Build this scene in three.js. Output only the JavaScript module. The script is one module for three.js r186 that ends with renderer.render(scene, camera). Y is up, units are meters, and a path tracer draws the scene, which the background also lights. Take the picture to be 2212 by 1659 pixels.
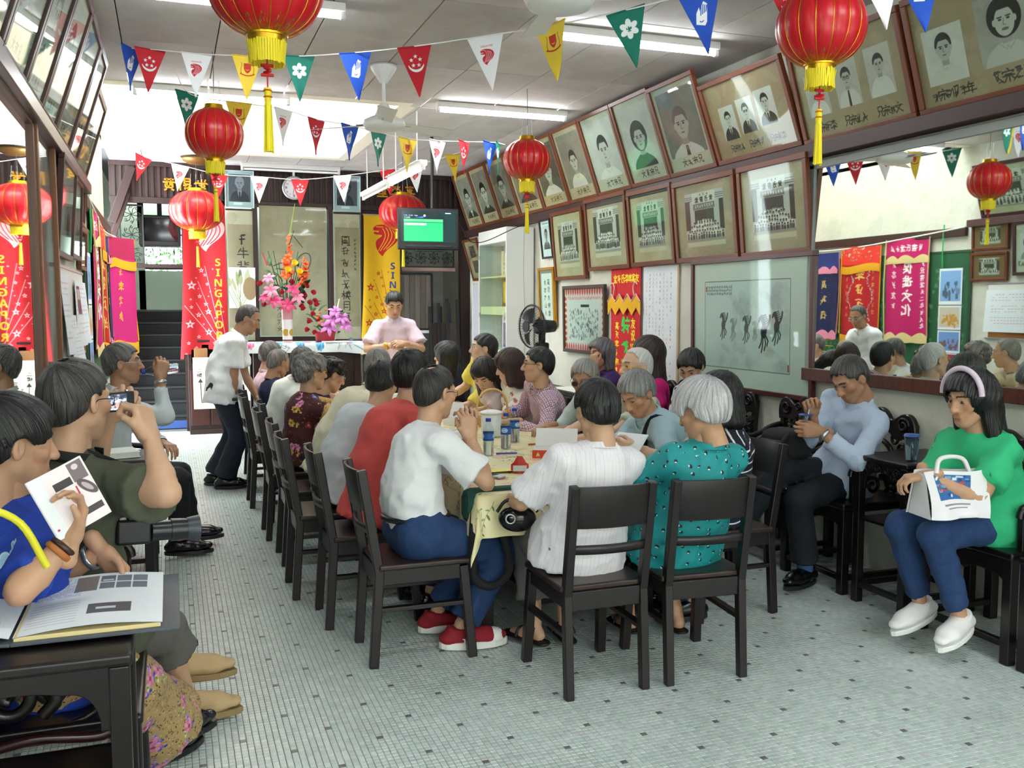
import * as THREE from 'three';
import { RoundedBoxGeometry } from 'three/addons/geometries/RoundedBoxGeometry.js';
import { mergeGeometries, mergeVertices } from 'three/addons/utils/BufferGeometryUtils.js';
import { ImprovedNoise } from 'three/addons/math/ImprovedNoise.js';
import { RectAreaLightUniformsLib } from 'three/addons/lights/RectAreaLightUniformsLib.js';

const D2R = Math.PI / 180;
const scene = new THREE.Scene();
// ---- camera: standing eye height just inside the open shop front
const camera = new THREE.PerspectiveCamera(44.65, 2212 / 1659, 0.05, 80);
camera.position.set(0, 1.6, 0);
camera.rotation.order = 'YXZ';
camera.rotation.set(-4.74 * D2R, -20.1 * D2R, 0);
camera.updateMatrixWorld();
// ---- overcast daylight: enters by the open front behind the camera, the light well and the rear window
scene.background = new THREE.Color(0.86, 0.95, 1.0);
scene.backgroundIntensity = 7.5;
const renderer = new THREE.WebGLRenderer({ antialias: true });
renderer.shadowMap.enabled = true;
renderer.toneMapping = THREE.LinearToneMapping;
renderer.toneMappingExposure = 2.55;
RectAreaLightUniformsLib.init();
const TUBE_L = 24, TUBE_GLOW = 20;

// ---------------------------------------------------------------- helpers
let seed = 7;
const rnd = () => { seed |= 0; seed = (seed + 0x6D2B79F5) | 0; let t = Math.imul(seed ^ (seed >>> 15), 1 | seed); t = (t + Math.imul(t ^ (t >>> 7), 61 | t)) ^ t; return ((t ^ (t >>> 14)) >>> 0) / 4294967296; };
const rr = (a, b) => a + (b - a) * rnd();
const perlin = new ImprovedNoise();
const V = (x, y, z) => new THREE.Vector3(x, y, z);
const lerp = (a, b, t) => a + (b - a) * t, clamp = (x, a, b) => Math.min(b, Math.max(a, x));
const used = new Map();
function numbered(n) { const k = used.get(n) || 0; used.set(n, k + 1); return k ? `${n}_${String(k).padStart(3, '0')}` : n; }
function tag(o, label, category, group, kind) { if (label) o.userData.label = label; if (category) o.userData.category = category; if (group) o.userData.group = group; if (kind) o.userData.kind = kind; return o; }
function thing(name, label, category, p = [0, 0, 0], turn = 0, group) {
  const o = new THREE.Group(); o.name = numbered(name); scene.add(o); o.position.set(...p); o.rotation.y = turn * D2R; return tag(o, label, category, group);
}
function part(parent, name, geo, mat, label) {
  const m = new THREE.Mesh(Array.isArray(geo) ? merge(geo) : geo, mat); m.name = name; m.castShadow = m.receiveShadow = true;
  if (label) m.userData.label = label;
  parent.add(m); return m;
}
function solo(name, geo, mat, label, category, p = [0, 0, 0], turn = 0, group) {
  const m = part(scene, numbered(name), geo, mat); m.position.set(...p); m.rotation.y = turn * D2R; return tag(m, label, category, group);
}
function struct(name, geo, mat, label) { const m = part(scene, name, geo, mat, label); m.userData.kind = 'structure'; return m; }
function copyOf(o, p, turn, label, group) {
  const c = o.clone(); c.name = numbered(o.name.replace(/_\d{3}$/, '')); scene.add(c); if (p) c.position.set(...p); if (turn !== undefined) c.rotation.set(0, turn * D2R, 0);
  c.userData = { ...o.userData }; if (label) c.userData.label = label; if (group) c.userData.group = group; return c;
}
function plain(g) { g = g.index ? g.toNonIndexed() : g; for (const k of Object.keys(g.attributes)) if (!['position', 'normal', 'uv', 'color'].includes(k)) g.deleteAttribute(k); g.morphAttributes = {}; return g; }
function merge(list) {
  list = list.map(plain); const c = list.some((g) => g.attributes.color);
  for (const g of list) {
    const n = g.attributes.position.count;
    if (!g.attributes.uv) g.setAttribute('uv', new THREE.BufferAttribute(new Float32Array(n * 2), 2));
    if (c && !g.attributes.color) g.setAttribute('color', new THREE.BufferAttribute(new Float32Array(n * 3).fill(1), 3));
  }
  return mergeGeometries(list);
}
const mv = (g, x, y, z) => g.translate(x, y, z);
const rot = (g, x, y, z) => { if (x) g.rotateX(x * D2R); if (y) g.rotateY(y * D2R); if (z) g.rotateZ(z * D2R); return g; };
// metre-scaled uv by the face that a triangle looks along
function boxUV(g, s = 1) {
  g = plain(g); const p = g.attributes.position, n = g.attributes.normal, uv = new Float32Array(p.count * 2);
  for (let i = 0; i < p.count; i += 3) {
    let a = 0, b = 0, c = 0; for (let k = 0; k < 3; k++) { a += n.getX(i + k); b += n.getY(i + k); c += n.getZ(i + k); }
    a = Math.abs(a); b = Math.abs(b); c = Math.abs(c);
    for (let k = 0; k < 3; k++) { const x = p.getX(i + k), y = p.getY(i + k), z = p.getZ(i + k); const [u, v] = a > b && a > c ? [z, y] : b > c ? [x, z] : [x, y]; uv[(i + k) * 2] = u * s; uv[(i + k) * 2 + 1] = v * s; }
  }
  g.setAttribute('uv', new THREE.BufferAttribute(uv, 2)); return g;
}
function bx(w, h, d, x = 0, y = 0, z = 0, b = 0.004) {
  const r = Math.min(b, w * 0.45, h * 0.45, d * 0.45);
  return mv(r > 0.0004 ? new RoundedBoxGeometry(w, h, d, 1, r) : new THREE.BoxGeometry(w, h, d), x, y, z);
}
// a bar of rectangular section between two points
function bar(a, b, w, d = w, bev = 0.003, up = V(0, 0, 1)) {
  a = V(...a); b = V(...b); const y = b.clone().sub(a), L = y.length(); y.normalize();
  let x = y.clone().cross(up); if (x.lengthSq() < 1e-4) x = y.clone().cross(V(1, 0, 0)); x.normalize();
  const z = x.clone().cross(y);
  return bx(w, L, d, 0, 0, 0, bev).applyMatrix4(new THREE.Matrix4().makeBasis(x, y, z).setPosition(a.add(b).multiplyScalar(0.5)));
}
function cyl(r1, r2, h, x = 0, y = 0, z = 0, n = 16) { return mv(new THREE.CylinderGeometry(r2, r1, h, n), x, y, z); }
function rod(a, b, r, n = 8, r2 = r) {
  a = V(...a); b = V(...b); const y = b.clone().sub(a), L = y.length();
  return new THREE.CylinderGeometry(r2, r, L, n).applyQuaternion(new THREE.Quaternion().setFromUnitVectors(V(0, 1, 0), y.normalize())).translate((a.x + b.x) / 2, (a.y + b.y) / 2, (a.z + b.z) / 2);
}
function tube(pts, r, seg = 24, n = 6, closed = false) { return new THREE.TubeGeometry(new THREE.CatmullRomCurve3(pts.map((p) => V(...p)), closed), seg, r, n, closed); }
function lathe(pts, n = 24) { return new THREE.LatheGeometry(pts.map((p) => new THREE.Vector2(p[0], p[1])), n); }
function extrude(shape, depth, bevel = 0.003, seg = 8) { return new THREE.ExtrudeGeometry(shape, { depth, bevelEnabled: bevel > 0, bevelThickness: bevel, bevelSize: bevel, bevelSegments: 1, curveSegments: seg }); }
function shapeOf(pts) { const s = new THREE.Shape(); pts.forEach((p, i) => (i ? s.lineTo(p[0], p[1]) : s.moveTo(p[0], p[1]))); s.closePath(); return s; }
// a thin closed sheet: fn(u, v) -> [x, y, z], u and v in 0..1; uv rectangle [u0, v0, u1, v1]
function sheet(nu, nv, fn, th = 0.002, R = [0, 0, 1, 1], inside) {
  const P = [], pos = [], uv = [];
  for (let j = 0; j <= nv; j++) for (let i = 0; i <= nu; i++) P.push(V(...fn(i / nu, j / nv)));
  const at = (i, j) => P[clamp(j, 0, nv) * (nu + 1) + clamp(i, 0, nu)], F = [], B = [];
  for (let j = 0; j <= nv; j++) for (let i = 0; i <= nu; i++) {
    const n = at(i + 1, j).clone().sub(at(i - 1, j)).cross(at(i, j + 1).clone().sub(at(i, j - 1))).normalize().multiplyScalar(th / 2);
    F.push(at(i, j).clone().add(n)); B.push(at(i, j).clone().sub(n));
  }
  const id = (i, j) => j * (nu + 1) + i;
  const tri = (A, ...q) => { for (const [i, j] of q) { const p = A[id(i, j)]; pos.push(p.x, p.y, p.z); uv.push(lerp(R[0], R[2], i / nu), lerp(R[1], R[3], j / nv)); } };
  const quad = (p00, p10, p11, p01, a, b) => { for (const [p, q] of [[p00, a], [p10, b], [p11, b], [p00, a], [p11, b], [p01, a]]) { pos.push(p.x, p.y, p.z); uv.push(lerp(R[0], R[2], q[0] / nu), lerp(R[1], R[3], q[1] / nv)); } };
  const ok = (i, j) => i >= 0 && j >= 0 && i < nu && j < nv && (!inside || inside((i + 0.5) / nu, (j + 0.5) / nv));
  for (let j = 0; j < nv; j++) for (let i = 0; i < nu; i++) {
    if (!ok(i, j)) continue;
    tri(F, [i, j], [i + 1, j], [i + 1, j + 1]); tri(F, [i, j], [i + 1, j + 1], [i, j + 1]);
    tri(B, [i, j], [i + 1, j + 1], [i + 1, j]); tri(B, [i, j], [i, j + 1], [i + 1, j + 1]);
    const e = (a, b) => quad(B[id(...a)], B[id(...b)], F[id(...b)], F[id(...a)], a, b);
    if (!ok(i, j - 1)) e([i, j], [i + 1, j]); if (!ok(i + 1, j)) e([i + 1, j], [i + 1, j + 1]); if (!ok(i, j + 1)) e([i + 1, j + 1], [i, j + 1]); if (!ok(i - 1, j)) e([i, j + 1], [i, j]);
  }
  let g = new THREE.BufferGeometry(); g.setAttribute('position', new THREE.Float32BufferAttribute(pos, 3)); g.setAttribute('uv', new THREE.Float32BufferAttribute(uv, 2));
  if (nu * nv > 3) { g = mergeVertices(g, 1e-5); }
  g.computeVertexNormals(); return g;
}
// ---------------------------------------------------------------- colours, canvases, materials
const mats = new Map();
function M(c, r = 0.6, o = {}) {
  const k = JSON.stringify([c, r, Object.entries(o).map(([a, b]) => [a, b && b.isTexture ? b.uuid : b])]);
  if (!mats.has(k)) mats.set(k, new (o.transmission || o.clearcoat || o.sheen ? THREE.MeshPhysicalMaterial : THREE.MeshStandardMaterial)({ color: c, roughness: r, ...o }));
  return mats.get(k);
}
function canvas(w, h, draw, o = {}) {
  const c = document.createElement('canvas'); c.width = w; c.height = h; const x = c.getContext('2d'); draw(x, w, h);
  const t = new THREE.CanvasTexture(c); if (!o.data) t.colorSpace = THREE.SRGBColorSpace; t.wrapS = t.wrapT = o.clamp ? THREE.ClampToEdgeWrapping : THREE.RepeatWrapping; if (o.rep) t.repeat.set(...o.rep); return t;
}
function speckle(x, w, h, n, cols, r0, r1, a = 1) { x.globalAlpha = a; for (let i = 0; i < n; i++) { x.fillStyle = cols[(rnd() * cols.length) | 0]; x.beginPath(); x.ellipse(rnd() * w, rnd() * h, rr(r0, r1), rr(r0, r1), rnd() * 3, 0, 7); x.fill(); } x.globalAlpha = 1; }
function noiseTex(w, h, fn) {
  const d = new Uint8Array(w * h * 4); for (let j = 0; j < h; j++) for (let i = 0; i < w; i++) { const v = clamp(fn(i / w, j / h), 0, 1) * 255; d.set([v, v, v, 255], (j * w + i) * 4); }
  const t = new THREE.DataTexture(d, w, h); t.magFilter = t.minFilter = THREE.LinearFilter; t.wrapS = t.wrapT = THREE.RepeatWrapping; t.needsUpdate = true; return t;
}
// tileable value noise
const lat = []; for (let i = 0; i < 4096; i++) lat.push(rnd());
const vn = (x, y, p) => { const i = Math.floor(x), j = Math.floor(y), f = x - i, g = y - j, s = f * f * (3 - 2 * f), t = g * g * (3 - 2 * g), L = (a, b) => lat[(((a % p) + p) % p) * 61 + (((b % p) + p) % p) * 17 & 4095]; return lerp(lerp(L(i, j), L(i + 1, j), s), lerp(L(i, j + 1), L(i + 1, j + 1), s), t); };
const fbm = (x, y, p, o = 4) => { let a = 0, s = 0.5, t = 0; for (let k = 0; k < o; k++) { a += s * vn(x * p, y * p, p); t += s; s /= 2; p *= 2; } return a / t; };
const clothBump = noiseTex(256, 256, (u, v) => 0.5 + 0.22 * Math.sin(u * 256 * 1.57) * Math.sin(v * 256 * 1.57) + 0.5 * (fbm(u, v, 6, 3) - 0.5));
const plasterBump = noiseTex(256, 256, (u, v) => fbm(u, v, 4, 5));
const hairBump = noiseTex(256, 64, (u, v) => 0.5 * vn(u * 64, v * 3, 64) + 0.5 * vn(u * 128 + 3, v * 4, 128));
const woodTex = canvas(256, 512, (x, w, h) => { x.fillStyle = '#fff'; x.fillRect(0, 0, w, h); for (let i = 0; i < 420; i++) { x.strokeStyle = `rgba(${rnd() < 0.5 ? '60,40,40' : '255,250,245'},${rr(0.03, 0.16)})`; x.lineWidth = rr(0.5, 2.5); const a = rnd() * w; x.beginPath(); x.moveTo(a, 0); x.bezierCurveTo(a + rr(-8, 8), h * 0.3, a + rr(-8, 8), h * 0.6, a, h); x.stroke(); } });
woodTex.repeat.set(4, 1.2);
const DARK = M('#1c1416', 0.38, { map: woodTex }), BLACKWOOD = M('#140d0e', 0.3), BROWNWOOD = M('#5a2a1a', 0.42, { map: woodTex }), FRAME = M('#6b3418', 0.4), FRAMEDK = M('#3c1a14', 0.4), REDWOOD = M('#4a1616', 0.35);
const GOLD = M('#d9a428', 0.28, { metalness: 0.9 }), STEEL = M('#b8bcc0', 0.3, { metalness: 0.9 }), BLACKP = M('#17181b', 0.4), WHITEP = M('#e9e9e6', 0.45);
const GLASS = M('#f4faf8', 0.03, { transmission: 1, thickness: 0, ior: 1.15 });
// ---------------------------------------------------------------- prints: atlas pages, brush characters, photographs
class Atlas {
  constructor() { this.c = document.createElement('canvas'); this.c.width = this.c.height = 2048; this.x = this.c.getContext('2d'); this.px = 0; this.py = 0; this.row = 0; this.t = new THREE.CanvasTexture(this.c); this.t.colorSpace = THREE.SRGBColorSpace; }
  add(w, h, draw) {
    if (this.px + w + 4 > 2048) { this.px = 0; this.py += this.row + 4; this.row = 0; }
    if (this.py + h > 2048) throw new Error('atlas full');
    const X = this.px, Y = this.py, x = this.x; this.px += w + 4; this.row = Math.max(this.row, h);
    x.save(); x.beginPath(); x.rect(X, Y, w, h); x.clip(); x.translate(X, Y); draw(x, w, h); x.restore(); x.globalAlpha = 1;
    return [(X + 1) / 2048, 1 - (Y + h - 1) / 2048, (X + w - 1) / 2048, 1 - (Y + 1) / 2048];
  }
}
const A1 = new Atlas(), A2 = new Atlas();
const PRINT1 = M('#ffffff', 0.6, { map: A1.t }), PRINT2 = M('#ffffff', 0.6, { map: A2.t }), CLOTH2 = M('#ffffff', 0.75, { map: A2.t, bumpMap: clothBump, bumpScale: 0.0008 });
const GLYPH = { 二: '2373 1898', 樓: '0343 2029 2306 2336 5181 4292 5373 5255 8285 4696 7048 6577 4589', 促: '3014 2329 4181844441 6468 6696 5639 5799', 進: '1122 0424173899 4033 4247 6071 4292 4494 6267 4797', 文: '4051 0393 7319 2499', 化: '3014 2329 9255 5158699997', 牛: '3114 3383 0696 5059', 背: '3034 1131 0333 606393 9162 2519 257579 2777', 氣: '2003 2181 2373 1474778998 1666 3539 3619 3669', 杜: '0333 2029 2306 2336 5494 7178 4898', 志: '1282 5054 2474 1618 36497987 5667 8697', 堂: '5052 2132 8072 04039394 3474766634 1787 5659 0999', 陽: '1019 103013 133015 4080844440 4282 3595 7547 5686889967 6648', 書: '2181 8183 0292 2383 5056 0595 2686899929 2787', 氏: '7021 21295949 2494 516689', 黄: '1181 3032 6062 0393 2474772724 4347 2575 3819 6889', 宗: '4051 03029283 2474 0595 5559 3619 7698', 兄: '2070742420 343619 64689997', 友: '0292 403509 348449 4699', 祝: '2031 0333 3319 2429 5080844450 555749 75789998', 週: '1122 0424173899 414759 41818796 4383 6265 4575', 年: '3014 2272 0797 5259 2474 2427', 團: '0090999909 0000 2272 5054 2474 5658 2676 3868', 人: '4019 4399', 室: '4051 03029283 2474 4427 2777 5659 0999', 李: '1181 5054 5105 5195 3676 7655 555949 0797', 嘉: '1181 5053 2373 3464656535 0696 2788 3719 6989', 華: '0292 3133 6163 1484 5059 2666 0797', 特: '1004 0535 2029 0846 4292 6062 3595 7579 5767', 風: '1019 101080896999 3161 2464662624 4347 2777', 月: '2028 20808979 2373 2666', 水: '5059 1343 4319 8264 5499', 山: '5058 1318 1898 9398', 石: '0292 4208 3474783834' };
function glyph(x, ch, X, Y, s, wt = 0.1) {
  x.lineCap = x.lineJoin = 'round'; x.lineWidth = s * wt;
  if (GLYPH[ch]) { for (const st of GLYPH[ch].split(' ')) { x.beginPath(); for (let i = 0; i < st.length; i += 2) { const a = X + (+st[i] / 9) * s, b = Y + (+st[i + 1] / 9) * s; i ? x.lineTo(a, b) : x.moveTo(a, b); } x.stroke(); } return; }
  x.lineWidth = s * wt * 0.8; // a brush character too small to read
  for (let k = 0; k < 7; k++) { const v = rnd(), a = rr(0, 0.5), b = rr(0.05, 0.95); x.beginPath(); if (v < 0.5) { x.moveTo(X + a * s, Y + b * s); x.lineTo(X + (a + rr(0.3, 0.5)) * s, Y + (b - 0.05) * s); } else if (v < 0.75) { x.moveTo(X + rr(0.15, 0.85) * s, Y + rr(0, 0.3) * s); x.lineTo(X + rr(0.15, 0.85) * s, Y + rr(0.7, 1) * s); } else { x.moveTo(X + rr(0.3, 0.7) * s, Y + rr(0.2, 0.5) * s); x.lineTo(X + rr(0, 1) * s, Y + s); } x.stroke(); }
}
const column = (x, str, X, Y, s, step, col, wt) => { x.strokeStyle = col; [...str].forEach((c, i) => glyph(x, c, X, Y + i * step, s, wt)); };
const line = (x, str, X, Y, s, step, col, wt) => { x.strokeStyle = col; [...str].forEach((c, i) => glyph(x, c, X + i * step, Y, s, wt)); };
function star(x, cx, cy, r, col, rot = 0) { x.fillStyle = col; x.beginPath(); for (let i = 0; i < 10; i++) { const a = -Math.PI / 2 + i * Math.PI / 5 + rot, q = i % 2 ? r * 0.42 : r; x.lineTo(cx + q * Math.cos(a), cy + q * Math.sin(a)); } x.closePath(); x.fill(); }
// lion head emblem: profile to the left, mane of five partings
function lion(x, X, Y, s, col, gap) {
  x.save(); x.translate(X, Y); x.scale(s, s); x.fillStyle = col; x.beginPath();
  x.moveTo(0.02, 0.14); x.lineTo(0.12, 0.05); x.bezierCurveTo(0.3, -0.02, 0.75, -0.02, 0.93, 0.22); x.bezierCurveTo(1.04, 0.42, 0.92, 0.62, 0.66, 0.8); x.bezierCurveTo(0.52, 0.9, 0.42, 1.0, 0.38, 1.12); x.bezierCurveTo(0.2, 1.0, 0.1, 0.82, 0.12, 0.64);
  x.bezierCurveTo(0.16, 0.5, 0.32, 0.47, 0.36, 0.38); x.lineTo(0.12, 0.36); x.lineTo(0.03, 0.33); x.lineTo(0.07, 0.27); x.lineTo(0.22, 0.29); x.lineTo(0.24, 0.23); x.lineTo(0.03, 0.22); x.closePath(); x.fill();
  x.strokeStyle = gap; x.lineWidth = 0.028; for (const [a, b, c] of [[0.42, 0.18, 0.2], [0.54, 0.16, 0.3], [0.66, 0.18, 0.42], [0.78, 0.24, 0.52]]) { x.beginPath(); x.moveTo(a - 0.06, b - 0.04); x.bezierCurveTo(a + 0.16, b + 0.2, a, b + 0.42, c - 0.02, 0.98 - (a - 0.4) * 0.3); x.stroke(); }
  x.beginPath(); x.moveTo(0.12, 0.09); x.lineTo(0.4, 0.1); x.stroke(); x.restore();
}
function portrait(x, X, Y, w, h, o = {}) {
  const u = w / 100, sep = (v) => `rgb(${v},${v - (o.t ?? 8)},${v - 2 * (o.t ?? 8) - 2})`;
  x.save(); x.beginPath(); x.rect(X, Y, w, h); x.clip(); x.translate(X, Y); x.scale(u, u); const H = h / u, g = o.bg ?? 205;
  x.fillStyle = sep(g); x.fillRect(0, 0, 100, H); speckle(x, 100, H, 30, [sep(g - 18), sep(g + 12)], 4, 20, 0.25);
  const cy = o.cy ?? H * 0.38, k = o.k ?? 1, cx = o.cx ?? 50;
  x.fillStyle = sep(o.coat ?? 55); x.beginPath(); x.moveTo(cx - 44 * k, H + 2); x.bezierCurveTo(cx - 44 * k, cy + 48 * k, cx - 26 * k, cy + 40 * k, cx - 13 * k, cy + 34 * k); x.lineTo(cx + 13 * k, cy + 34 * k); x.bezierCurveTo(cx + 26 * k, cy + 40 * k, cx + 44 * k, cy + 48 * k, cx + 44 * k, H + 2); x.fill();
  if (o.coat < 120 && !o.woman) { x.fillStyle = sep(225); x.beginPath(); x.moveTo(cx - 11 * k, cy + 33 * k); x.lineTo(cx, H); x.lineTo(cx + 11 * k, cy + 33 * k); x.fill(); }
  if (o.tie) { x.fillStyle = sep(50); x.beginPath(); x.moveTo(cx - 3.5 * k, cy + 38 * k); x.lineTo(cx + 3.5 * k, cy + 38 * k); x.lineTo(cx + 5 * k, H); x.lineTo(cx - 5 * k, H); x.fill(); }
  x.strokeStyle = sep(Math.max(20, (o.coat ?? 55) - 40)); x.lineWidth = 1; x.beginPath(); x.moveTo(cx - 15 * k, cy + 34 * k); x.lineTo(cx - 3 * k, cy + 46 * k); x.lineTo(cx, cy + 40 * k); x.lineTo(cx + 3 * k, cy + 46 * k); x.lineTo(cx + 15 * k, cy + 34 * k); x.stroke();
  const f = o.skin ?? 188; x.fillStyle = sep(f - 25); x.fillRect(cx - 9 * k, cy + 16 * k, 18 * k, 20 * k);
  if (o.hair !== 'none') { x.fillStyle = sep(o.hc ?? 38); x.beginPath(); o.hair === 'big' ? x.ellipse(cx, cy - 4 * k, 30 * k, 32 * k, 0, 0, 7) : x.ellipse(cx, cy - 7 * k, 21 * k, 25 * k, 0, 0, 7); x.fill(); }
  x.fillStyle = sep(f); x.beginPath(); x.ellipse(cx - 18.5 * k, cy + 2 * k, 3 * k, 5.5 * k, 0, 0, 7); x.ellipse(cx + 18.5 * k, cy + 2 * k, 3 * k, 5.5 * k, 0, 0, 7); x.fill();
  x.beginPath(); x.ellipse(cx, cy + 3 * k, 17.5 * k, 23 * k, 0, 0, 7); x.fill();
  if (o.hair !== 'none') { x.fillStyle = sep(o.hc ?? 38); x.beginPath(); x.ellipse(cx, cy - 16 * k, 17 * k, o.hair === 'bald' ? 4 * k : 9 * k, 0, Math.PI, 0); x.fill(); }
  x.fillStyle = sep(40); for (const s of [-1, 1]) { x.fillRect(cx + s * 7.5 * k - 4.5 * k, cy - 5 * k, 9 * k, 1.8 * k); x.beginPath(); x.ellipse(cx + s * 7.2 * k, cy - 0.5 * k, 3 * k, 1.6 * k, 0, 0, 7); x.fill(); }
  if (o.glasses) { x.strokeStyle = sep(35); x.lineWidth = 1.6; for (const s of [-1, 1]) { x.beginPath(); x.ellipse(cx + s * 7.5 * k, cy, 6 * k, 5 * k, 0, 0, 7); o.glasses === 'dark' ? x.fill() : x.stroke(); } x.beginPath(); x.moveTo(cx - 2 * k, cy - 1); x.lineTo(cx + 2 * k, cy - 1); x.stroke(); }
  x.strokeStyle = sep(f - 70); x.lineWidth = 1.3 * k; x.beginPath(); x.moveTo(cx - 0.5 * k, cy - 2 * k); x.lineTo(cx - 2.4 * k, cy + 8 * k); x.lineTo(cx + 2.5 * k, cy + 8.5 * k); x.stroke(); x.fillStyle = sep(f - 85); x.beginPath(); x.ellipse(cx, cy + 14.5 * k, o.smile ? 6.5 * k : 5 * k, o.smile ? 2.4 * k : 1.3 * k, 0, 0, 7); x.fill();
  x.restore();
}
function groupPhoto(x, X, Y, w, h, o = {}) { // members lined up before the hall
  x.save(); x.beginPath(); x.rect(X, Y, w, h); x.clip(); x.translate(X, Y); const S = (v) => `rgb(${v},${v - 5},${v - 16})`;
  x.fillStyle = S(196); x.fillRect(0, 0, w, h); x.fillStyle = S(215); x.fillRect(w * 0.2, 0, w * 0.6, h * 0.3); x.fillStyle = S(62); x.fillRect(0, h * 0.16, w * 0.13, h * 0.6); x.fillRect(w * 0.89, h * 0.2, w * 0.11, h * 0.6); x.fillStyle = S(70); x.fillRect(w * 0.25, h * 0.36, w * 0.5, h * 0.36);
  x.fillStyle = S(120); x.fillRect(w * 0.22, h * 0.23, w * 0.56, h * 0.12); x.strokeStyle = S(90); x.lineWidth = 1.5; for (const k of [0.08, 0.12, 0.16]) { x.beginPath(); x.moveTo(0, h * k); x.lineTo(w * 0.2, h * k); x.moveTo(w * 0.8, h * k); x.lineTo(w, h * k); x.stroke(); }
  line(x, '堂書氏黄', w * 0.28, h * 0.1, w * 0.08, w * 0.125, S(40), 0.16); line(x, '········', w * 0.26, h * 0.255, w * 0.05, w * 0.062, S(210), 0.2); line(x, '···', w * 0.4, h * 0.03, w * 0.035, w * 0.09, S(60), 0.2);
  const rows = o.rows ?? 5, n = o.n ?? 15; for (let r = 0; r < rows; r++) { const m = Math.round(n * (0.35 + 0.65 * Math.min(1, (r + 0.6) / (rows - 1)))); for (let i = 0; i < m; i++) { const a = w / 2 + (i - (m - 1) / 2) * (w * 0.96 / n) + rr(-1, 1), b = h * (0.56 + 0.075 * r) + rr(-2, 2), s = w * 0.022; x.fillStyle = r < rows - 1 || o.white ? S(rr(205, 245) | 0) : S(rr(50, 110) | 0); x.fillRect(a - s * 1.25, b + s * 0.6, s * 2.5, s * 4.4); x.fillStyle = S(rr(120, 165) | 0); x.beginPath(); x.arc(a, b, s * 0.95, 0, 7); x.fill(); x.fillStyle = S(40); x.beginPath(); x.arc(a, b - s * 0.25, s * 0.95, Math.PI, 0); x.fill(); } }
  x.fillStyle = S(150); x.fillRect(0, h * 0.955, w, h * 0.05); speckle(x, w, h, 120, [S(120), S(225)], 0.4, 1.4, 0.35); x.restore();
}
const agedMat = (x, w, h, c) => { x.fillStyle = c; x.fillRect(0, 0, w, h); speckle(x, w, h, 40, ['#a58f6c', '#d9cdb0', '#b7a27c'], 5, 40, 0.14); speckle(x, w, h, 160, ['#8c7857', '#e2d8bf'], 0.4, 1.6, 0.4); };
function singaporeBanner(x, w, h, bg, ink, lionCol, letter) {
  x.fillStyle = bg; x.fillRect(0, 0, w, h); lion(x, w * 0.26, h * 0.07, w * 0.74, lionCol, bg);
  x.strokeStyle = ink; x.lineWidth = w * 0.012; for (const [a, b, c, d] of [[0.05, 0.66, 0.85, 0.93], [0.3, 0.64, 0.84, 0.9], [0.34, 0.5, 0.82, 0.86], [0.5, 0.4, 0.8, 0.8], [0.8, 0.6, 0.95, 0.9]]) { x.beginPath(); x.moveTo(a * w, b * h); x.lineTo(c * w, d * h); x.stroke(); }
  for (const [a, b, r] of [[0.42, 0.43, 0.07], [0.2, 0.53, 0.12], [0.5, 0.46, 0.05], [0.55, 0.52, 0.05], [0.38, 0.6, 0.06], [0.18, 0.62, 0.035], [0.2, 0.67, 0.05], [0.52, 0.65, 0.06], [0.36, 0.72, 0.07], [0.57, 0.7, 0.08], [0.18, 0.78, 0.11], [0.58, 0.83, 0.09], [0.37, 0.86, 0.05], [0.16, 0.9, 0.05], [0.32, 0.93, 0.05], [0.7, 0.9, 0.05], [0.3, 0.48, 0.03], [0.68, 0.42, 0.03], [0.62, 0.57, 0.03], [0.47, 0.78, 0.03], [0.73, 0.55, 0.03], [0.72, 0.74, 0.03], [0.9, 0.7, 0.03], [0.12, 0.97, 0.04], [0.58, 0.6, 0.025], [0.35, 0.55, 0.025]]) { star(x, a * w, b * h, r * w, ink); star(x, a * w, b * h, r * w * 0.35, bg, 0.6); }
  x.fillStyle = letter; x.font = `bold ${w * 0.24}px sans-serif`; x.textAlign = 'center'; [...'SINGAPORE'].forEach((c, i) => { x.save(); x.translate(w * 0.8, h * (0.4 + i * 0.068)); x.scale(1.15, 1); x.fillText(c, 0, 0); x.restore(); });
}
// ---------------------------------------------------------------- the room
const XL = -0.64, XR = 4.0, CEIL = 3.4, ZB = -12.7, ZF = 2.2;
const wallTex = canvas(1024, 1024, (x, w, h) => {
  x.fillStyle = '#dfe0d8'; x.fillRect(0, 0, w, h); speckle(x, w, h, 160, ['#cfd2cb', '#e6e6df', '#d6d3c6', '#c7cbc8'], 10, 70, 0.25); speckle(x, w, h, 700, ['#b9b8ae', '#f0efe8', '#a9a9a2'], 0.5, 3, 0.4);
  for (let i = 0; i < 26; i++) { x.strokeStyle = `rgba(140,140,130,${rr(0.1, 0.35)})`; x.lineWidth = rr(0.6, 1.6); let a = rnd() * w, b = rnd() * h; x.beginPath(); x.moveTo(a, b); for (let k = 0; k < 8; k++) { a += rr(-22, 22); b += rr(-10, 26); x.lineTo(a, b); } x.stroke(); }
});
wallTex.repeat.set(0.4, 0.4);
const plasterB = plasterBump.clone(); plasterB.repeat.set(1.6, 1.6); plasterB.needsUpdate = true;
const PLASTER = M('#f4f3ec', 0.85, { map: wallTex, bumpMap: plasterB, bumpScale: 0.012 });
const CREAM = M('#efe6d2', 0.8, { bumpMap: plasterB, bumpScale: 0.004 });
const wall = (name, w, h, d, x, y, z, mat = PLASTER) => struct(name, boxUV(bx(w, h, d, x, y, z, 0)), mat);
const wl = wall('wall_left', 0.2, 3.5, 13.5, XL - 0.1, 1.7, -4.55);
const wr = wall('wall_right', 0.2, 3.5, 18.2, XR + 0.1, 1.7, -6.9);
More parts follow.
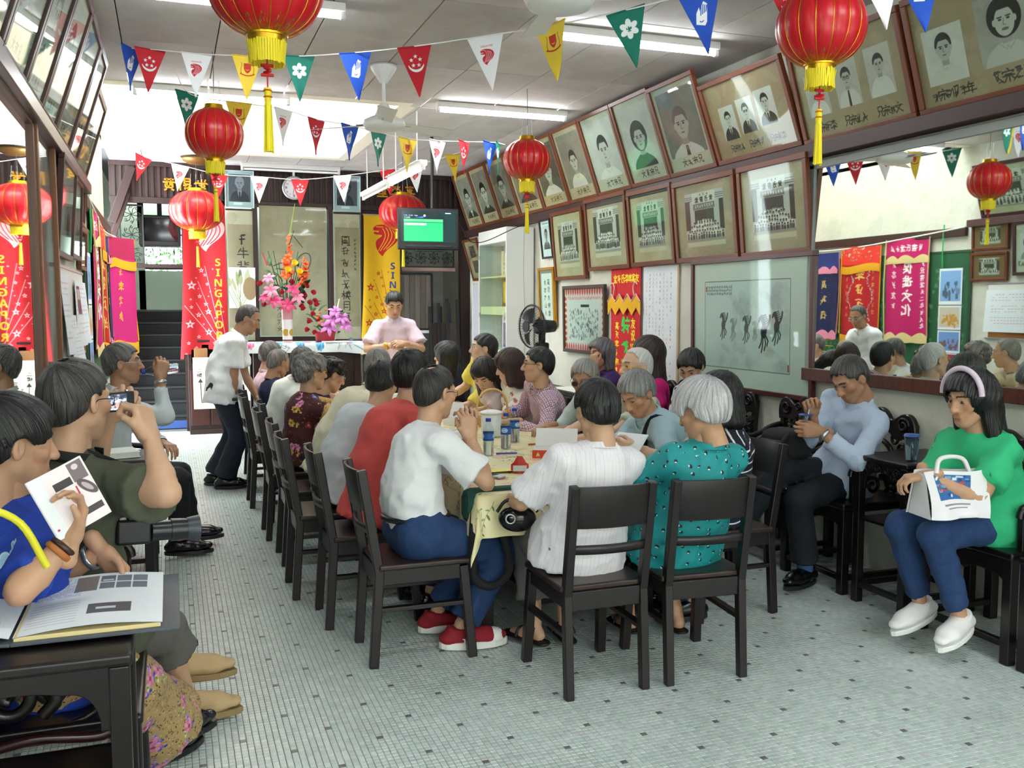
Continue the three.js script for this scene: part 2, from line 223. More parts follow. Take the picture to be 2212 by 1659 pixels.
// the light well: opening in the ceiling over the back of the hall
const WX = 2.0, WZ0 = -8.43, WZ1 = -11.62;
const SHAFT = M('#f3ead8', 0.8);
wall('wall_lightwell_back', 2.84, 2.4, 0.15, (XL + WX) / 2, CEIL + 1.2, WZ1 - 0.075, SHAFT); wall('wall_lightwell_right', 0.15, 2.4, 3.2, WX + 0.075, CEIL + 1.2, (WZ0 + WZ1) / 2, SHAFT);
wall('wall_lightwell_left', 0.15, 2.4, 3.2, XL - 0.075, CEIL + 1.2, (WZ0 + WZ1) / 2, SHAFT); wall('wall_lightwell_front', 2.84, 2.4, 0.15, (XL + WX) / 2, CEIL + 1.2, WZ0 + 0.075, SHAFT);
const WELLTOP = struct('ceiling_lightwell_cover', [bx(2.9, 0.1, 1.5, (XL + WX) / 2, CEIL + 2.5, WZ1 + 0.5, 0), bx(2.9, 0.1, 0.6, (XL + WX) / 2, CEIL + 2.5, WZ0 - 0.2, 0)], SHAFT);
// ceiling: slab above, boards below with open joints
const ceil = struct('ceiling', [bx(6.4, 0.2, 10.4, 1.7, CEIL + 0.112, (ZF + WZ0) / 2 + 0.3, 0), bx(2.0, 0.2, 3.2, WX + 1.15, CEIL + 0.112, (WZ0 + WZ1) / 2, 0), bx(6.4, 0.2, 4.8, 1.7, CEIL + 0.112, WZ1 - 2.56, 0)], M('#3a3a3c', 0.9));
const boardTex = canvas(512, 512, (x, w, h) => { x.fillStyle = '#f1eeec'; x.fillRect(0, 0, w, h); speckle(x, w, h, 50, ['#e6e2e0', '#f6f3f1', '#e3dbd4'], 15, 80, 0.3); speckle(x, w, h, 400, ['#a8a29e', '#dcd8d6'], 0.4, 1.6, 0.5); });
const BOARD = [M('#d6d2d0', 0.8, { map: boardTex }), M('#cfcbca', 0.8, { map: boardTex }), M('#dcd7d4', 0.8, { map: boardTex })];
{
  const xs = [XL]; for (let k = 0; k < 8; k++) xs.push(-0.25 + k * 0.61); xs[xs.length - 1] = XR;
  const zs = [ZF, -0.6, -3.04, -5.48, -7.0, WZ0, WZ1, -12.66];
  for (let i = 0; i + 1 < xs.length; i++) for (let j = 0; j + 1 < zs.length; j++) {
    let a = xs[i], b = xs[i + 1]; const z0 = zs[j], z1 = zs[j + 1];
    if (j === 5) { if (b <= WX) continue; a = Math.max(a, WX); }
    const w = b - a - 0.008, d = z0 - z1 - 0.008; if (w < 0.05) continue;
    part(ceil, 'ceiling_board', boxUV(bx(w, 0.012, d, (a + b) / 2, CEIL + 0.006 + ((i * 7 + j * 5) % 3) * 0.0012, (z0 + z1) / 2, 0.002)), BOARD[(i + j * 2) % 3]);
  }
}
// floor: mortar bed with small mosaic tiles standing proud, dark ones in a regular pattern
const floor = struct('floor', [boxUV(bx(4.9, 0.2, 19, 1.7, -0.1024, -7, 0))], M('#6d7370', 0.9));
{
  const P = 0.02405, tg = (() => { // truncated pyramid, 10 triangles
    const a = P * 0.47, b = P * 0.41, h = 0.0024, pos = [], q = (...v) => { for (const k of [0, 1, 2, 0, 2, 3]) pos.push(...v[k]); };
    const T = [[-b, h, b], [b, h, b], [b, h, -b], [-b, h, -b]], B = [[-a, 0, a], [a, 0, a], [a, 0, -a], [-a, 0, -a]];
    q(...T); for (let k = 0; k < 4; k++) { const l = (k + 1) % 4; q(B[k], B[l], T[l], T[k]); }
    const g = new THREE.BufferGeometry(); g.setAttribute('position', new THREE.Float32BufferAttribute(pos, 3)); g.computeVertexNormals(); return g;
  })();
  const list = [], c = new THREE.Color(), m4 = new THREE.Matrix4(), X0 = 2.49 * 1.032, Z0 = -2.62 * 1.032;
  const i0 = Math.ceil((XL - X0) / P), i1 = Math.floor((XR - X0) / P), j0 = Math.ceil((-12.68 - Z0) / P), j1 = Math.floor((-1.9 - Z0) / P);
  const hue = [[0.50, 0.58, 0.545], [0.53, 0.60, 0.57], [0.47, 0.55, 0.52], [0.55, 0.60, 0.58], [0.52, 0.55, 0.55]];
  for (let i = i0; i <= i1; i++) for (let j = j0; j <= j1; j++) {
    const mi = ((i % 13) + 13) % 13, mj = ((j % 13) + 13) % 13, dark = (mi === 0 && mj === 0) || (mi === 6 && mj === 7);
    const x = X0 + i * P, z = Z0 + j * P, k = rr(0.9, 1.08) * (1 - 0.16 * Math.max(0, perlin.noise(x * 1.3, z * 1.3, 3.7)) - 0.08 * Math.max(0, perlin.noise(x * 5, z * 5, 9))), h = hue[(rnd() * 5) | 0];
    list.push({ x, z, c: dark ? [0.13 * k, 0.125 * k, 0.13 * k] : h.map((v) => v * k), d: Math.hypot(x - 0.7, z + 2.3) });
  }
  // the 300 tiles that show largest are single pieces of the floor, the rest one mass
  const near = list.filter((t) => t.x > 0.15 && t.z < -2.42 && t.z > -2.9 && t.x < 2.0).sort((a, b) => b.z - a.z).slice(0, 300), set = new Set(near), rest = list.filter((t) => !set.has(t));
  const TM = new THREE.MeshStandardMaterial({ roughness: 0.34 });
  const inst = new THREE.InstancedMesh(tg, TM, rest.length); inst.name = 'mosaic_tiles'; inst.userData.kind = 'stuff'; inst.castShadow = inst.receiveShadow = true;
  rest.forEach((t, k) => { inst.setMatrixAt(k, m4.makeTranslation(t.x, -0.0024, t.z)); inst.setColorAt(k, c.setRGB(...t.c)); });
  floor.add(inst);
  const shades = new Map();
  for (const t of near) { const key = t.c.map((v) => Math.round(v * 24)).join(); if (!shades.has(key)) shades.set(key, new THREE.MeshStandardMaterial({ color: new THREE.Color().setRGB(...t.c), roughness: 0.34 })); part(floor, 'tile', tg, shades.get(key)).position.set(t.x, -0.0024, t.z); }
}
// open front: piers and lintel behind the camera, the pavement outside
wall('wall_front_lintel', 4.9, 0.5, 0.25, 1.7, 3.2, ZF + 0.1); wall('wall_front_pier_left', 0.35, 3.0, 0.25, XL + 0.1, 1.5, ZF + 0.1); wall('wall_front_pier_right', 0.35, 3.0, 0.25, XR - 0.1, 1.5, ZF + 0.1);
struct('pavement', bx(9, 0.1, 5, 1.7, -0.12, ZF + 2.7, 0), M('#a9a7a0', 0.9));
// the shophouse across the street
{ const f = struct('exterior_shophouse', [bx(16, 5.6, 0.4, 1.7, 2.8, ZF + 9, 0)], M('#b9b09c', 0.85)); for (let k = 0; k < 8; k++) { part(f, 'shutter', bx(1.1, 1.7, 0.08, -5.2 + k * 2, 4.9, ZF + 8.78), M('#4d6a60', 0.6)); part(f, 'shopfront', bx(1.6, 2.6, 0.08, -5.2 + k * 2, 1.3, ZF + 8.78), M('#5c5048', 0.6)); } struct('road', bx(30, 0.1, 12, 1.7, -0.14, ZF + 8, 0), M('#77777a', 0.9)); }
// fluorescent tubes on the ceiling
function tubeLight(x, y, z, len, turn, label, lit = true, group) {
  const t = thing('fluorescent_light', label, 'light fitting', [x, y, z], turn, group);
  part(t, 'batten', [bx(len + 0.04, 0.05, 0.075, 0, -0.025, 0, 0.006)], WHITEP);
  const tm = new THREE.MeshStandardMaterial({ color: '#ffffff', roughness: 0.4, emissive: '#f4fbff', emissiveIntensity: lit ? TUBE_GLOW : 0 });
  for (const s of [-1, 1]) part(t, 'lamp_holder', bx(0.03, 0.055, 0.035, s * (len / 2 + 0.006), -0.066, 0, 0.005), WHITEP);
  part(t, 'light_tube', rot(new THREE.CylinderGeometry(0.014, 0.014, len - 0.03, 12), 0, 0, 90).translate(0, -0.075, 0), tm);
  if (lit) { const l = new THREE.RectAreaLight('#f4fbff', TUBE_L, len - 0.05, 0.035); l.position.set(0, -0.092, 0); l.rotation.x = -Math.PI / 2; t.add(l); }
  return t;
}
tubeLight(0.40, CEIL, -8.3, 1.2, 0, 'lit tube light on the ceiling edge before the light well');
tubeLight(2.89, CEIL, -8.13, 1.2, 0, 'lit tube light on the ceiling above the small round lantern near the portraits');
tubeLight(0.42, CEIL, -5.75, 1.2, 0, 'lit tube light on the ceiling partly behind the big left lantern');
tubeLight(2.97, CEIL, -5.7, 1.2, 0, 'lit tube light with glare behind the green flag');
tubeLight(0.42, CEIL, -2.2, 1.2, 0, 'lit tube light on the ceiling over the front of the hall, left', true, 'tube lights out of view'); tubeLight(2.97, CEIL, -2.2, 1.2, 0, 'lit tube light on the ceiling over the front of the hall, right', true, 'tube lights out of view');
tubeLight(1.52, CEIL, -12.35, 1.2, 0, 'unlit tube light on the rear ceiling above the wall clock', false);
{ const t = tubeLight(2.2, 2.93, -9.0, 1.2, 91, 'lit tube light hanging lengthwise beside the television pole'); for (const s of [-0.4, 0.4]) part(t, 'hanging_rod', rod([s, 0, 0], [s, 0.47, 0], 0.006), WHITEP); part(t, 'reflector', [bar([-0.6, -0.01, 0.04], [0.6, -0.01, 0.04], 0.003, 0.06), bar([-0.6, -0.01, -0.04], [0.6, -0.01, -0.04], 0.003, 0.06)], WHITEP);
  const u = tubeLight(2.19, 2.93, -10.4, 1.2, 91, 'unlit tube light hanging behind the lit lengthwise one', false); for (const s of [-0.4, 0.4]) part(u, 'hanging_rod', rod([s, 0, 0], [s, 0.47, 0], 0.006), WHITEP); }
// ---------------------------------------------------------------- rear screen wall, stair hall behind it
const WOODD = M('#2d1512', 0.5, { map: woodTex }), SLATM = M('#341c18', 0.5), GREENW = M('#b9c2b2', 0.85, { bumpMap: plasterB, bumpScale: 0.004 });
const screen = struct('wall_back_screen', [bx(4.7, 0.06, 0.1, 1.7, 3.37, ZB, 0.004), bx(4.7, 0.07, 0.1, 1.7, 2.925, ZB, 0.004), bx(4.7, 0.4, 0.04, 1.7, 3.15, ZB - 0.02, 0), bx(0.5, 3.0, 0.12, 0.46, 1.45, ZB - 0.01, 0.004), bx(0.04, 3, 0.12, 0.2, 1.45, ZB - 0.01, 0), bx(0.52, 3.0, 0.06, 2.73, 1.45, ZB - 0.01, 0), bx(0.05, 3, 0.14, 2.99, 1.45, ZB, 0.004), bx(0.06, 2.95, 0.16, 1.08, 1.45, ZB + 0.02, 0.004), bx(0.06, 2.95, 0.16, 2.05, 1.45, ZB + 0.02, 0.004), bx(1.0, 1.2, 0.06, 1.56, 0.6, ZB, 0), bx(0.9, 0.05, 0.12, 1.56, 2.93, ZB + 0.02, 0.004), bx(0.08, 2.95, 0.12, -0.6, 1.45, ZB, 0), bx(0.12, 2.95, 0.12, 3.92, 1.45, ZB, 0)], WOODD);
for (let k = 0; k < 62; k++) part(screen, 'slat', bx(0.032, 0.41, 0.03, XL + 0.05 + k * 0.0745, 3.15, ZB + 0.01, 0.004), k % 3 ? SLATM : WOODD);
// slanted timbers at the left of the stair opening
struct('trim_1', bar([XL + 0.02, 2.62, -12.5], [-0.38, 3.3, -12.56], 0.1, 0.1, 0.006), WOODD); struct('trim_2', bar([XL + 0.03, 2.45, -12.45], [-0.44, 2.98, -12.6], 0.07, 0.07, 0.006), WOODD);
// stair hall
const ZR = -17;
wall('wall_stair_left', 0.15, 4.2, 4.4, -0.85, 2, -14.9, GREENW); wall('wall_rear_a', 1.0, 4.2, 0.15, -0.85, 2, ZR, GREENW); wall('wall_rear_b', 3.6, 4.2, 0.15, 2.15, 2, ZR, GREENW); wall('wall_rear_c', 0.8, 2.2, 0.15, -0.05, 1.1, ZR, GREENW); wall('wall_rear_d', 0.8, 1.2, 0.15, -0.05, 3.5, ZR, GREENW);
wall('wall_stair_right', 0.12, 3.4, 4.2, 0.42, 1.7, -14.9, GREENW); wall('wall_corridor_left', 0.12, 3.4, 4.2, 2.75, 1.7, -14.9, GREENW); wall('wall_corridor_end', 1.3, 3.4, 0.12, 3.35, 1.7, -14.1, M('#c6ccc4', 0.85));
const SLAB = M('#17181b', 0.7);
{ const t = thing('staircase', 'dark wooden staircase rising behind the left opening of the rear wall', 'staircase', [-0.22, 0, -12.95]);
  for (let k = 0; k < 9; k++) { part(t, 'riser', bx(0.86, 0.17, 0.02, 0, 0.085 + k * 0.17, -k * 0.24, 0.002), SLAB); part(t, 'tread', bx(0.9, 0.03, 0.27, 0, 0.17 + k * 0.17, -0.1 - k * 0.24, 0.005), M('#22252a', 0.55)); }
  part(t, 'landing', bx(0.9, 0.06, 1.2, 0, 1.52, -2.75, 0.005), SLAB); part(t, 'kickboard', bx(0.86, 0.1, 0.02, 0, 0.06, 0.02, 0.002), M('#2c4a86', 0.6), 'blue board');
  part(t, 'newel_post', bar([-0.42, 0.1, -0.1], [-0.42, 1.75, -0.1], 0.05), WOODD); part(t, 'handrail', bar([-0.42, 1.0, -0.1], [-0.42, 2.1, -2.0], 0.05), WOODD); part(t, 'side_board', bx(0.03, 1.0, 0.5, -0.4, 1.3, -0.5), WOODD); }
// iron scrollwork
function grille(name, label, x0, x1, y0, y1, z, nx, rows) {
  const t = thing(name, label, 'grille', [(x0 + x1) / 2, y0, z]), w = x1 - x0, h = y1 - y0, IR = M('#34403c', 0.5), G = [];
  part(t, 'frame', [bx(w, 0.025, 0.02, 0, h - 0.0125, 0), bx(w, 0.025, 0.02, 0, 0.0125, 0), bx(0.02, h, 0.02, -w / 2 + 0.01, h / 2, 0), bx(0.02, h, 0.02, w / 2 - 0.01, h / 2, 0)], IR);
  const cw = w / nx, ch = h / rows;
  for (let i = 0; i < nx; i++) for (let j = 0; j < rows; j++) { const cx = -w / 2 + (i + 0.5) * cw, cy = (j + 0.5) * ch, R = Math.min(cw, ch) * 0.46, L = [];
    for (let q = 0; q < 8; q++) { const a = q * Math.PI / 4, p = []; for (let k = 0; k <= 9; k++) { const s = k / 9, b = a + Math.sin(s * 3.1) * 0.5, rad = R * (q % 2 ? 1 : 0.92) * s; p.push([cx + Math.cos(b) * rad, cy + Math.sin(b) * rad, 0]); } L.push(tube(p, 0.0045, 10, 4)); const e = []; for (let k = 0; k < 8; k++) { const b = a + k * 0.8; e.push([cx + Math.cos(a) * R * 0.82 + Math.cos(b) * R * 0.17 * (1 - k / 12), cy + Math.sin(a) * R * 0.82 + Math.sin(b) * R * 0.17 * (1 - k / 12), 0]); } L.push(tube(e, 0.004, 10, 4)); }
    part(t, 'scrollwork', L, IR); }
}
grille('iron_grille', 'dark iron grille of curled scrolls in the stair opening beside the black television', -0.56, -0.27, 2.13, 2.9, -13.0, 1, 3);
grille('iron_grille', 'low iron scroll grille on top of the corridor partition behind the television', 3.06, 3.84, 2.14, 2.42, -12.9, 4, 1);
solo('stair_rail', bx(0.78, 0.05, 0.05, 0, 0, 0), WOODD, 'dark wooden cross rail under the iron grille in the stair opening', 'rail', [-0.2, 2.12, -12.95]);
{ const t = thing('television', 'switched off black television on the wall over the stairs', 'television', [-0.08, 2.4, -13.5]); part(t, 'case', bx(0.52, 0.4, 0.4, 0, 0.2, 0, 0.02), BLACKP); part(t, 'screen', bx(0.44, 0.31, 0.01, 0, 0.21, 0.2, 0.004), M('#090b0d', 0.06)); part(t, 'bracket', bx(0.06, 0.75, 0.06, 0, 0.62, -0.1), BLACKP); }
// rear window with bars and greenery outside
{ const w = struct('window_1', [bx(0.7, 0.03, 0.06, 0, 0.015, 0), bx(0.7, 0.03, 0.06, 0, 0.585, 0), bx(0.03, 0.6, 0.06, -0.335, 0.3, 0), bx(0.03, 0.6, 0.06, 0.335, 0.3, 0)], BLACKP); w.position.set(-0.05, 2.22, ZR + 0.02);
  for (let k = 0; k < 6; k++) part(w, 'window_bar', rod([-0.28 + k * 0.11, 0.03, 0.02], [-0.28 + k * 0.11, 0.57, 0.02], 0.006), BLACKP);
  part(w, 'scrollwork', [0, 1, 2, 3].flatMap((i) => { const p = []; for (let k = 0; k < 14; k++) p.push([-0.25 + i * 0.16 + Math.cos(k * 0.7) * (0.08 - k * 0.004), 0.3 + Math.sin(k * 0.7) * (0.12 - k * 0.006), 0.02]); return tube(p, 0.006, 26, 4); }), BLACKP);
  part(w, 'pane', bx(0.66, 0.56, 0.004, 0, 0.3, -0.01, 0), GLASS);
  const b = thing('bush', 'green leafy bush outside the small rear window', 'bush', [-0.2, 1.9, ZR - 1.2]); const L = []; for (let k = 0; k < 260; k++) L.push(rot(new THREE.PlaneGeometry(0.09, 0.05), rr(0, 180), rr(0, 360), rr(0, 180)).translate(rr(-0.5, 0.5), rr(-0.2, 0.75), rr(-0.2, 0.2))); part(b, 'leaves', L, M('#3f6a2c', 0.7, { side: THREE.DoubleSide })).userData.kind = 'stuff'; part(b, 'stem', rod([0, -1.9, 0], [0, 0.3, 0], 0.03), WOODD); struct('ground_outside', bx(4, 0.1, 5, 0, -0.1, ZR - 2.6, 0), M('#7a7f6c', 0.9)); }
// gold characters on the dark fascia
const INKGOLD = M('#c8912c', 0.35, { metalness: 0.75 });
function goldSign(str, label, x, y, z, s, gap) {
  const t = thing('gold_characters', label, 'sign', [x, y, z]);
  [...str].forEach((c, i) => { const G = []; for (const st of GLYPH[c].split(' ')) for (let k = 2; k < st.length; k += 2) { const P = (q) => [(+st[q] / 9 - 0.5) * s + (i - (str.length - 1) / 2) * gap, (0.5 - +st[q + 1] / 9) * s, 0]; const a = P(k - 2), b = P(k); if (a[0] !== b[0] || a[1] !== b[1]) G.push(bar(a, b, 0.022, 0.012, 0.003)); } part(t, 'character', G, INKGOLD); });
}
goldSign('黄陽堂', 'three gold carved characters above the stair opening', 0.24, 3.13, ZB + 0.05, 0.15, 0.19); goldSign('堂李嘉', 'three gold carved characters above the right opening', 2.95, 3.16, ZB + 0.05, 0.15, 0.19);
// framed pictures, scrolls and mirror glass of the screen
function framed(name, label, cat, w, h, d, fw, pm, R, o = {}) {
  const t = thing(name, label, cat, o.p || [0, 0, 0], 0, o.group); const fm = o.fm || FRAME;
  part(t, 'frame', [bx(w, fw, d, 0, h - fw / 2, 0, 0.004), bx(w, fw, d, 0, fw / 2, 0, 0.004), bx(fw, h - fw * 2, d, -w / 2 + fw / 2, h / 2, 0, 0.004), bx(fw, h - fw * 2, d, w / 2 - fw / 2, h / 2, 0, 0.004)], fm);
  const g = new THREE.BoxGeometry(w - fw * 1.6, h - fw * 1.6, 0.008); remap(g, R); part(t, 'picture', mv(g, 0, h / 2, -d * 0.1), pm);
  if (o.glass !== false) part(t, 'glass', bx(w - fw * 1.8, h - fw * 1.8, 0.003, 0, h / 2, d * 0.22, 0), GLASS);
  return t;
}
function remap(g, R) { const u = g.attributes.uv; for (let i = 0; i < u.count; i++) u.setXY(i, lerp(R[0], R[2], u.getX(i)), lerp(R[1], R[3], u.getY(i))); return g; }
const SILVER = M('#b9c6cd', 0.35, { metalness: 0.3 });
for (const [x, y, k] of [[0.895, 2.86, 0], [2.27, 2.86, 1]]) {
  const R = A1.add(128, 170, (c, w, h) => { c.fillStyle = '#b9c9d2'; c.fillRect(0, 0, w, h); c.fillStyle = '#3d5590'; c.fillRect(14, 16, w - 28, h - 42); c.save(); portrait(c, 14, 16, w - 28, h - 42, { bg: 110, coat: 48, tie: !k, hair: k ? 'big' : 'bald', hc: k ? 40 : 190, skin: 190, cy: 42, cx: k ? 40 : 50, t: 14 }); c.globalAlpha = 0.3; c.fillStyle = '#2a4aa0'; c.fillRect(14, 16, w - 28, h - 42); c.restore(); c.fillStyle = '#eef2f4'; c.fillRect(36, h - 22, 40, 10); });
  const t = framed('portrait_frame', k ? 'silver framed portrait of a couple right of the wall clock, partly behind a flag' : 'portrait of a white haired man in a silver frame left of the wall clock', 'picture', 0.36, 0.47, 0.03, 0.012, PRINT1, R, { fm: SILVER, p: [x, y, ZB + 0.1] }); t.rotation.x = 0.06;
}
{ const t = thing('wall_clock', 'round white wall clock with a silver rim between the two portraits', 'clock', [1.58, 3.14, ZB + 0.11]); const R = A1.add(128, 128, (x, w) => { x.fillStyle = '#e6e4ee'; x.fillRect(0, 0, w, w); x.fillStyle = '#2c2c33'; x.textAlign = 'center'; x.textBaseline = 'middle'; for (let k = 1; k <= 12; k++) { const a = k * Math.PI / 6, b = k % 3 === 0; x.font = `${b ? 'bold 22' : '15'}px sans-serif`; x.fillText(String(k), 64 + Math.sin(a) * 46, 64 - Math.cos(a) * 46); } });
  part(t, 'rim', rot(new THREE.TorusGeometry(0.14, 0.014, 10, 40), 0, 0, 0), STEEL); part(t, 'face', remap(new THREE.CircleGeometry(0.138, 40), R).translate(0, 0, 0.002), PRINT1); part(t, 'body', rot(cyl(0.135, 0.135, 0.03, 0, 0, 0, 32), 90, 0, 0).translate(0, 0, -0.016), WHITEP); part(t, 'hand', bar([0, 0, 0.008], [0.05, 0.04, 0.008], 0.008, 0.002), BLACKP); part(t, 'hand', bar([0, 0, 0.01], [-0.015, -0.09, 0.01], 0.006, 0.002), BLACKP); part(t, 'hook', bx(0.03, 0.08, 0.02, 0, 0.17, -0.01), WHITEP); }
{ const R = A1.add(300, 560, (x, w, h) => { x.fillStyle = '#ab9a86'; x.fillRect(0, 0, w, h); speckle(x, w, h, 60, ['#a08e78', '#b7a793', '#95836f'], 8, 60, 0.25); column(x, '人', 120, 110, 70, 80, '#4a4038', 0.05); x.strokeStyle = '#55483e'; x.lineWidth = 5; x.beginPath(); x.ellipse(190, 250, 30, 50, 0.5, 0, 7); x.stroke(); x.beginPath(); x.moveTo(60, 260); x.lineTo(140, 230); x.lineTo(120, 320); x.stroke(); line(x, '····', 140, 400, 26, 36, '#5d5148', 0.08); column(x, '文··文', 70, 430, 22, 30, '#4f443c', 0.1); });
  const t = thing('ink_picture', 'large glazed picture with faded ink writing behind the flowers', 'picture', [1.565, 1.22, ZB + 0.07]); part(t, 'print', remap(new THREE.BoxGeometry(0.86, 1.7, 0.01), R).translate(0, 0.85, 0), PRINT1); part(t, 'glass', bx(0.87, 1.7, 0.005, 0, 0.85, 0.02, 0), GLASS); }
{ const mk = (right) => A1.add(112, 560, (x, w, h) => { x.fillStyle = '#cbbba6'; x.fillRect(0, 0, w, h); x.fillStyle = '#a8947c'; x.fillRect(4, 60, w - 8, h - 120); speckle(x, w, h, 30, ['#9b8770', '#b5a28c'], 5, 30, 0.3); column(x, right ? '風谷·雲·樓月氣' : '·牛背··石··', right ? 30 : 42, 100, right ? 38 : 44, right ? 48 : 58, '#241c18', 0.09); if (right) column(x, '········', 84, 110, 12, 18, '#3a302a', 0.12); });
  for (const [x, right] of [[0.895, 0], [2.27, 1]]) { const t = thing('hanging_scroll', right ? 'brown calligraphy scroll right of the glazed panel, ending in a large black character' : 'brown calligraphy scroll left of the glazed panel, above the white flower picture', 'scroll', [x, 1.15, ZB + 0.07]); part(t, 'paper', remap(sheet(2, 8, (u, v) => [(u - 0.5) * 0.34, v * 1.68, 0.004 * Math.sin(v * 9)], 0.003), mk(right)), PRINT1); for (const y of [0, 1.69]) part(t, 'roller', rot(cyl(0.012, 0.012, 0.36, 0, 0, 0, 10), 0, 0, 90).translate(0, y, 0), FRAMEDK); part(t, 'glass', bx(0.35, 1.7, 0.004, 0, 0.85, 0.03, 0), GLASS); }
  const R = A1.add(150, 250, (x, w, h) => { x.fillStyle = '#eef2ec'; x.fillRect(0, 0, w, h); for (let k = 0; k < 14; k++) { x.save(); x.translate(60 + rr(-18, 25), h); x.rotate(rr(-0.5, 0.5)); x.fillStyle = ['#8fa06c', '#b7c29c', '#66754c', '#a3a880'][k % 4]; x.fillRect(-1.5, -180, 3, 180); x.beginPath(); x.ellipse(0, -190 + rr(-30, 40), rr(8, 18), rr(26, 48), 0, 0, 7); x.fill(); x.restore(); } x.fillStyle = '#9b8365'; x.beginPath(); x.ellipse(118, 130, 40, 70, 0, 0, 7); x.fill(); });
  solo('flower_picture', remap(sheet(3, 4, (u, v) => [(u - 0.5) * 0.33, v * 0.52, 0.006 * Math.sin(u * 3)], 0.004), R), PRINT1, 'white sheet printed with pale green leaves under the left scroll', 'poster', [0.9, 1.58, ZB + 0.12]); }
// cupboard, notice and trophies below the red banner
{ const t = thing('low_cupboard', 'dark wooden cupboard under the red banner with a white notice leaning on it', 'cupboard', [0.46, 0, ZB + 0.22]); part(t, 'carcass', [bx(0.5, 0.06, 0.4, 0, 0.03, 0), bx(0.5, 0.86, 0.36, 0, 0.46, -0.01), bx(0.5, 0.03, 0.4, 0, 1.17, 0), bx(0.04, 0.3, 0.36, -0.23, 1.02, 0), bx(0.04, 0.3, 0.36, 0.23, 1.02, 0), bx(0.46, 0.3, 0.02, 0, 1.02, -0.17)], WOODD); part(t, 'door', bx(0.22, 0.7, 0.02, -0.12, 0.46, 0.18), FRAMEDK); part(t, 'door', bx(0.22, 0.7, 0.02, 0.12, 0.46, 0.18), FRAMEDK);
  solo('carton', bx(0.16, 0.18, 0.2, 0, 0.09, 0, 0.004), M('#8a6038', 0.8), 'brown carton inside the cupboard shelf above the white notice', 'box', [0.36, 0.9, ZB + 0.36]);
  const R = A1.add(150, 300, (x, w, h) => { x.fillStyle = '#d5cdbb'; x.fillRect(0, 0, w, h); speckle(x, w, h, 40, ['#c2b59a', '#ddd7c8'], 4, 26, 0.35); x.strokeStyle = '#b39a6a'; x.lineWidth = 2; x.beginPath(); x.moveTo(4, 46); x.lineTo(w, 44); x.stroke(); column(x, '二樓', 18, 62, 24, 30, '#24201e', 0.11); x.strokeStyle = '#24201e'; x.lineWidth = 4; x.beginPath(); x.moveTo(34, 140); x.lineTo(38, 262); x.lineTo(110, 260); x.stroke(); x.fillStyle = '#24201e'; x.beginPath(); x.moveTo(34, 122); x.lineTo(22, 146); x.lineTo(46, 146); x.fill(); column(x, '杜志杜', 78, 62, 34, 52, '#24201e', 0.1); column(x, '···水', 54, 150, 18, 24, '#3a3532', 0.1); });
  const s = solo('notice_board', remap(sheet(2, 3, (u, v) => [(u - 0.5) * 0.38, v * 0.64, 0], 0.012), R), PRINT1, 'white notice with black brush characters and an arrow up, leaning on the cupboard', 'sign', [0.45, 0.33, ZB + 0.52]); s.rotation.x = -0.03;
  solo('green_jar', lathe([[0, 0], [0.04, 0], [0.055, 0.05], [0.05, 0.12], [0.03, 0.15], [0.036, 0.17], [0, 0.17]]), M('#7f8c62', 0.35), 'small green jar on the cupboard under the tip of the red banner', 'jar', [0.42, 1.185, ZB + 0.35]); solo('white_cup', lathe([[0, 0], [0.035, 0], [0.045, 0.1], [0, 0.1]]), WHITEP, 'small white cup on the cupboard left of the green jar', 'cup', [0.3, 1.185, ZB + 0.35]); }
// tall cloth banners
function swallowtail(name, label, x, z, w, h, R, turn, tail = 0.16) {
  const nu = 14, nv = 34, f = (u, v) => { const e = v * h; return [(u - 0.5) * w * (1 + 0.16 * (1 - v) * (1 - v)) - 0.03 * (1 - v) * (1 - v), e - (1 - v) * (1 - v) * 0.1 * (u < 0.5 ? 1 : 1) , 0.02 * Math.sin(u * 5 + v * 3) + 0.03 * (1 - v) * Math.sin(u * 9 + 1)]; };
  const g = sheet(nu, nv, f, 0.002, R, (u, v) => v * h > tail * (1 - Math.abs(u - 0.5) * 2)); const t = thing(name, label, 'banner', [x, 0, z], turn); part(t, 'cloth', g.translate(0, 2.83 - h, 0), CLOTH2); part(t, 'rod', rot(cyl(0.008, 0.008, w * 1.04, 0, 0, 0, 8), 0, 0, 90).translate(0, 2.83, -0.01), STEEL); return t;
}
swallowtail('cloth_banner', 'red cloth banner lettered SINGAPORE in yellow with white stars and a pink lion head', 0.44, ZB + 0.42, 0.5, 1.78, A2.add(256, 900, (x, w, h) => singaporeBanner(x, w, h, '#b3121f', '#f0a9ae', '#f2b3b4', '#f0b22c')), 0);
swallowtail('cloth_banner', 'yellow cloth banner with red lion head and blue letters behind the standing speaker', 2.73, ZB + 0.12, 0.49, 1.78, A2.add(256, 900, (x, w, h) => singaporeBanner(x, w, h, '#e3b416', '#b5411c', '#c3181c', '#23429a')), 0);
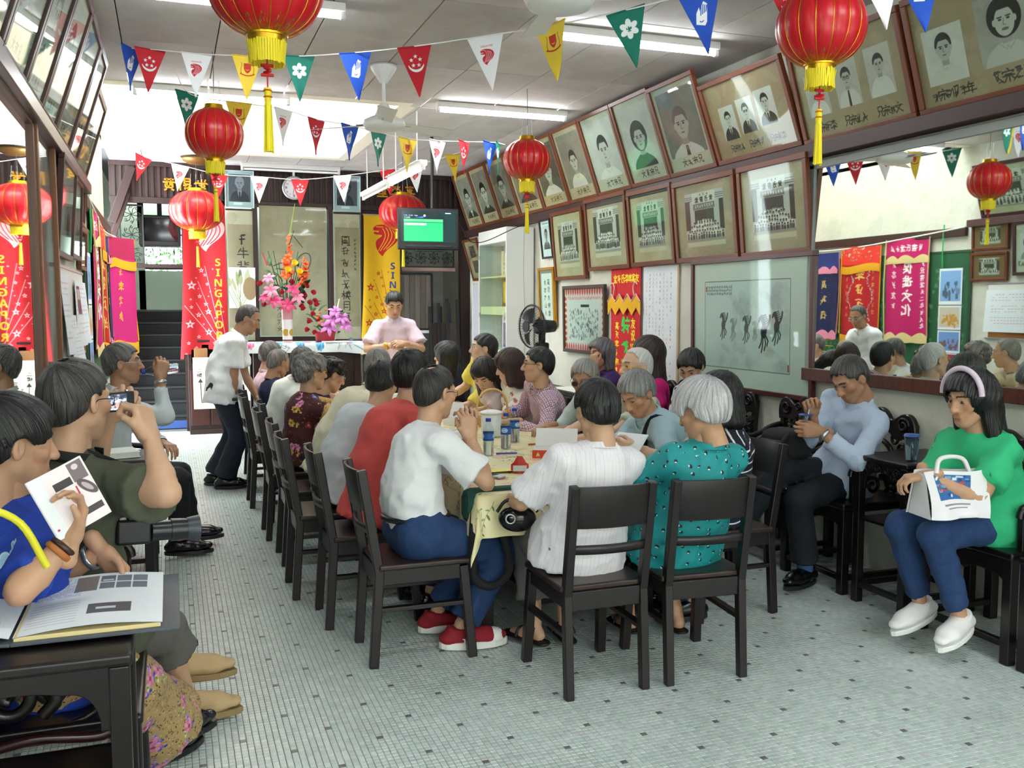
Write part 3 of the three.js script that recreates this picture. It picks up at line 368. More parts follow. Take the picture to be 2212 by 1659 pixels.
// corridor on the right: hinged panel, folded stands
{ const t = thing('ribbed_panel', 'grey ribbed folding panel leaning in the right corridor behind the speaker', 'panel', [3.2, 0.05, ZB + 0.05], 8); part(t, 'frame', [bx(0.5, 0.03, 0.04, 0, 2.0, 0), bx(0.03, 2.0, 0.04, -0.25, 1.0, 0), bx(0.03, 2.0, 0.04, 0.25, 1.0, 0), bx(0.5, 0.05, 0.04, 0, 1.22, 0)], BLACKP); for (let k = 0; k < 6; k++) part(t, 'slat', bx(0.074, 0.76, 0.012, -0.2 + k * 0.08, 1.62, 0, 0.004), M(k % 2 ? '#6f6861' : '#5f5852', 0.6)); part(t, 'bottom_rail', bx(0.48, 0.04, 0.05, 0, 1.2, 0.01), WHITEP); }
solo('corridor_rail', bx(0.8, 0.05, 0.06, 0, 0, 0), M('#c9a8a0', 0.6), 'pinkish timber rail under the right iron grille', 'rail', [3.45, 2.12, ZB - 0.2]);
for (let k = 0; k < 3; k++) { const t = thing('folding_stand', ['black folded stand nearest the ribbed panel in the corridor', 'middle black folded stand in the right corridor', 'black folded stand next to the tilted picture in the corridor'][k], 'stand', [3.5 + k * 0.1, 0, ZB + 0.1 + k * 0.08], 0, 'folded stands'); part(t, 'leg', bar([-0.06, 0, 0], [-0.09, 1.6 + k * 0.05, -0.04], 0.04), BLACKP); part(t, 'leg', bar([0.08, 0, 0], [0.06, 1.6 + k * 0.05, -0.04], 0.04), BLACKP); part(t, 'board', bx(0.13, 1.25, 0.02, 0, 0.75, -0.03), M('#3c302c', 0.5)); }
// ---------------------------------------------------------------- picture ledges, mirrors and everything hung on the side walls
struct('trim_right', bx(0.1, 0.09, 12.6, XR - 0.05, 2.6, -6.3, 0.006), M('#3b2423', 0.5)); struct('trim_left', bx(0.09, 0.08, 8.3, XL + 0.045, 2.53, -4.1, 0.006), M('#54383a', 0.35)); struct('trim_left_rear', bx(0.05, 0.1, 3.4, XL + 0.025, 2.45, -10.0, 0.006), M('#3b2622', 0.5));
const MIRROR = M('#dfe8e4', 0.015, { metalness: 1 });
{ const t = thing('wall_mirror', 'large wall mirror over the blackwood chairs, reflecting banners and a green board', 'mirror', [XR, 1.12, -2.55]);
  part(t, 'mirror_glass', bx(0.006, 1.3, 5.1, -0.035, 0.72, 0, 0), MIRROR); part(t, 'frame', [bx(0.06, 0.08, 5.24, -0.03, 0.035, 0)], BROWNWOOD); part(t, 'frame', [bx(0.05, 0.05, 5.2, -0.025, 1.39, 0), bx(0.05, 1.35, 0.05, -0.025, 0.72, -2.575)], M('#8b8f8c', 0.5)); }
{ const t = thing('wall_mirror', 'tall wall mirror on the left wall behind the seated women, with a brown post', 'mirror', [XL, 1.0, -2.6]); part(t, 'mirror_glass', bx(0.006, 1.45, 5.0, 0.03, 0.78, 0, 0), MIRROR); part(t, 'frame', [bx(0.05, 1.55, 0.07, 0.025, 0.75, -2.54), bx(0.05, 0.07, 5.1, 0.025, 0.02, 0), bx(0.05, 0.05, 5.1, 0.025, 1.5, 0)], M('#6a4a3c', 0.4)); }
{ const t = thing('glazed_board', 'narrow grey glazed board between brown posts on the left wall', 'board', [XL, 0.9, -5.58]); part(t, 'panel', bx(0.02, 1.6, 0.72, 0.02, 0.82, 0, 0), M('#5c6a66', 0.5)); part(t, 'glass', bx(0.004, 1.6, 0.72, 0.045, 0.82, 0, 0), GLASS); part(t, 'frame', [bx(0.06, 1.64, 0.06, 0.03, 0.8, -0.38), bx(0.06, 1.64, 0.06, 0.03, 0.8, 0.38)], M('#7a4b24', 0.4)); }
// -- photographs: [portrait options] drawn on mounts with a caption
const TAN = ['#b79c78', '#c4ac88', '#ad9270', '#bfa584'];
function mountPrint(w, h, tone, list, cap) { return A1.add(w, h, (x) => { agedMat(x, w, h, tone); for (const [fx, fy, fw, fh, o] of list) portrait(x, fx * w, fy * h, fw * w, fh * h, o); for (const [s, cx, cy, cs, st] of cap || []) line(x, s, cx * w, cy * h, cs * h, st * w, '#2e261f', 0.1); }); }
// a frame on a side wall: side = 1 right, -1 left; z0 far, z1 near; bottom point [x, y], top point [x, y]
function wallFrame(name, label, side, z0, z1, b, tp, R, o = {}) {
  const len = Math.hypot(tp[0] - b[0], tp[1] - b[1]), w = Math.abs(z1 - z0) - (o.gap ?? 0.008), lean = Math.atan2(Math.abs(tp[0] - b[0]), tp[1] - b[1]);
  const t = framed(name, label, 'picture', w, len, o.d || 0.035, o.fw || 0.035, o.pm || PRINT1, R, { fm: o.fm, glass: o.glass, p: [b[0], b[1], (z0 + z1) / 2], group: o.group });
  t.rotation.set(lean, -side * Math.PI / 2, 0, 'YXZ'); return t;
}
const men = [{ coat: 200, tie: 1, bg: 120, skin: 165, hc: 90 }, { coat: 60, woman: 1, hair: 'big', bg: 200, k: 0.9 }, { coat: 215, bg: 195, hc: 25 }, { coat: 215, bg: 140, hc: 40, k: 0.8 }, { coat: 215, bg: 90, hc: 40 }, { coat: 50, bg: 130, woman: 1 }, { coat: 60, tie: 1, bg: 130, glasses: 1 }, { coat: 55, bg: 140, tie: 1 }, { coat: 60, bg: 150, hair: 'bald' }];
const who = ['portrait of an elderly man in shirt and tie next to the three suited men', 'portrait of a woman in a dark high collared top, on the right ledge', 'portrait of a young man in a pale open shirt, right of the small round lantern', 'portrait of a man in a white tunic, just above the small round lantern', 'portrait with a green reflection, half hidden by the small round lantern', 'dim portrait behind the left edge of the small round lantern', 'dim portrait of a man with glasses above the white display cabinet', 'dim narrow portrait above the hanging television, nearer one', 'dim narrow portrait in the rear right corner, farthest on the ledge'];
const zb = [-6.19, -6.89, -7.58, -8.27, -8.95, -9.65, -10.4, -11.08, -11.76, -12.44];
for (let k = 0; k < 9; k++) { const o = { t: k < 3 ? 6 : 12, ...men[k], k: (men[k].k || 1) * 0.95, cy: 58 }; const R = mountPrint(190, 236, k < 3 ? '#bcb8a4' : TAN[k % 4], [[0.08, 0.08, 0.84, 0.75, o]], [['文德宗兄', 0.3, 0.86, 0.085, 0.12]]); wallFrame('portrait_frame', who[k], 1, zb[k + 1], zb[k], [3.93, 2.655], [3.68, k ? 3.37 : 3.35], R); }
const trio = (a, y, h, cap) => [[[a, y, 0.2, h, { coat: 45, tie: 1, bg: 200 }], [a + 0.24, y - 0.03, 0.2, h, { coat: 45, tie: 1, glasses: 'dark', bg: 205 }], [a + 0.48, y - 0.06, 0.22, h, { coat: 40, tie: 1, bg: 205 }]], cap];
wallFrame('portrait_frame', 'framed mount with three men in dark suits, the middle one in dark glasses', 1, -6.17, -5.18, [3.93, 2.655], [3.72, 3.22], mountPrint(340, 212, '#a48767', ...trio(0.14, 0.32, 0.44, [['兄宗敏羅', 0.17, 0.83, 0.09, 0.045], ['兄宗宝植', 0.42, 0.83, 0.09, 0.045], ['兄宗敬李', 0.68, 0.83, 0.09, 0.045]])));
wallFrame('portrait_frame', 'framed mount with three men in white shirts behind the large right lantern', 1, -5.16, -4.18, [3.93, 2.64], [3.75, 3.23], mountPrint(340, 212, '#ab9474', [[0.08, 0.3, 0.22, 0.46, { coat: 220, bg: 190 }], [0.38, 0.27, 0.22, 0.48, { coat: 215, tie: 1, glasses: 1, bg: 195 }], [0.68, 0.24, 0.22, 0.5, { coat: 225, bg: 200 }]], [['兄宗植李', 0.1, 0.84, 0.1, 0.052], ['兄宗哲輝', 0.4, 0.84, 0.1, 0.052], ['兄宗家文', 0.7, 0.84, 0.1, 0.052]]));
wallFrame('portrait_frame', 'framed mount with a shaven man and a smiling woman with full hair, top right', 1, -4.16, -3.0, [3.93, 2.64], [3.75, 3.24], mountPrint(340, 190, '#a58c6c', [[0.06, 0.3, 0.24, 0.5, { coat: 210, hair: 'bald', bg: 215 }], [0.38, 0.2, 0.3, 0.58, { coat: 190, woman: 1, hair: 'big', smile: 1, bg: 165, hc: 30 }], [0.74, 0.25, 0.24, 0.5, { coat: 180, bg: 175 }]], [['硯宗偉在双年', 0.06, 0.84, 0.1, 0.042], ['仲宗妹嘉', 0.42, 0.82, 0.11, 0.055]]));
const gp = [[-9.44, -8.63, 1.88, 2.6, 'small group photograph with a green reflection, lowest left of the leaning group pictures', '#bfb48e', 4, 11], [-8.58, -7.68, 1.95, 2.65, 'group photograph before the hall, second from the left of the leaning row', '#b5a182', 4, 15], [-7.65, -6.86, 1.955, 2.62, 'faded brown group photograph in the middle of the leaning row', '#c2ae8a', 5, 13], [-6.84, -5.94, 1.955, 2.6, 'group photograph with a water stained mount above the red cloth banner and scroll', '#ab9a7c', 5, 14], [-5.91, -5.11, 1.95, 2.6, 'group photograph nearest the wall mirror, above the ink horses', '#b6a384', 5, 15]];
for (const [z0, z1, y0, y1, l, tone, rows, n] of gp) wallFrame('group_photograph', l, 1, z0, z1, [3.965, y0], [3.9, y1], A1.add(220, 186, (x, w, h) => { agedMat(x, w, h, tone); if (z0 === -6.84) { x.strokeStyle = '#7d6a4c'; for (let k = 0; k < 5; k++) { x.beginPath(); x.arc(20 + k * 44, h, rr(8, 20), Math.PI, 0); x.stroke(); } } groupPhoto(x, w * 0.17, h * 0.14, w * 0.66, h * 0.64, { rows, n }); x.fillStyle = '#cfc4a6'; x.fillRect(w * 0.17, h * 0.79, w * 0.66, h * 0.06); }), { fw: 0.04, fm: FRAME });
// ink horses
{ const R = A2.add(470, 300, (x, w, h) => { x.fillStyle = '#d8ddd4'; x.fillRect(0, 0, w, h); const a = w * 0.115, b = h * 0.16, W = w * 0.73, H = h * 0.69; x.fillStyle = '#d2dad6'; x.fillRect(a, b, W, H); x.save(); x.beginPath(); x.rect(a, b, W, H); x.clip();
  for (let k = 0; k < 120; k++) { const u = rnd(), top = rnd() < 0.6; x.globalAlpha = rr(0.04, 0.14); x.fillStyle = ['#6f7a80', '#8d8f92', '#a58f8c', '#7f9490'][k % 4]; x.beginPath(); const px = a + W * (top ? rr(0.35, 1) : rr(0.2, 1)), py = b + H * (top ? rr(0, 0.5) + (1 - px / w) * 0.3 : rr(0.74, 1)); x.ellipse(px, py, rr(6, 24), rr(5, 15), rnd(), 0, 7); x.fill(); }
  x.globalAlpha = 1; const horse = (px, py, s, dark) => { x.save(); x.translate(a + W * px, b + H * py); x.scale(s, s); x.fillStyle = x.strokeStyle = dark; x.lineCap = 'round'; x.beginPath(); x.ellipse(0, 0, 9, 13, 0.2, 0, 7); x.fill(); x.beginPath(); x.moveTo(-3, -8); x.quadraticCurveTo(-9, -20, -12, -26); x.lineTo(-7, -30); x.lineTo(-3, -29); x.quadraticCurveTo(4, -20, 6, -8); x.fill(); x.beginPath(); x.ellipse(-12, -22, 3.2, 7, 0.5, 0, 7); x.fill(); x.lineWidth = 3.4; for (const l of [[-5, 8, -8, 22, -14, 30], [3, 10, 6, 22, 2, 34], [6, 8, 13, 17, 10, 26], [-2, 10, -3, 24, -7, 38]]) { x.beginPath(); x.moveTo(l[0], l[1]); x.lineTo(l[2], l[3]); x.lineTo(l[4], l[5]); x.stroke(); } x.lineWidth = 5; x.beginPath(); x.moveTo(8, -6); x.quadraticCurveTo(18, -16, 18, -28); x.stroke(); x.lineWidth = 2; for (let k = 0; k < 5; k++) { x.beginPath(); x.moveTo(-4 + k * 2, -28 + k * 4); x.lineTo(6 + k * 2, -30 + k * 3); x.stroke(); } x.restore(); };
  horse(0.24, 0.5, 0.95, '#3c4447'); horse(0.36, 0.54, 0.8, '#87908f'); horse(0.52, 0.53, 0.95, '#4a5050'); horse(0.62, 0.55, 0.7, '#9aa09e'); horse(0.72, 0.56, 1.25, '#1d2326'); horse(0.86, 0.5, 1.1, '#3d4446'); x.restore(); for (let k = 0; k < 15; k++) { x.strokeStyle = '#2b2f30'; for (let q = 0; q < 3; q++) glyph(x, '·', a + 8 + k * 7.5, b + 10 + q * 8, 6, 0.12); } x.fillStyle = '#b8452c'; x.fillRect(a + 3, b + 12, 4, 12); x.fillRect(a + W - 8, b + H - 20, 5, 16); x.strokeStyle = '#55604f'; x.lineWidth = 1.5; x.strokeRect(a, b, W, H); x.fillStyle = '#f3cfdc'; x.fillRect(w * 0.965, h * 0.03, w * 0.03, h * 0.48); column(x, '年新堂宗親特正風室氏李贈', w * 0.969, h * 0.04, 10, 11.4, '#38303c', 0.1); });
  wallFrame('ink_painting', 'large framed ink painting of galloping horses with a pink paper strip', 1, -6.6, -5.07, [3.97, 0.97], [3.955, 1.965], R, { fw: 0.035, fm: REDWOOD, pm: PRINT2 }); }
{ const R = A2.add(210, 150, (x, w, h) => { x.fillStyle = '#e6cdd0'; x.fillRect(0, 0, w, h); x.fillStyle = '#d9dcd9'; x.fillRect(20, 28, w - 40, h - 48); x.fillStyle = '#cc3a30'; for (let k = 0; k < 16; k++) { const a = 12 + k * 12.6; for (const [y, s] of [[2, 1], [h - 2, -1]]) { x.beginPath(); x.moveTo(a - 5, y); x.lineTo(a + 5, y); x.lineTo(a + 4, y + s * 10); x.lineTo(a, y + s * 17); x.lineTo(a - 4, y + s * 10); x.fill(); } } for (let k = 0; k < 9; k++) for (const a of [2, w - 2]) { x.beginPath(); x.ellipse(a, 26 + k * 14, 11, 5, 0, 0, 7); x.fill(); } x.strokeStyle = '#d4504a'; for (let k = 0; k < 19; k++) glyph(x, '·', 22 + k * 9, 21, 7, 0.12); x.fillStyle = '#2b2b2e'; x.fillRect(90, 40, 44, 6); x.strokeStyle = '#3c3f44'; for (let k = 0; k < 150; k++) glyph(x, '·', rr(26, w - 36), rr(48, h - 34), rr(5, 9), 0.09); });
  wallFrame('framed_signatures', 'framed white sheet covered with signatures inside a red scalloped border', 1, -9.22, -8.19, [3.97, 1.12], [3.955, 1.815], R, { fw: 0.035, fm: M('#4a3a30', 0.5), pm: PRINT2 }); }
// red cloth banner with yellow pelmet
{ const t = thing('cloth_banner', 'red cloth banner with yellow zigzag band and green characters, right of the framed signatures', 'banner', [XR - 0.02, 0.9, -7.81], -90); const R = A2.add(220, 400, (x, w, h) => { x.fillStyle = '#cf1c27'; x.fillRect(0, 0, w, h); line(x, '室·氏李華嘉友', 22, 22, 27, 26, '#f2e21a', 0.17); column(x, '友祝', 152, 176, 32, 42, '#f2e21a', 0.17); x.fillStyle = '#f2e21a'; x.font = 'bold 34px sans-serif'; x.fillText('102', 142, 286); column(x, '週年堂', 152, 296, 32, 40, '#f2e21a', 0.17); column(x, '特·團', 84, 172, 52, 76, '#2fd453', 0.16); column(x, '嘉·華·宗·', 40, 190, 24, 32, '#f2e21a', 0.17); });
  part(t, 'cloth', remap(sheet(8, 16, (u, v) => [(u - 0.5) * 0.6, v * 1.05, 0.012 * Math.sin(u * 9) * (1 - v * 0.6)], 0.002), R), CLOTH2); const zig = (o, a) => { const p = []; for (let k = 0; k <= 8; k++) p.push([-0.33 + k * 0.0825, (k % 2 ? 0.07 : 0) + o]); return p; };
  part(t, 'pelmet', extrude(shapeOf([...zig(0.62), ...zig(0.74).reverse()]), 0.004, 0), M('#eeb517', 0.7)).position.z = 0.02; part(t, 'piping', zig(0.745).slice(1).map((p, i) => rod([...zig(0.745)[i], 0.026], [...p, 0.026], 0.006, 6)), M('#e9b7b6', 0.6)); part(t, 'hook_trim', [-1, 1].map((s) => tube([[s * 0.21, 0.8, 0.024], [s * 0.19, 0.88, 0.024], [s * 0.23, 0.92, 0.024], [s * 0.27, 0.9, 0.024]], 0.007, 14, 5)), M('#e9b7b6', 0.6)); }
{ const t = thing('paper_scroll', 'tall white paper scroll with faint red and black writing next to the red banner', 'scroll', [XR - 0.012, 0.75, -7.18], -90); const R = A2.add(130, 280, (x, w, h) => { x.fillStyle = '#e4ecf1'; x.fillRect(0, 0, w, h); speckle(x, w, h, 30, ['#d6e0e8', '#eef3f5'], 6, 30, 0.3); for (let k = 0; k < 8; k++) for (let q = 0; q < 30; q++) if (rnd() < 0.72) { x.strokeStyle = k % 3 === 1 ? '#6c7280' : rnd() < 0.6 ? '#cf93ad' : '#a9aebb'; glyph(x, '·', 12 + k * 13, 16 + q * 8, 5, 0.1); } }); part(t, 'paper', remap(sheet(4, 8, (u, v) => [(u - 0.5) * 0.6, v * 1.2, 0.01 * Math.sin(u * 4) * (1 - v)], 0.002), R), PRINT2); part(t, 'edge_strip', bx(0.025, 1.2, 0.012, 0.31, 0.6, 0), M('#cbb892', 0.7)); }
wallFrame('portrait_frame', 'small black framed portrait of a man in a suit near the white cabinet', 1, -9.83, -9.51, [3.97, 2.13], [3.92, 2.56], A1.add(96, 128, (x, w, h) => { x.fillStyle = '#e2eaee'; x.fillRect(0, 0, w, h); portrait(x, 14, 20, w - 28, h - 48, { t: 0, bg: 215, coat: 70, tie: 1, skin: 150 }); x.fillStyle = '#333'; x.fillRect(20, 10, w - 40, 2); }), { fm: BLACKP, fw: 0.022 });
wallFrame('calligraphy_frame', 'narrow white calligraphy in a gilt edged frame above the pedestal fan', 1, -9.9, -9.44, [3.97, 1.37], [3.94, 2.03], A2.add(90, 140, (x, w, h) => { x.fillStyle = '#8a8378'; x.fillRect(0, 0, w, h); x.fillStyle = '#e4e6e0'; x.fillRect(12, 10, w - 24, h - 20); column(x, '風月·宗堂', 50, 26, 13, 19, '#2b2b2b', 0.12); column(x, '水石·山人', 28, 26, 13, 19, '#2b2b2b', 0.12); }), { fm: M('#c58a1c', 0.3, { metalness: 0.7 }), pm: PRINT2, fw: 0.03 });
// -- left wall: leaning glazed pictures
const lz = [-8.07, -7.21, -6.68, -5.94, -5.32, -4.75, -4.12, -3.5, -2.9, -2.3], lw = ['group photograph leaning out at the far end of the upper left row', 'faded portrait of a shaven man, second from the far end of the upper left row', 'faded glazed portrait, third from the far end of the upper left row', 'wide glazed portrait, fourth from the far end of the upper left row', 'glazed portrait, fifth from the far end of the upper left row', 'glazed portrait with tube reflections over the left mirror, sixth from the far end', 'glazed portrait high on the left, nearest to the corner of the view', 'glazed portrait out of view on the left ledge', 'glazed portrait out of view on the left ledge'];
for (let k = 0; k < 9; k++) { const R = k ? mountPrint(120, 150, '#c3c7b0', [[0.1, 0.08, 0.8, 0.74, { t: 4, bg: 175, coat: [60, 210, 190, 70, 200, 90, 200, 80][k - 1], hair: k === 1 ? 'bald' : 'short', skin: 185, cy: 55 }]], [['文宗兄', 0.3, 0.86, 0.08, 0.14]]) : A1.add(150, 110, (x, w, h) => { agedMat(x, w, h, '#c9c6a8'); groupPhoto(x, 22, 14, w - 44, h - 30, { rows: 4, n: 11 }); });
  wallFrame('portrait_frame', lw[k], -1, lz[k], lz[k + 1], [XL + 0.05, 2.575], k ? [-0.36, 3.28] : [-0.42, 3.14], R, { fm: FRAMEDK, fw: 0.04, group: k > 6 ? 'portraits on the left ledge out of view' : undefined }); }
wallFrame('portrait_frame', 'framed pair of a shaven man and a woman over the pinned notices', -1, -7.65, -7.0, [XL + 0.03, 1.93], [XL + 0.06, 2.5], mountPrint(150, 124, '#d5d9cd', [[0.12, 0.22, 0.3, 0.5, { t: 2, coat: 205, hair: 'bald', bg: 215 }], [0.54, 0.2, 0.36, 0.52, { t: 2, coat: 150, woman: 1, hair: 'big', smile: 1, bg: 215 }]], [['黄宗··', 0.12, 0.76, 0.1, 0.08], ['·宗妹··', 0.55, 0.76, 0.1, 0.08]]), { fm: FRAMEDK });
wallFrame('portrait_frame', 'glazed green tinted frame nearest the brown post on the lower left wall', -1, -6.95, -6.1, [XL + 0.03, 1.9], [XL + 0.08, 2.5], mountPrint(150, 116, '#b9c3b4', [[0.14, 0.12, 0.3, 0.66, { t: 3, coat: 200, bg: 190 }], [0.56, 0.12, 0.3, 0.66, { t: 3, coat: 70, tie: 1, bg: 185 }]]), { fm: FRAMEDK });
for (let k = 0; k < 2; k++) wallFrame('small_photograph', k ? 'small framed group photograph on the left wall, lower of the pair' : 'small framed group photograph on the left wall, upper of the pair', -1, -8.22, -7.72, [XL + 0.02, k ? 1.88 : 2.22], [XL + 0.035, k ? 2.2 : 2.54], A1.add(110, 74, (x, w, h) => { x.fillStyle = '#8a6540'; x.fillRect(0, 0, w, h); groupPhoto(x, 22, 12, w - 44, h - 24, { rows: 3, n: 9 }); }), { fm: FRAME, fw: 0.03 });
// pinned notices, green board with banners
{ const t = thing('notice_board', 'whiteboard on the left wall with pinned papers hanging from it', 'board', [XL + 0.012, 1.25, -7.1], 90); part(t, 'board', bx(1.75, 0.6, 0.015, 0, 0.3, 0), WHITEP); part(t, 'cork', bx(0.5, 0.18, 0.01, 0.6, 0.1, 0.01), M('#b87a3c', 0.8)); part(t, 'frame', [bx(1.8, 0.02, 0.025, 0, 0.6, 0), bx(1.8, 0.02, 0.025, 0, 0, 0)], STEEL); }
const paperTex = (w, h, big) => A2.add(w, h, (x) => { x.fillStyle = '#e6edf3'; x.fillRect(0, 0, w, h); for (let k = 0; k < h / 6 - 3; k++) { x.fillStyle = k % 5 ? '#b9b6c8' : '#d39aa8'; if (k % 4 !== 3) for (let a = 8; a < w - 14; a += 6) if (rnd() < 0.8) x.fillRect(a, 10 + k * 6, 4, 1.4); } if (big) { x.fillStyle = '#7d4b56'; x.fillRect(w * 0.12, 8, w * 0.22, h * 0.42); x.fillStyle = '#c9b8b0'; x.fillRect(w * 0.15, 12, w * 0.16, h * 0.16); } });
[[-7.55, 1.32, 0.86, 0.46, 0, 'broad white notice sheet with a small red photograph, farthest of the pinned papers'], [-6.85, 1.2, 0.8, 0.34, 0.12, 'white handbill sheets hanging loose below the whiteboard'], [-6.4, 1.3, 0.5, 0.5, 0.05, 'long white typed list, nearest of the pinned papers']].forEach(([z, y, w, h, tl, l], i) => { const s = solo('pinned_paper', remap(sheet(4, 4, (u, v) => [(u - 0.5) * w + tl * (1 - v), v * h, 0.02 + 0.03 * (1 - v) * (0.4 + Math.abs(Math.sin(u * 4 + i)))], 0.0015), paperTex(120, 90, !i)), PRINT2, l, 'paper', [XL + 0.015, y, z], 90); });
{ const t = thing('green_board', 'green chalkboard with yellow lines behind the hanging banners on the left wall', 'board', [XL + 0.012, 0.86, -9.75], 90); const R = A2.add(300, 150, (x, w, h) => { x.fillStyle = '#1f5a38'; x.fillRect(0, 0, w, h); speckle(x, w, h, 60, ['#1a5233', '#266541'], 5, 30, 0.3); x.strokeStyle = '#7fae8a'; for (let k = 0; k < 220; k++) glyph(x, '·', rr(4, w * 0.8), 20 + ((k / 16) | 0) * 9, 6, 0.08); }); part(t, 'board', remap(bx(3.0, 1.36, 0.02, 0, 0.68, 0, 0), R), PRINT2); part(t, 'frame', [bx(3.06, 0.03, 0.03, 0, 1.37, 0), bx(3.06, 0.03, 0.03, 0, 0, 0), bx(0.03, 1.36, 0.03, -1.52, 0.68, 0), bx(0.03, 1.36, 0.03, 1.52, 0.68, 0)], M('#2a4a34', 0.5)); part(t, 'ruled_line', [0.12, 0.2, 0.28, 0.36].map((y) => bx(0.55, 0.008, 0.003, 1.05, y, 0.013, 0)), M('#d8c43c', 0.7)); }
for (let k = 0; k < 4; k++) solo('colour_photograph', remap(bx(0.34, [0.42, 0.28, 0.26, 0.17][k], 0.004, 0, 0, 0, 0), A2.add(80, 64, (x, w, h) => { x.fillStyle = '#e4e9f0'; x.fillRect(0, 0, w, h); x.fillStyle = ['#7fa9dd', '#c9c0b0', '#6d98d8', '#9c3340'][k]; x.fillRect(5, 5, w - 10, h - 12); x.fillStyle = ['#4b6377', '#c3913c', '#7d5a58', '#3b2024'][k]; for (let q = 0; q < 26; q++) x.fillRect(rr(6, w - 16), rr(h * 0.35, h - 16), rr(3, 10), rr(4, 12)); })), PRINT2, ['colour photograph of a towered building, uppermost on the green board', 'colour photograph of a yellow roofed house, second on the green board', 'colour photograph of a crowd under a blue sky, third on the green board', 'small red photograph lowest on the green board'][k], 'photograph', [XL + 0.03, [1.83, 1.47, 1.19, 0.97][k], -8.5], 90);
function sideBanner(label, z, w, y1, h, R, fringe, zig, yaw = 90, x = XL + 0.05) {
  const t = thing('hanging_banner', label, 'banner', [x, y1 - h, z], yaw), FM = M(fringe, 0.8), wav = (u) => 0.022 * Math.sin(u * 8 + z);
  part(t, 'cloth', remap(sheet(12, 16, (u, v) => [(u - 0.5) * w, v * h - (1 - v) * 0.05 * Math.abs(Math.sin(u * 6.3)), wav(u) * (1.3 - v)], 0.002), R), CLOTH2);
  const sk = (y, d) => sheet(24, 3, (u, v) => [(u - 0.5) * w * 1.03, y - d * (1 - v) * (zig ? 0.55 + 0.45 * Math.abs(Math.sin(u * 9.4)) : 1) + (zig ? 0.05 * Math.abs(Math.sin(u * 9.4)) : 0.02 * Math.sin(u * 6)), wav(u) + 0.012], 0.003);
  part(t, 'pelmet_fringe', sk(h * 0.79, 0.1), FM); part(t, 'bottom_fringe', sk(0, 0.13), FM); part(t, 'side_cord', [-1, 1].map((s) => tube([[s * w / 2, 0, wav(0)], [s * w / 2, h / 2, wav(0.5)], [s * w / 2, h, 0]], 0.007, 12, 5)), FM);
}
const bt = (bg, top, cols, extra) => A2.add(190, 330, (x, w, h) => { x.fillStyle = bg; x.fillRect(0, 0, w, h); x.fillStyle = top; x.fillRect(0, 0, w, h * 0.2); for (const [s, X, Y, q, st, c, wt] of cols) column(x, s, X, Y, q, st, c, wt); if (extra) extra(x, w, h); });
sideBanner('magenta banner with white characters and cream fringe on the left wall rope', -9.18, 0.72, 2.43, 1.2, bt('#c01063', '#c01063', [['促進文化', 70, 80, 34, 46, '#f2ece6', 0.16], ['大祝書堂·二年六·年', 22, 76, 17, 22, '#f2ece6', 0.14], ['·志·友贈', 140, 70, 22, 34, '#f2ece6', 0.14]], (x) => line(x, '·書氏堂··', 30, 22, 20, 24, '#f2ece6', 0.14)), '#d9c489', true);
sideBanner('red banner with gold characters and shiny dragons, yellow fringe', -10.0, 0.74, 2.38, 1.14, bt('#b3131c', '#e5382c', [['華·發大', 78, 88, 36, 54, '#dfb35c', 0.15], ['··書氏··堂', 30, 84, 15, 24, '#c98c4c', 0.13], ['··週··年', 150, 110, 15, 26, '#c98c4c', 0.13]], (x, w, h) => { for (const [a, b] of [[50, 1], [136, -1]]) { for (let k = 0; k < 60; k++) { x.fillStyle = ['#d8dde0', '#9fb7b0', '#c9a7d0', '#8aa08f'][k % 4]; x.fillRect(a + Math.sin(k * 0.16) * 12 * b + rr(-4, 4), 90 + k * 3, rr(2, 6), rr(2, 5)); } } speckle(x, w, 50, 60, ['#d8dde0', '#d7b04a', '#7d8c80'], 1, 4, 0.8); }), '#e0a010', false);
sideBanner('dark blue banner with gold characters and pink fringe', -10.72, 0.6, 2.33, 1.1, bt('#16224f', '#24377c', [['·聲·', 80, 110, 34, 62, '#c9ab5e', 0.15]], (x, w, h) => speckle(x, w, h, 50, ['#c9ab5e', '#31458c'], 1, 3, 0.5)), '#e08aa6', true);
sideBanner('pink banner with yellow fringe at the far end of the rope by the stairs', -11.35, 0.52, 2.36, 1.15, bt('#d0257e', '#b5245a', [['·華··', 80, 90, 28, 48, '#e7b23c', 0.15]]), '#e8b020', false, 60, XL + 0.16);
{ solo('banner_rope', tube([[XL + 0.05, 2.5, -8.3], [XL + 0.05, 2.43, -9.2], [XL + 0.05, 2.36, -10.4], [XL + 0.1, 2.38, -11.6]], 0.01, 30, 6), M('#e8e4da', 0.8), 'white rope along the left wall carrying the cloth banners', 'rope'); solo('hanging_rope', tube([[XL + 0.04, 2.55, -8.62], [XL + 0.05, 2.3, -8.62], [XL + 0.04, 2.05, -8.62]], 0.008, 12, 6), M('#2bbf6a', 0.5), 'short green cord hanging over the edge of the green board', 'cord'); }
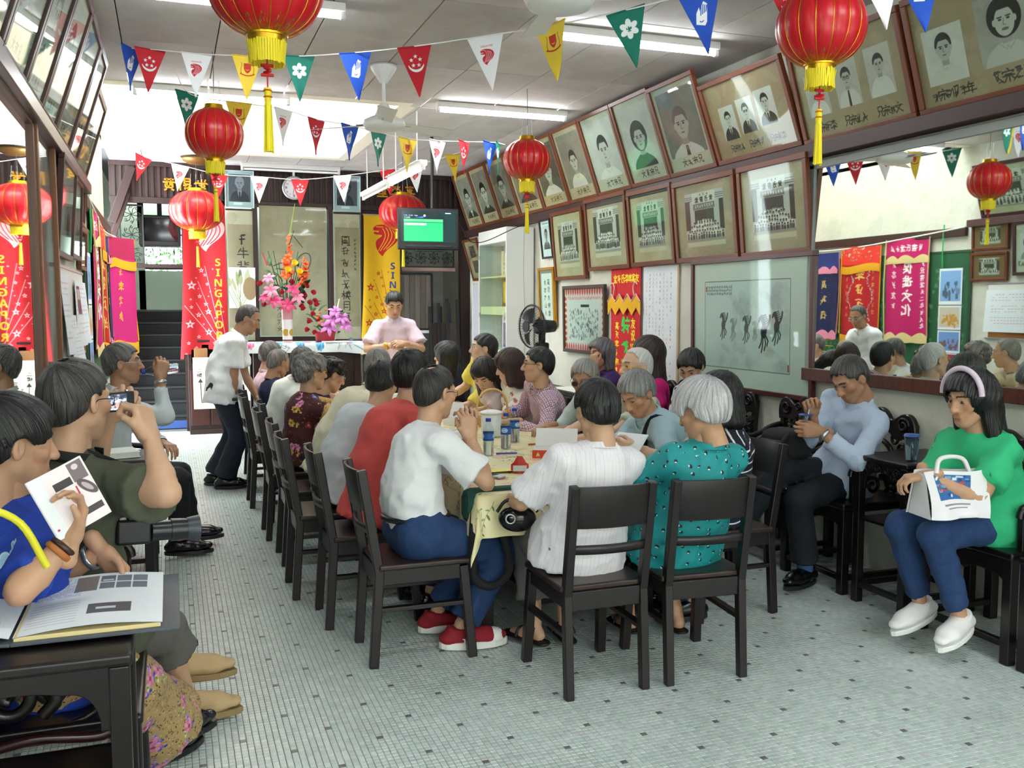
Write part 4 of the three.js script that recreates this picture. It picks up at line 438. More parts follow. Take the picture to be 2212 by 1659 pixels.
// display cabinet at the rear right
{ const t = thing('display_cabinet', 'tall white display cabinet with glass doors against the right wall', 'cabinet', [3.81, 0, -10.65]); const W = M('#e7eae6', 0.4);
  part(t, 'carcass', [bx(0.34, 2.51, 0.02, 0, 1.255, 0.5), bx(0.34, 2.51, 0.02, 0, 1.255, -0.5), bx(0.02, 2.51, 1.0, 0.16, 1.255, 0), bx(0.34, 0.16, 1.0, 0, 2.43, 0), bx(0.34, 0.7, 1.0, 0, 0.35, 0), bx(0.32, 0.025, 0.98, 0, 1.08, 0)], W); part(t, 'shelf', bx(0.3, 0.1, 0.98, 0, 1.55, 0), M('#cfd4a8', 0.5)); part(t, 'shelf', bx(0.3, 0.02, 0.98, 0, 1.95, 0), M('#cfd4a8', 0.5));
  for (const s of [-1, 1]) { part(t, 'glass_door', bx(0.005, 1.62, 0.48, -0.165, 1.53, s * 0.245, 0), GLASS); part(t, 'hinge', [1.0, 1.5, 2.2].map((y) => bx(0.02, 0.05, 0.03, -0.17, y, s * 0.475)), STEEL); }
  part(t, 'conduit', tube([[0.05, 0.9, 0.515], [0.06, 1.4, 0.515], [0.04, 2.0, 0.515], [0.05, 2.5, 0.515]], 0.004, 16, 5), M('#c4c4bc', 0.6));
  const st = (n, l, c, g, m, p, rx = 0) => { const o = solo(n, g, m, l, c, p, -90); o.rotation.x = rx; };
  const pl = (bg, ink) => A2.add(70, 80, (x, w, h) => { x.fillStyle = bg; x.fillRect(0, 0, w, h); column(x, '··宗··', 20, 10, 10, 13, ink, 0.12); column(x, '·氏··', 42, 10, 10, 13, ink, 0.12); });
  st('certificate', 'cream certificate leaning on the upper cabinet shelf', 'plaque', remap(bx(0.28, 0.3, 0.01, 0, 0.15, 0, 0), pl('#d6ccae', '#8c4038')), PRINT2, [3.78, 1.96, -10.55]); st('certificate', 'brown framed certificate behind the cream one in the cabinet', 'plaque', bx(0.2, 0.26, 0.02, 0, 0.13, 0), FRAME, [3.9, 1.96, -10.85]);
  st('award_plaque', 'gold award plaque in a brown frame on the middle cabinet shelf', 'plaque', [bx(0.42, 0.36, 0.02, 0, 0.18, 0)], M('#7d5a26', 0.5), [3.84, 1.6, -10.6]); st('award_plaque', 'yellow calligraphy sheet on the front of the brown plaque', 'plaque', remap(bx(0.26, 0.25, 0.006, 0, 0.13, 0, 0), pl('#d9b93c', '#4a3212')), PRINT2, [3.82, 1.64, -10.6]); st('plastic_folder', 'clear folder of papers beside the gold plaque in the cabinet', 'folder', bx(0.16, 0.36, 0.03, 0, 0.18, 0), M('#c6c2d4', 0.3), [3.76, 1.6, -10.3]); st('calendar', 'lilac calendar on the lowest cabinet shelf', 'calendar', remap(bx(0.4, 0.4, 0.02, 0, 0.2, 0, 0), A2.add(90, 90, (x, w, h) => { x.fillStyle = '#d8cfda'; x.fillRect(0, 0, w, h); x.fillStyle = '#6c5f8e'; x.fillRect(8, 26, w - 16, 60); x.fillStyle = '#b04a5a'; x.fillRect(8, 22, w - 16, 6); x.fillStyle = '#c59a3a'; x.beginPath(); x.arc(56, 62, 14, 0, 7); x.fill(); line(x, '····', 14, 6, 11, 18, '#7a4a5a', 0.14); })), PRINT2, [3.8, 1.1, -10.5]); }
{ const t = wallFrame('group_photograph', 'brown framed picture tilted under the television in the rear right corner', 1, -12.35, -11.75, [3.96, 1.95], [3.8, 2.5], A1.add(100, 100, (x, w, h) => { agedMat(x, w, h, '#8c7254'); x.fillStyle = '#5a4a38'; x.fillRect(26, 14, 44, 30); x.fillRect(26, 52, 44, 32); })); }
{ const t = thing('whiteboard', 'worn whiteboard with faint writing in the rear right corner', 'board', [3.96, 0.9, -11.9], -90); const R = A2.add(110, 120, (x, w, h) => { x.fillStyle = '#c3bfca'; x.fillRect(0, 0, w, h); x.strokeStyle = '#8b8d98'; for (let k = 0; k < 34; k++) glyph(x, '·', 30 + (k % 6) * 12, 16 + ((k / 6) | 0) * 11, 7, 0.1); x.fillStyle = '#d84a3a'; x.fillRect(94, 66, 10, 6); }); part(t, 'board', remap(bx(0.95, 1.0, 0.02, 0, 0.5, 0, 0), R), PRINT2); part(t, 'frame', [bx(0.03, 1.04, 0.03, -0.48, 0.5, 0), bx(0.97, 0.03, 0.03, 0, 0, 0)], WHITEP); part(t, 'power_cord', tube([[0.3, 1.6, 0.03], [0.32, 1.0, 0.03], [0.28, 0.5, 0.03]], 0.007, 14, 5), BLACKP); }
// ---------------------------------------------------------------- dining chairs (front towards +z, rear posts on z = 0)
function makeChair(label) {
  const t = thing('dining_chair', label, 'chair', [0, 0, 0]); const hw = 0.172;
  for (const s of [-1, 1]) {
    part(t, 'rear_leg', [bar([s * hw, 0, -0.03], [s * hw, 0.44, 0], 0.036, 0.042, 0.005), bar([s * hw, 0.42, 0], [s * hw, 0.89, -0.075], 0.036, 0.042, 0.005)], DARK);
    part(t, 'front_leg', bar([s * (hw + 0.012), 0, 0.425], [s * hw, 0.43, 0.385], 0.042, 0.042, 0.005), DARK);
    part(t, 'side_rail', bx(0.024, 0.07, 0.36, s * hw, 0.405, 0.19), DARK); part(t, 'side_stretcher', bar([s * hw, 0.26, 0.0], [s * (hw + 0.006), 0.26, 0.4], 0.02, 0.034), DARK);
  }
  part(t, 'front_rail', bx(0.32, 0.06, 0.024, 0, 0.405, 0.385), DARK); part(t, 'rear_rail', bx(0.32, 0.08, 0.024, 0, 0.4, -0.002), DARK);
  part(t, 'seat', bx(0.4, 0.028, 0.42, 0, 0.452, 0.205, 0.01), M('#33241f', 0.35, { map: woodTex }));
  const slat = (y0, y1, z0) => sheet(8, 2, (u, v) => [(u - 0.5) * 0.332, lerp(y0, y1, v), z0 - (v * (y1 - y0)) * 0.16 - 0.028 * (1 - (2 * u - 1) ** 2)], 0.016);
  part(t, 'top_slat', slat(0.715, 0.885, -0.052), DARK); part(t, 'lower_slat', slat(0.605, 0.64, -0.034), DARK);
  return t;
}
const CH = makeChair('dark wooden chair under the man in the striped white shirt, back to the viewer'); CH.userData.group = 'dining chairs around the long table'; let chairUsed = 0;
function chair(x, z, turn, label) { if (!chairUsed++) { CH.position.set(x, 0, z); CH.rotation.y = turn * D2R; CH.userData.label = label; return; } copyOf(CH, [x, 0, z], turn, label); }
chair(1.66, -3.42, 180, 'dark wooden chair under the man in the striped white shirt, back to the viewer'); chair(2.12, -3.4, 176, 'dark wooden chair under the white haired woman in teal');
chair(0.84, -4.17, 90, 'dark wooden chair under the man in the white T-shirt and jeans'); chair(0.735, -4.74, 90, 'dark wooden chair second from the front on the left side of the table'); chair(0.64, -5.28, 90, 'dark wooden chair third from the front on the left side'); chair(0.66, -5.98, 90, 'dark wooden chair under the man in the cream shirt'); chair(0.63, -6.66, 90, 'dark wooden chair under the woman in the brown flowered blouse'); chair(0.7, -7.2, 90, 'dark wooden chair under the woman in purple with glasses'); chair(0.61, -7.76, 90, 'dark wooden chair under the man in the white shirt, before the stooping man'); chair(0.66, -8.42, 90, 'dark wooden chair under the balding man in navy'); chair(0.68, -9.02, 90, 'dark wooden chair under the grey man in pink, last on the left');
chair(2.9, -4.2, -90, 'dark wooden chair under the woman in the striped sleeveless top'); chair(2.98, -4.72, -90, 'dark wooden chair under the man in light blue with a black strap'); chair(3.03, -5.26, -90, 'dark wooden chair under the old man with gold glasses'); chair(2.98, -5.8, -90, 'dark wooden chair under the man in dark glasses'); chair(2.86, -6.34, -90, 'dark wooden chair under the man in the checked shirt'); chair(2.84, -6.84, -90, 'dark wooden chair under the woman in the flowered blouse'); chair(2.84, -7.3, -90, 'dark wooden chair under the young woman looking down'); chair(2.84, -7.82, -90, 'dark wooden chair under the man in the yellow polo shirt'); chair(2.72, -8.4, -90, 'dark wooden chair under the woman in navy with bobbed hair');
// ---------------------------------------------------------------- long table and its oilcloth
const TX0 = 1.3, TX1 = 2.42, TZ0 = -3.97, TZ1 = -9.0, TY = 0.75;
{ const t = thing('dining_table', 'long dark table under the cream flowered tablecloth', 'table', [(TX0 + TX1) / 2, 0, (TZ0 + TZ1) / 2]); const L = TZ0 - TZ1, w = TX1 - TX0; part(t, 'tabletop', bx(w, 0.03, L, 0, TY - 0.022, 0), DARK); for (const z of [-1, 1]) for (const x of [-1, 1]) part(t, 'leg', bx(0.07, TY - 0.04, 0.07, x * (w / 2 - 0.12), (TY - 0.04) / 2, z * (L / 2 - 0.3)), DARK); part(t, 'apron', [bx(w - 0.2, 0.09, 0.025, 0, TY - 0.085, L / 2 - 0.28), bx(0.025, 0.09, L - 0.5, w / 2 - 0.12, TY - 0.085, 0), bx(0.025, 0.09, L - 0.5, -w / 2 + 0.12, TY - 0.085, 0)], DARK); part(t, 'footrest', bx(0.12, 0.05, L - 1.0, 0, 0.06, 0), DARK); }
const oilTex = canvas(1024, 1024, (x, w, h) => {
  x.fillStyle = '#e9dfae'; x.fillRect(0, 0, w, h); speckle(x, w, h, 60, ['#e2d59c', '#efe7c0'], 20, 90, 0.25);
  const leaf = (px, py, s, a, c) => { x.save(); x.translate(px, py); x.rotate(a); x.fillStyle = c; x.beginPath(); x.moveTo(0, 0); x.quadraticCurveTo(s * 0.4, -s * 0.35, s, 0); x.quadraticCurveTo(s * 0.4, s * 0.35, 0, 0); x.fill(); x.strokeStyle = '#55663a'; x.lineWidth = 1; x.beginPath(); x.moveTo(0, 0); x.lineTo(s * 0.9, 0); x.stroke(); x.restore(); };
  for (let k = 0; k < 34; k++) { let px = rnd() * w, py = rnd() * h, a = rnd() * 7; x.strokeStyle = '#7a7f4a'; x.lineWidth = 2.5; for (let q = 0; q < 8; q++) { const nx = px + Math.cos(a) * 26, ny = py + Math.sin(a) * 26; x.beginPath(); x.moveTo(px, py); x.lineTo(nx, ny); x.stroke(); px = nx; py = ny; a += rr(-0.5, 0.5); leaf(px, py, rr(22, 38), a + (q % 2 ? 0.9 : -0.9), ['#6f8a4d', '#8aa065', '#566f3a', '#9cae7c'][q % 4]); } }
  for (let k = 0; k < 18; k++) { const px = rnd() * w, py = rnd() * h; for (let q = 0; q < 7; q++) { x.fillStyle = ['#f0bfae', '#ec9f90', '#f5dcd0'][q % 3]; x.beginPath(); x.ellipse(px + Math.cos(q * 0.9) * 17, py + Math.sin(q * 0.9) * 17, 17, 12, q * 0.9, 0, 7); x.fill(); } x.fillStyle = '#e5853f'; x.beginPath(); x.arc(px, py, 9, 0, 7); x.fill(); speckle(x, 1, 1, 1, ['#c63'], 1, 2); }
  x.strokeStyle = 'rgba(120,96,60,0.75)'; x.lineWidth = 2; for (const a of [170, 682]) { x.beginPath(); x.moveTo(a, 0); x.lineTo(a, h); x.moveTo(0, a); x.lineTo(w, a); x.stroke(); }
});
{ // lies flat, bends over the edges, hangs in folds; the near left corner hangs lower
  const ov = 0.2, nu = 64, nv = 150, W = TX1 - TX0, L = TZ0 - TZ1, R = 0.015;
  const fn = (u, v) => { let a = -ov + u * (W + 2 * ov), b = -ov + v * (L + 2 * ov), y = TY + 0.003, x = clamp(a, 0, W), z = clamp(b, 0, L), da = a < 0 ? -a : a > W ? a - W : 0, db = b < 0 ? -b : b > L ? b - L : 0; const d = Math.hypot(da, db), sx = Math.sign(a - W / 2), sz = Math.sign(b - L / 2), corner = Math.min(da, db) / ov, f = 0.018 * Math.sin((da > db ? b : a) * 15) * Math.min(1, d / ov) + 0.012 * Math.sin((da > db ? b : a) * 34 + 1) * Math.min(1, d / ov);
    if (d > 0) { const o = Math.min(d, R * 1.5) * 0.6 + f + 0.02 * d / ov + corner * 0.05; const n = d || 1; x += sx * o * (da / n) * (da ? 1 : 0); z += sz * o * (db / n) * (db ? 1 : 0); y -= Math.max(0, d - R * 0.5) * (1 + 0.15 * corner); }
    return [TX0 + x, y, TZ0 - z]; };
  const g = sheet(nu, nv, fn, 0.0016, [0, 0, (W + 2 * ov) / 0.9, (L + 2 * ov) / 0.9]); const c = solo('tablecloth', g, M('#ffffff', 0.32, { map: oilTex }), 'cream oilcloth with green leaves and roses over the long table', 'tablecloth'); c.material.side = THREE.DoubleSide; }
// ---------------------------------------------------------------- blackwood furniture along the walls (front towards +z)
const scroll = (cx, cy, r, turns, dir = 1, n = 16) => { const p = []; for (let k = 0; k <= n; k++) { const a = dir * (k / n) * turns * 6.283, q = r * (1 - 0.8 * k / n); p.push([cx + Math.cos(a) * q, cy + Math.sin(a) * q, 0]); } return p; };
function makeArmchair(label) {
  const t = thing('carved_armchair', label, 'armchair', [0, 0, 0], 0); const B = BLACKWOOD, w = 0.56, d = 0.5;
  for (const [x, z] of [[-1, 0], [1, 0], [-1, 1], [1, 1]]) part(t, 'leg', bx(0.05, 0.5, 0.05, x * (w / 2 - 0.025), 0.25, z * (d - 0.05) + 0.025, 0.006), B);
  part(t, 'seat', [bx(w + 0.01, 0.035, d + 0.01, 0, 0.495, d / 2, 0.012), bx(w - 0.02, 0.02, d - 0.02, 0, 0.468, d / 2)], B);
  const ap = new THREE.Shape(); ap.moveTo(-w / 2 + 0.04, 0); ap.lineTo(w / 2 - 0.04, 0); ap.lineTo(w / 2 - 0.04, -0.1); ap.quadraticCurveTo(w / 2 - 0.07, -0.05, w / 2 - 0.14, -0.055); ap.quadraticCurveTo(0.06, -0.04, 0, -0.075); ap.quadraticCurveTo(-0.06, -0.04, -w / 2 + 0.14, -0.055); ap.quadraticCurveTo(-w / 2 + 0.07, -0.05, -w / 2 + 0.04, -0.1);
  part(t, 'apron', mv(extrude(ap, 0.016, 0.003), 0, 0.46, d - 0.03), B);
  part(t, 'stretcher', bx(w - 0.06, 0.03, 0.035, 0, 0.09, d - 0.026), B); for (const s of [-1, 1]) part(t, 'stretcher', bx(0.035, 0.03, d - 0.08, s * (w / 2 - 0.025), 0.09, d / 2), B);
  // back: posts, crest with scrolls, pierced panel round a marble plate
  for (const s of [-1, 1]) part(t, 'back_post', bar([s * (w / 2 - 0.025), 0.5, 0.03], [s * (w / 2 - 0.025), 0.93, 0.0], 0.04, 0.04, 0.006), B);
  const cr = new THREE.Shape(); cr.moveTo(-0.28, 0.84); cr.bezierCurveTo(-0.3, 0.93, -0.26, 0.99, -0.2, 0.98); cr.bezierCurveTo(-0.14, 0.97, -0.13, 0.92, -0.08, 0.95); cr.bezierCurveTo(-0.04, 1.02, 0.04, 1.02, 0.08, 0.95); cr.bezierCurveTo(0.13, 0.92, 0.14, 0.97, 0.2, 0.98); cr.bezierCurveTo(0.26, 0.99, 0.3, 0.93, 0.28, 0.84); cr.bezierCurveTo(0.2, 0.86, 0.14, 0.82, 0.1, 0.86); cr.bezierCurveTo(0.05, 0.9, -0.05, 0.9, -0.1, 0.86); cr.bezierCurveTo(-0.14, 0.82, -0.2, 0.86, -0.28, 0.84);
  part(t, 'crest_rail', extrude(cr, 0.026, 0.005, 10), B); part(t, 'scroll_carving', [-1, 1].flatMap((s) => [tube(scroll(s * 0.2, 0.92, 0.045, 1.5, s).map((p) => [p[0], p[1], 0.034]), 0.009, 26, 5), tube(scroll(s * 0.07, 0.93, 0.03, 1.3, -s).map((p) => [p[0], p[1], 0.034]), 0.008, 20, 5)]), B);
  part(t, 'marble_plate', rot(new THREE.CylinderGeometry(0.105, 0.105, 0.014, 28), 90, 0, 0).translate(0, 0.7, 0.018), M('#a9a699', 0.25));
  part(t, 'back_ring', mv(new THREE.TorusGeometry(0.115, 0.016, 8, 30), 0, 0.7, 0.02), B);
  part(t, 'pierced_carving', [-1, 1].flatMap((s) => [...[[0.19, 0.78, 0.05], [0.19, 0.66, 0.05], [0.2, 0.57, 0.038], [0.13, 0.83, 0.04], [0.11, 0.55, 0.04]].map(([a, b, r], i) => tube(scroll(s * a, b, r, 1.4, i % 2 ? s : -s).map((p) => [p[0], p[1], 0.02]), 0.01, 20, 5)), tube([[s * 0.115, 0.72, 0.02], [s * 0.18, 0.72, 0.02], [s * 0.24, 0.7, 0.02]], 0.012, 8, 5), tube([[s * 0.06, 0.6, 0.02], [s * 0.08, 0.54, 0.02], [s * 0.06, 0.51, 0.02]], 0.012, 8, 5)]), B);
  for (const s of [-1, 1]) { const x = s * (w / 2 - 0.02); part(t, 'arm_rail', tube([[x, 0.8, 0.02], [x, 0.78, 0.12], [x, 0.73, 0.24], [x, 0.715, 0.36], [x, 0.7, 0.43], [x, 0.66, 0.44]], 0.019, 20, 8), B); part(t, 'arm_post', bar([x, 0.51, 0.42], [x, 0.7, 0.425], 0.034, 0.034, 0.006), B); part(t, 'arm_carving', [[0.14, 0.62, 0.06], [0.29, 0.6, 0.055], [0.21, 0.66, 0.03]].map(([z, y, r], i) => tube(scroll(z, y, r, 1.4, i % 2 ? 1 : -1).map((p) => [x, p[1], p[0]]), 0.011, 20, 5)), B); part(t, 'arm_frame', tube([[x, 0.53, 0.05], [x, 0.74, 0.05], [x, 0.7, 0.2], [x, 0.66, 0.39], [x, 0.53, 0.39]], 0.01, 30, 5, true), B); }
  return t;
}
const AC = makeArmchair('carved blackwood armchair with its pierced back showing, left of the man drinking from a cup'); AC.position.set(3.96, 0, -5.1); AC.rotation.y = -90 * D2R; AC.userData.group = 'carved blackwood armchairs along the walls';
const ac = (x, z, turn, label) => copyOf(AC, [x, 0, z], turn, label);
ac(3.96, -4.42, -90, 'carved blackwood armchair under the man with crossed legs'); ac(3.96, -3.32, -90, 'carved blackwood armchair under the woman in the green T-shirt'); ac(3.96, -2.72, -90, 'carved blackwood armchair cut off by the right edge of the view'); ac(3.96, -5.95, -90, 'carved blackwood armchair under the person in the grey printed T-shirt'); ac(3.96, -6.68, -90, 'carved blackwood armchair under the woman in magenta'); ac(3.96, -7.36, -90, 'carved blackwood armchair under the woman in the purple blouse');
ac(-0.6, -2.9, 90, 'carved blackwood armchair under the woman in the blue blouse, left foreground'); ac(-0.6, -3.48, 90, 'carved blackwood armchair under the man taking a photograph'); ac(-0.6, -6.15, 90, 'carved blackwood armchair under the man drinking from a bottle');
function makeTea(label) {
  const t = thing('tea_table', label, 'side table', [0, 0, 0]); const B = BLACKWOOD, w = 0.4, d = 0.5, h = 0.81;
  part(t, 'tabletop', [bx(w, 0.03, d, 0, h - 0.015, d / 2, 0.01)], B); for (const [x, z] of [[-1, 0], [1, 0], [-1, 1], [1, 1]]) part(t, 'leg', bx(0.045, h - 0.03, 0.045, x * (w / 2 - 0.03), (h - 0.03) / 2, z * (d - 0.06) + 0.03, 0.005), B);
  part(t, 'shelf', bx(w - 0.06, 0.02, d - 0.06, 0, 0.46, d / 2), B); part(t, 'stretcher', [bx(w - 0.08, 0.03, 0.03, 0, 0.1, d - 0.03), bx(w - 0.08, 0.03, 0.03, 0, 0.1, 0.03), bx(0.03, 0.03, d - 0.08, -w / 2 + 0.03, 0.1, d / 2), bx(0.03, 0.03, d - 0.08, w / 2 - 0.03, 0.1, d / 2)], B);
  const ap = (wd) => { const s = new THREE.Shape(); s.moveTo(-wd, 0); s.lineTo(wd, 0); s.lineTo(wd, -0.15); s.lineTo(wd - 0.02, -0.15); s.bezierCurveTo(wd - 0.02, -0.08, wd - 0.06, -0.05, wd - 0.1, -0.055); s.quadraticCurveTo(0, -0.03, -wd + 0.1, -0.055); s.bezierCurveTo(-wd + 0.06, -0.05, -wd + 0.02, -0.08, -wd + 0.02, -0.15); s.lineTo(-wd, -0.15); s.closePath(); return extrude(s, 0.014, 0.002); };
  part(t, 'apron', mv(ap(w / 2 - 0.05), 0, h - 0.03, d - 0.04), B); for (const s of [-1, 1]) part(t, 'apron', rot(ap(d / 2 - 0.05), 0, 90, 0).translate(s * (w / 2 - 0.03) - 0.007, h - 0.03, d / 2), B);
  part(t, 'apron_carving', [-1, 1].flatMap((s) => [tube(scroll(s * 0.1, h - 0.065, 0.026, 1.3, s).map((p) => [p[0], p[1], d - 0.022]), 0.006, 18, 5), tube(scroll(s * 0.035, h - 0.06, 0.02, 1.3, -s).map((p) => [p[0], p[1], d - 0.022]), 0.005, 18, 5)]), B);
  return t;
}
const TT = makeTea('blackwood tea table with a blue lidded cup beside the woman in green'); TT.position.set(3.95, 0, -3.87); TT.rotation.y = -90 * D2R;
copyOf(TT, [-0.6, 0, -5.35], 90, 'blackwood tea table with a notebook at the left wall');
{ const t = copyOf(TT, [-0.6, 0, -2.42], 90, 'carved blackwood tea table in the left foreground under the open album'), B = BLACKWOOD; t.scale.set(0.85, 1, 1); const fr = [[0.06, 0.74], [0.2, 0.75], [0.24, 0.72], [0.36, 0.73], [0.43, 0.7], [0.42, 0.6], [0.45, 0.52], [0.42, 0.49], [0.25, 0.5], [0.07, 0.49], [0.05, 0.6]]; part(t, 'carved_side_frame', tube(fr.map(([z, y]) => [0.185, y, z]), 0.015, 60, 8, true), M('#2a1216', 0.22)); part(t, 'side_carving', [tube(scroll(0.2, 0.62, 0.08, 1.7, 1, 26).map((p) => [0.185, p[1], p[0]]), 0.017, 40, 8), tube([[0.185, 0.7, 0.1], [0.185, 0.66, 0.16], [0.185, 0.68, 0.24], [0.185, 0.6, 0.3], [0.185, 0.56, 0.27]], 0.018, 24, 8), tube(scroll(0.11, 0.56, 0.05, 1.4, -1).map((p) => [0.185, p[1], p[0]]), 0.014, 24, 8), tube(scroll(0.33, 0.66, 0.035, 1.4, -1).map((p) => [0.185, p[1], p[0]]), 0.012, 24, 8)], B); }
{ const t = copyOf(TT, [3.95, 0, -8.1], -90, 'blackwood tea table covered with a white sheet near the pedestal fan'); t.scale.set(1.6, 1, 1); solo('paper_sheet', bx(0.5, 0.006, 0.62, 0, 0, 0, 0.002), M('#e6ebe8', 0.6), 'white sheet on the tea table behind the man in dark glasses', 'paper', [3.72, 0.815, -8.1]); }
solo('bench', [bx(0.5, 0.05, 1.6, 0, 0.72, 0), bx(0.45, 0.3, 0.04, 0, 0.55, 0.7), bx(0.45, 0.7, 0.05, 0, 0.35, -0.7), bx(0.45, 0.7, 0.05, 0, 0.35, 0.75)], WOODD, 'dark wooden bench against the right wall beside the pedestal fan', 'bench', [3.72, 0, -9.35]);
// ---------------------------------------------------------------- altar table with flowered cloth at the rear
{ const t = thing('altar_table', 'tall dark wooden table under the flowers at the back', 'table', [1.38, 0, -10.35]); part(t, 'tabletop', bx(1.2, 0.05, 0.55, 0, 1.18, 0), WOODD); part(t, 'front_panel', bx(1.12, 0.75, 0.03, 0, 0.78, 0.22), M('#22100f', 0.4)); for (const [x, z] of [[-1, -1], [1, -1], [-1, 1], [1, 1]]) part(t, 'leg', bx(0.07, 1.16, 0.07, x * 0.53, 0.58, z * 0.22), WOODD);
  part(t, 'shelf', bx(1.1, 0.03, 0.45, 0, 0.4, 0), WOODD); part(t, 'carving', [-1, 0, 1].map((s) => tube(scroll(s * 0.3, 0.85, 0.12, 1.6, s || 1).map((p) => [p[0], p[1], 0.24]), 0.008, 26, 5)), WOODD); }
{ const tex = A2.add(420, 64, (x, w, h) => { x.fillStyle = '#e4eef2'; x.fillRect(0, 0, w, h); for (let k = 0; k < 13; k++) { const px = 16 + k * 33, py = rr(20, 46), c = k % 2 ? ['#6fb2dc', '#3f8fca'] : ['#e78fae', '#d5618b']; for (let q = 0; q < 9; q++) { x.fillStyle = c[q % 2]; x.beginPath(); x.ellipse(px + Math.cos(q * 0.7) * 8, py + Math.sin(q * 0.7) * 8, 8, 6, q * 0.7, 0, 7); x.fill(); } } x.strokeStyle = '#4b8a86'; for (let k = 0; k < 22; k++) { x.beginPath(); x.moveTo(w * 0.72 + rr(0, 90), rr(0, h)); x.lineTo(w * 0.72 + rr(0, 110), rr(0, h)); x.stroke(); } });
  const fn = (u, v) => { const x = -0.64 + u * 1.3, b = v * 0.72, sag = u > 0.75 ? (u - 0.75) * 0.16 : 0; return b < 0.56 ? [x, 1.212, -0.27 + b] : [x, 1.212 - (b - 0.56) * 0.62 - sag * (b - 0.56) * 5, 0.292 + 0.01 * Math.sin(u * 22) * (b - 0.56) * 6]; };
  const g = sheet(40, 18, fn, 0.002, [tex[0], tex[3], tex[2], tex[1]]); const n = g.attributes.uv; solo('altar_cloth', g, CLOTH2, 'white cloth printed with pink and blue roses on the tall rear table', 'tablecloth', [1.38, 0, -10.35]); }
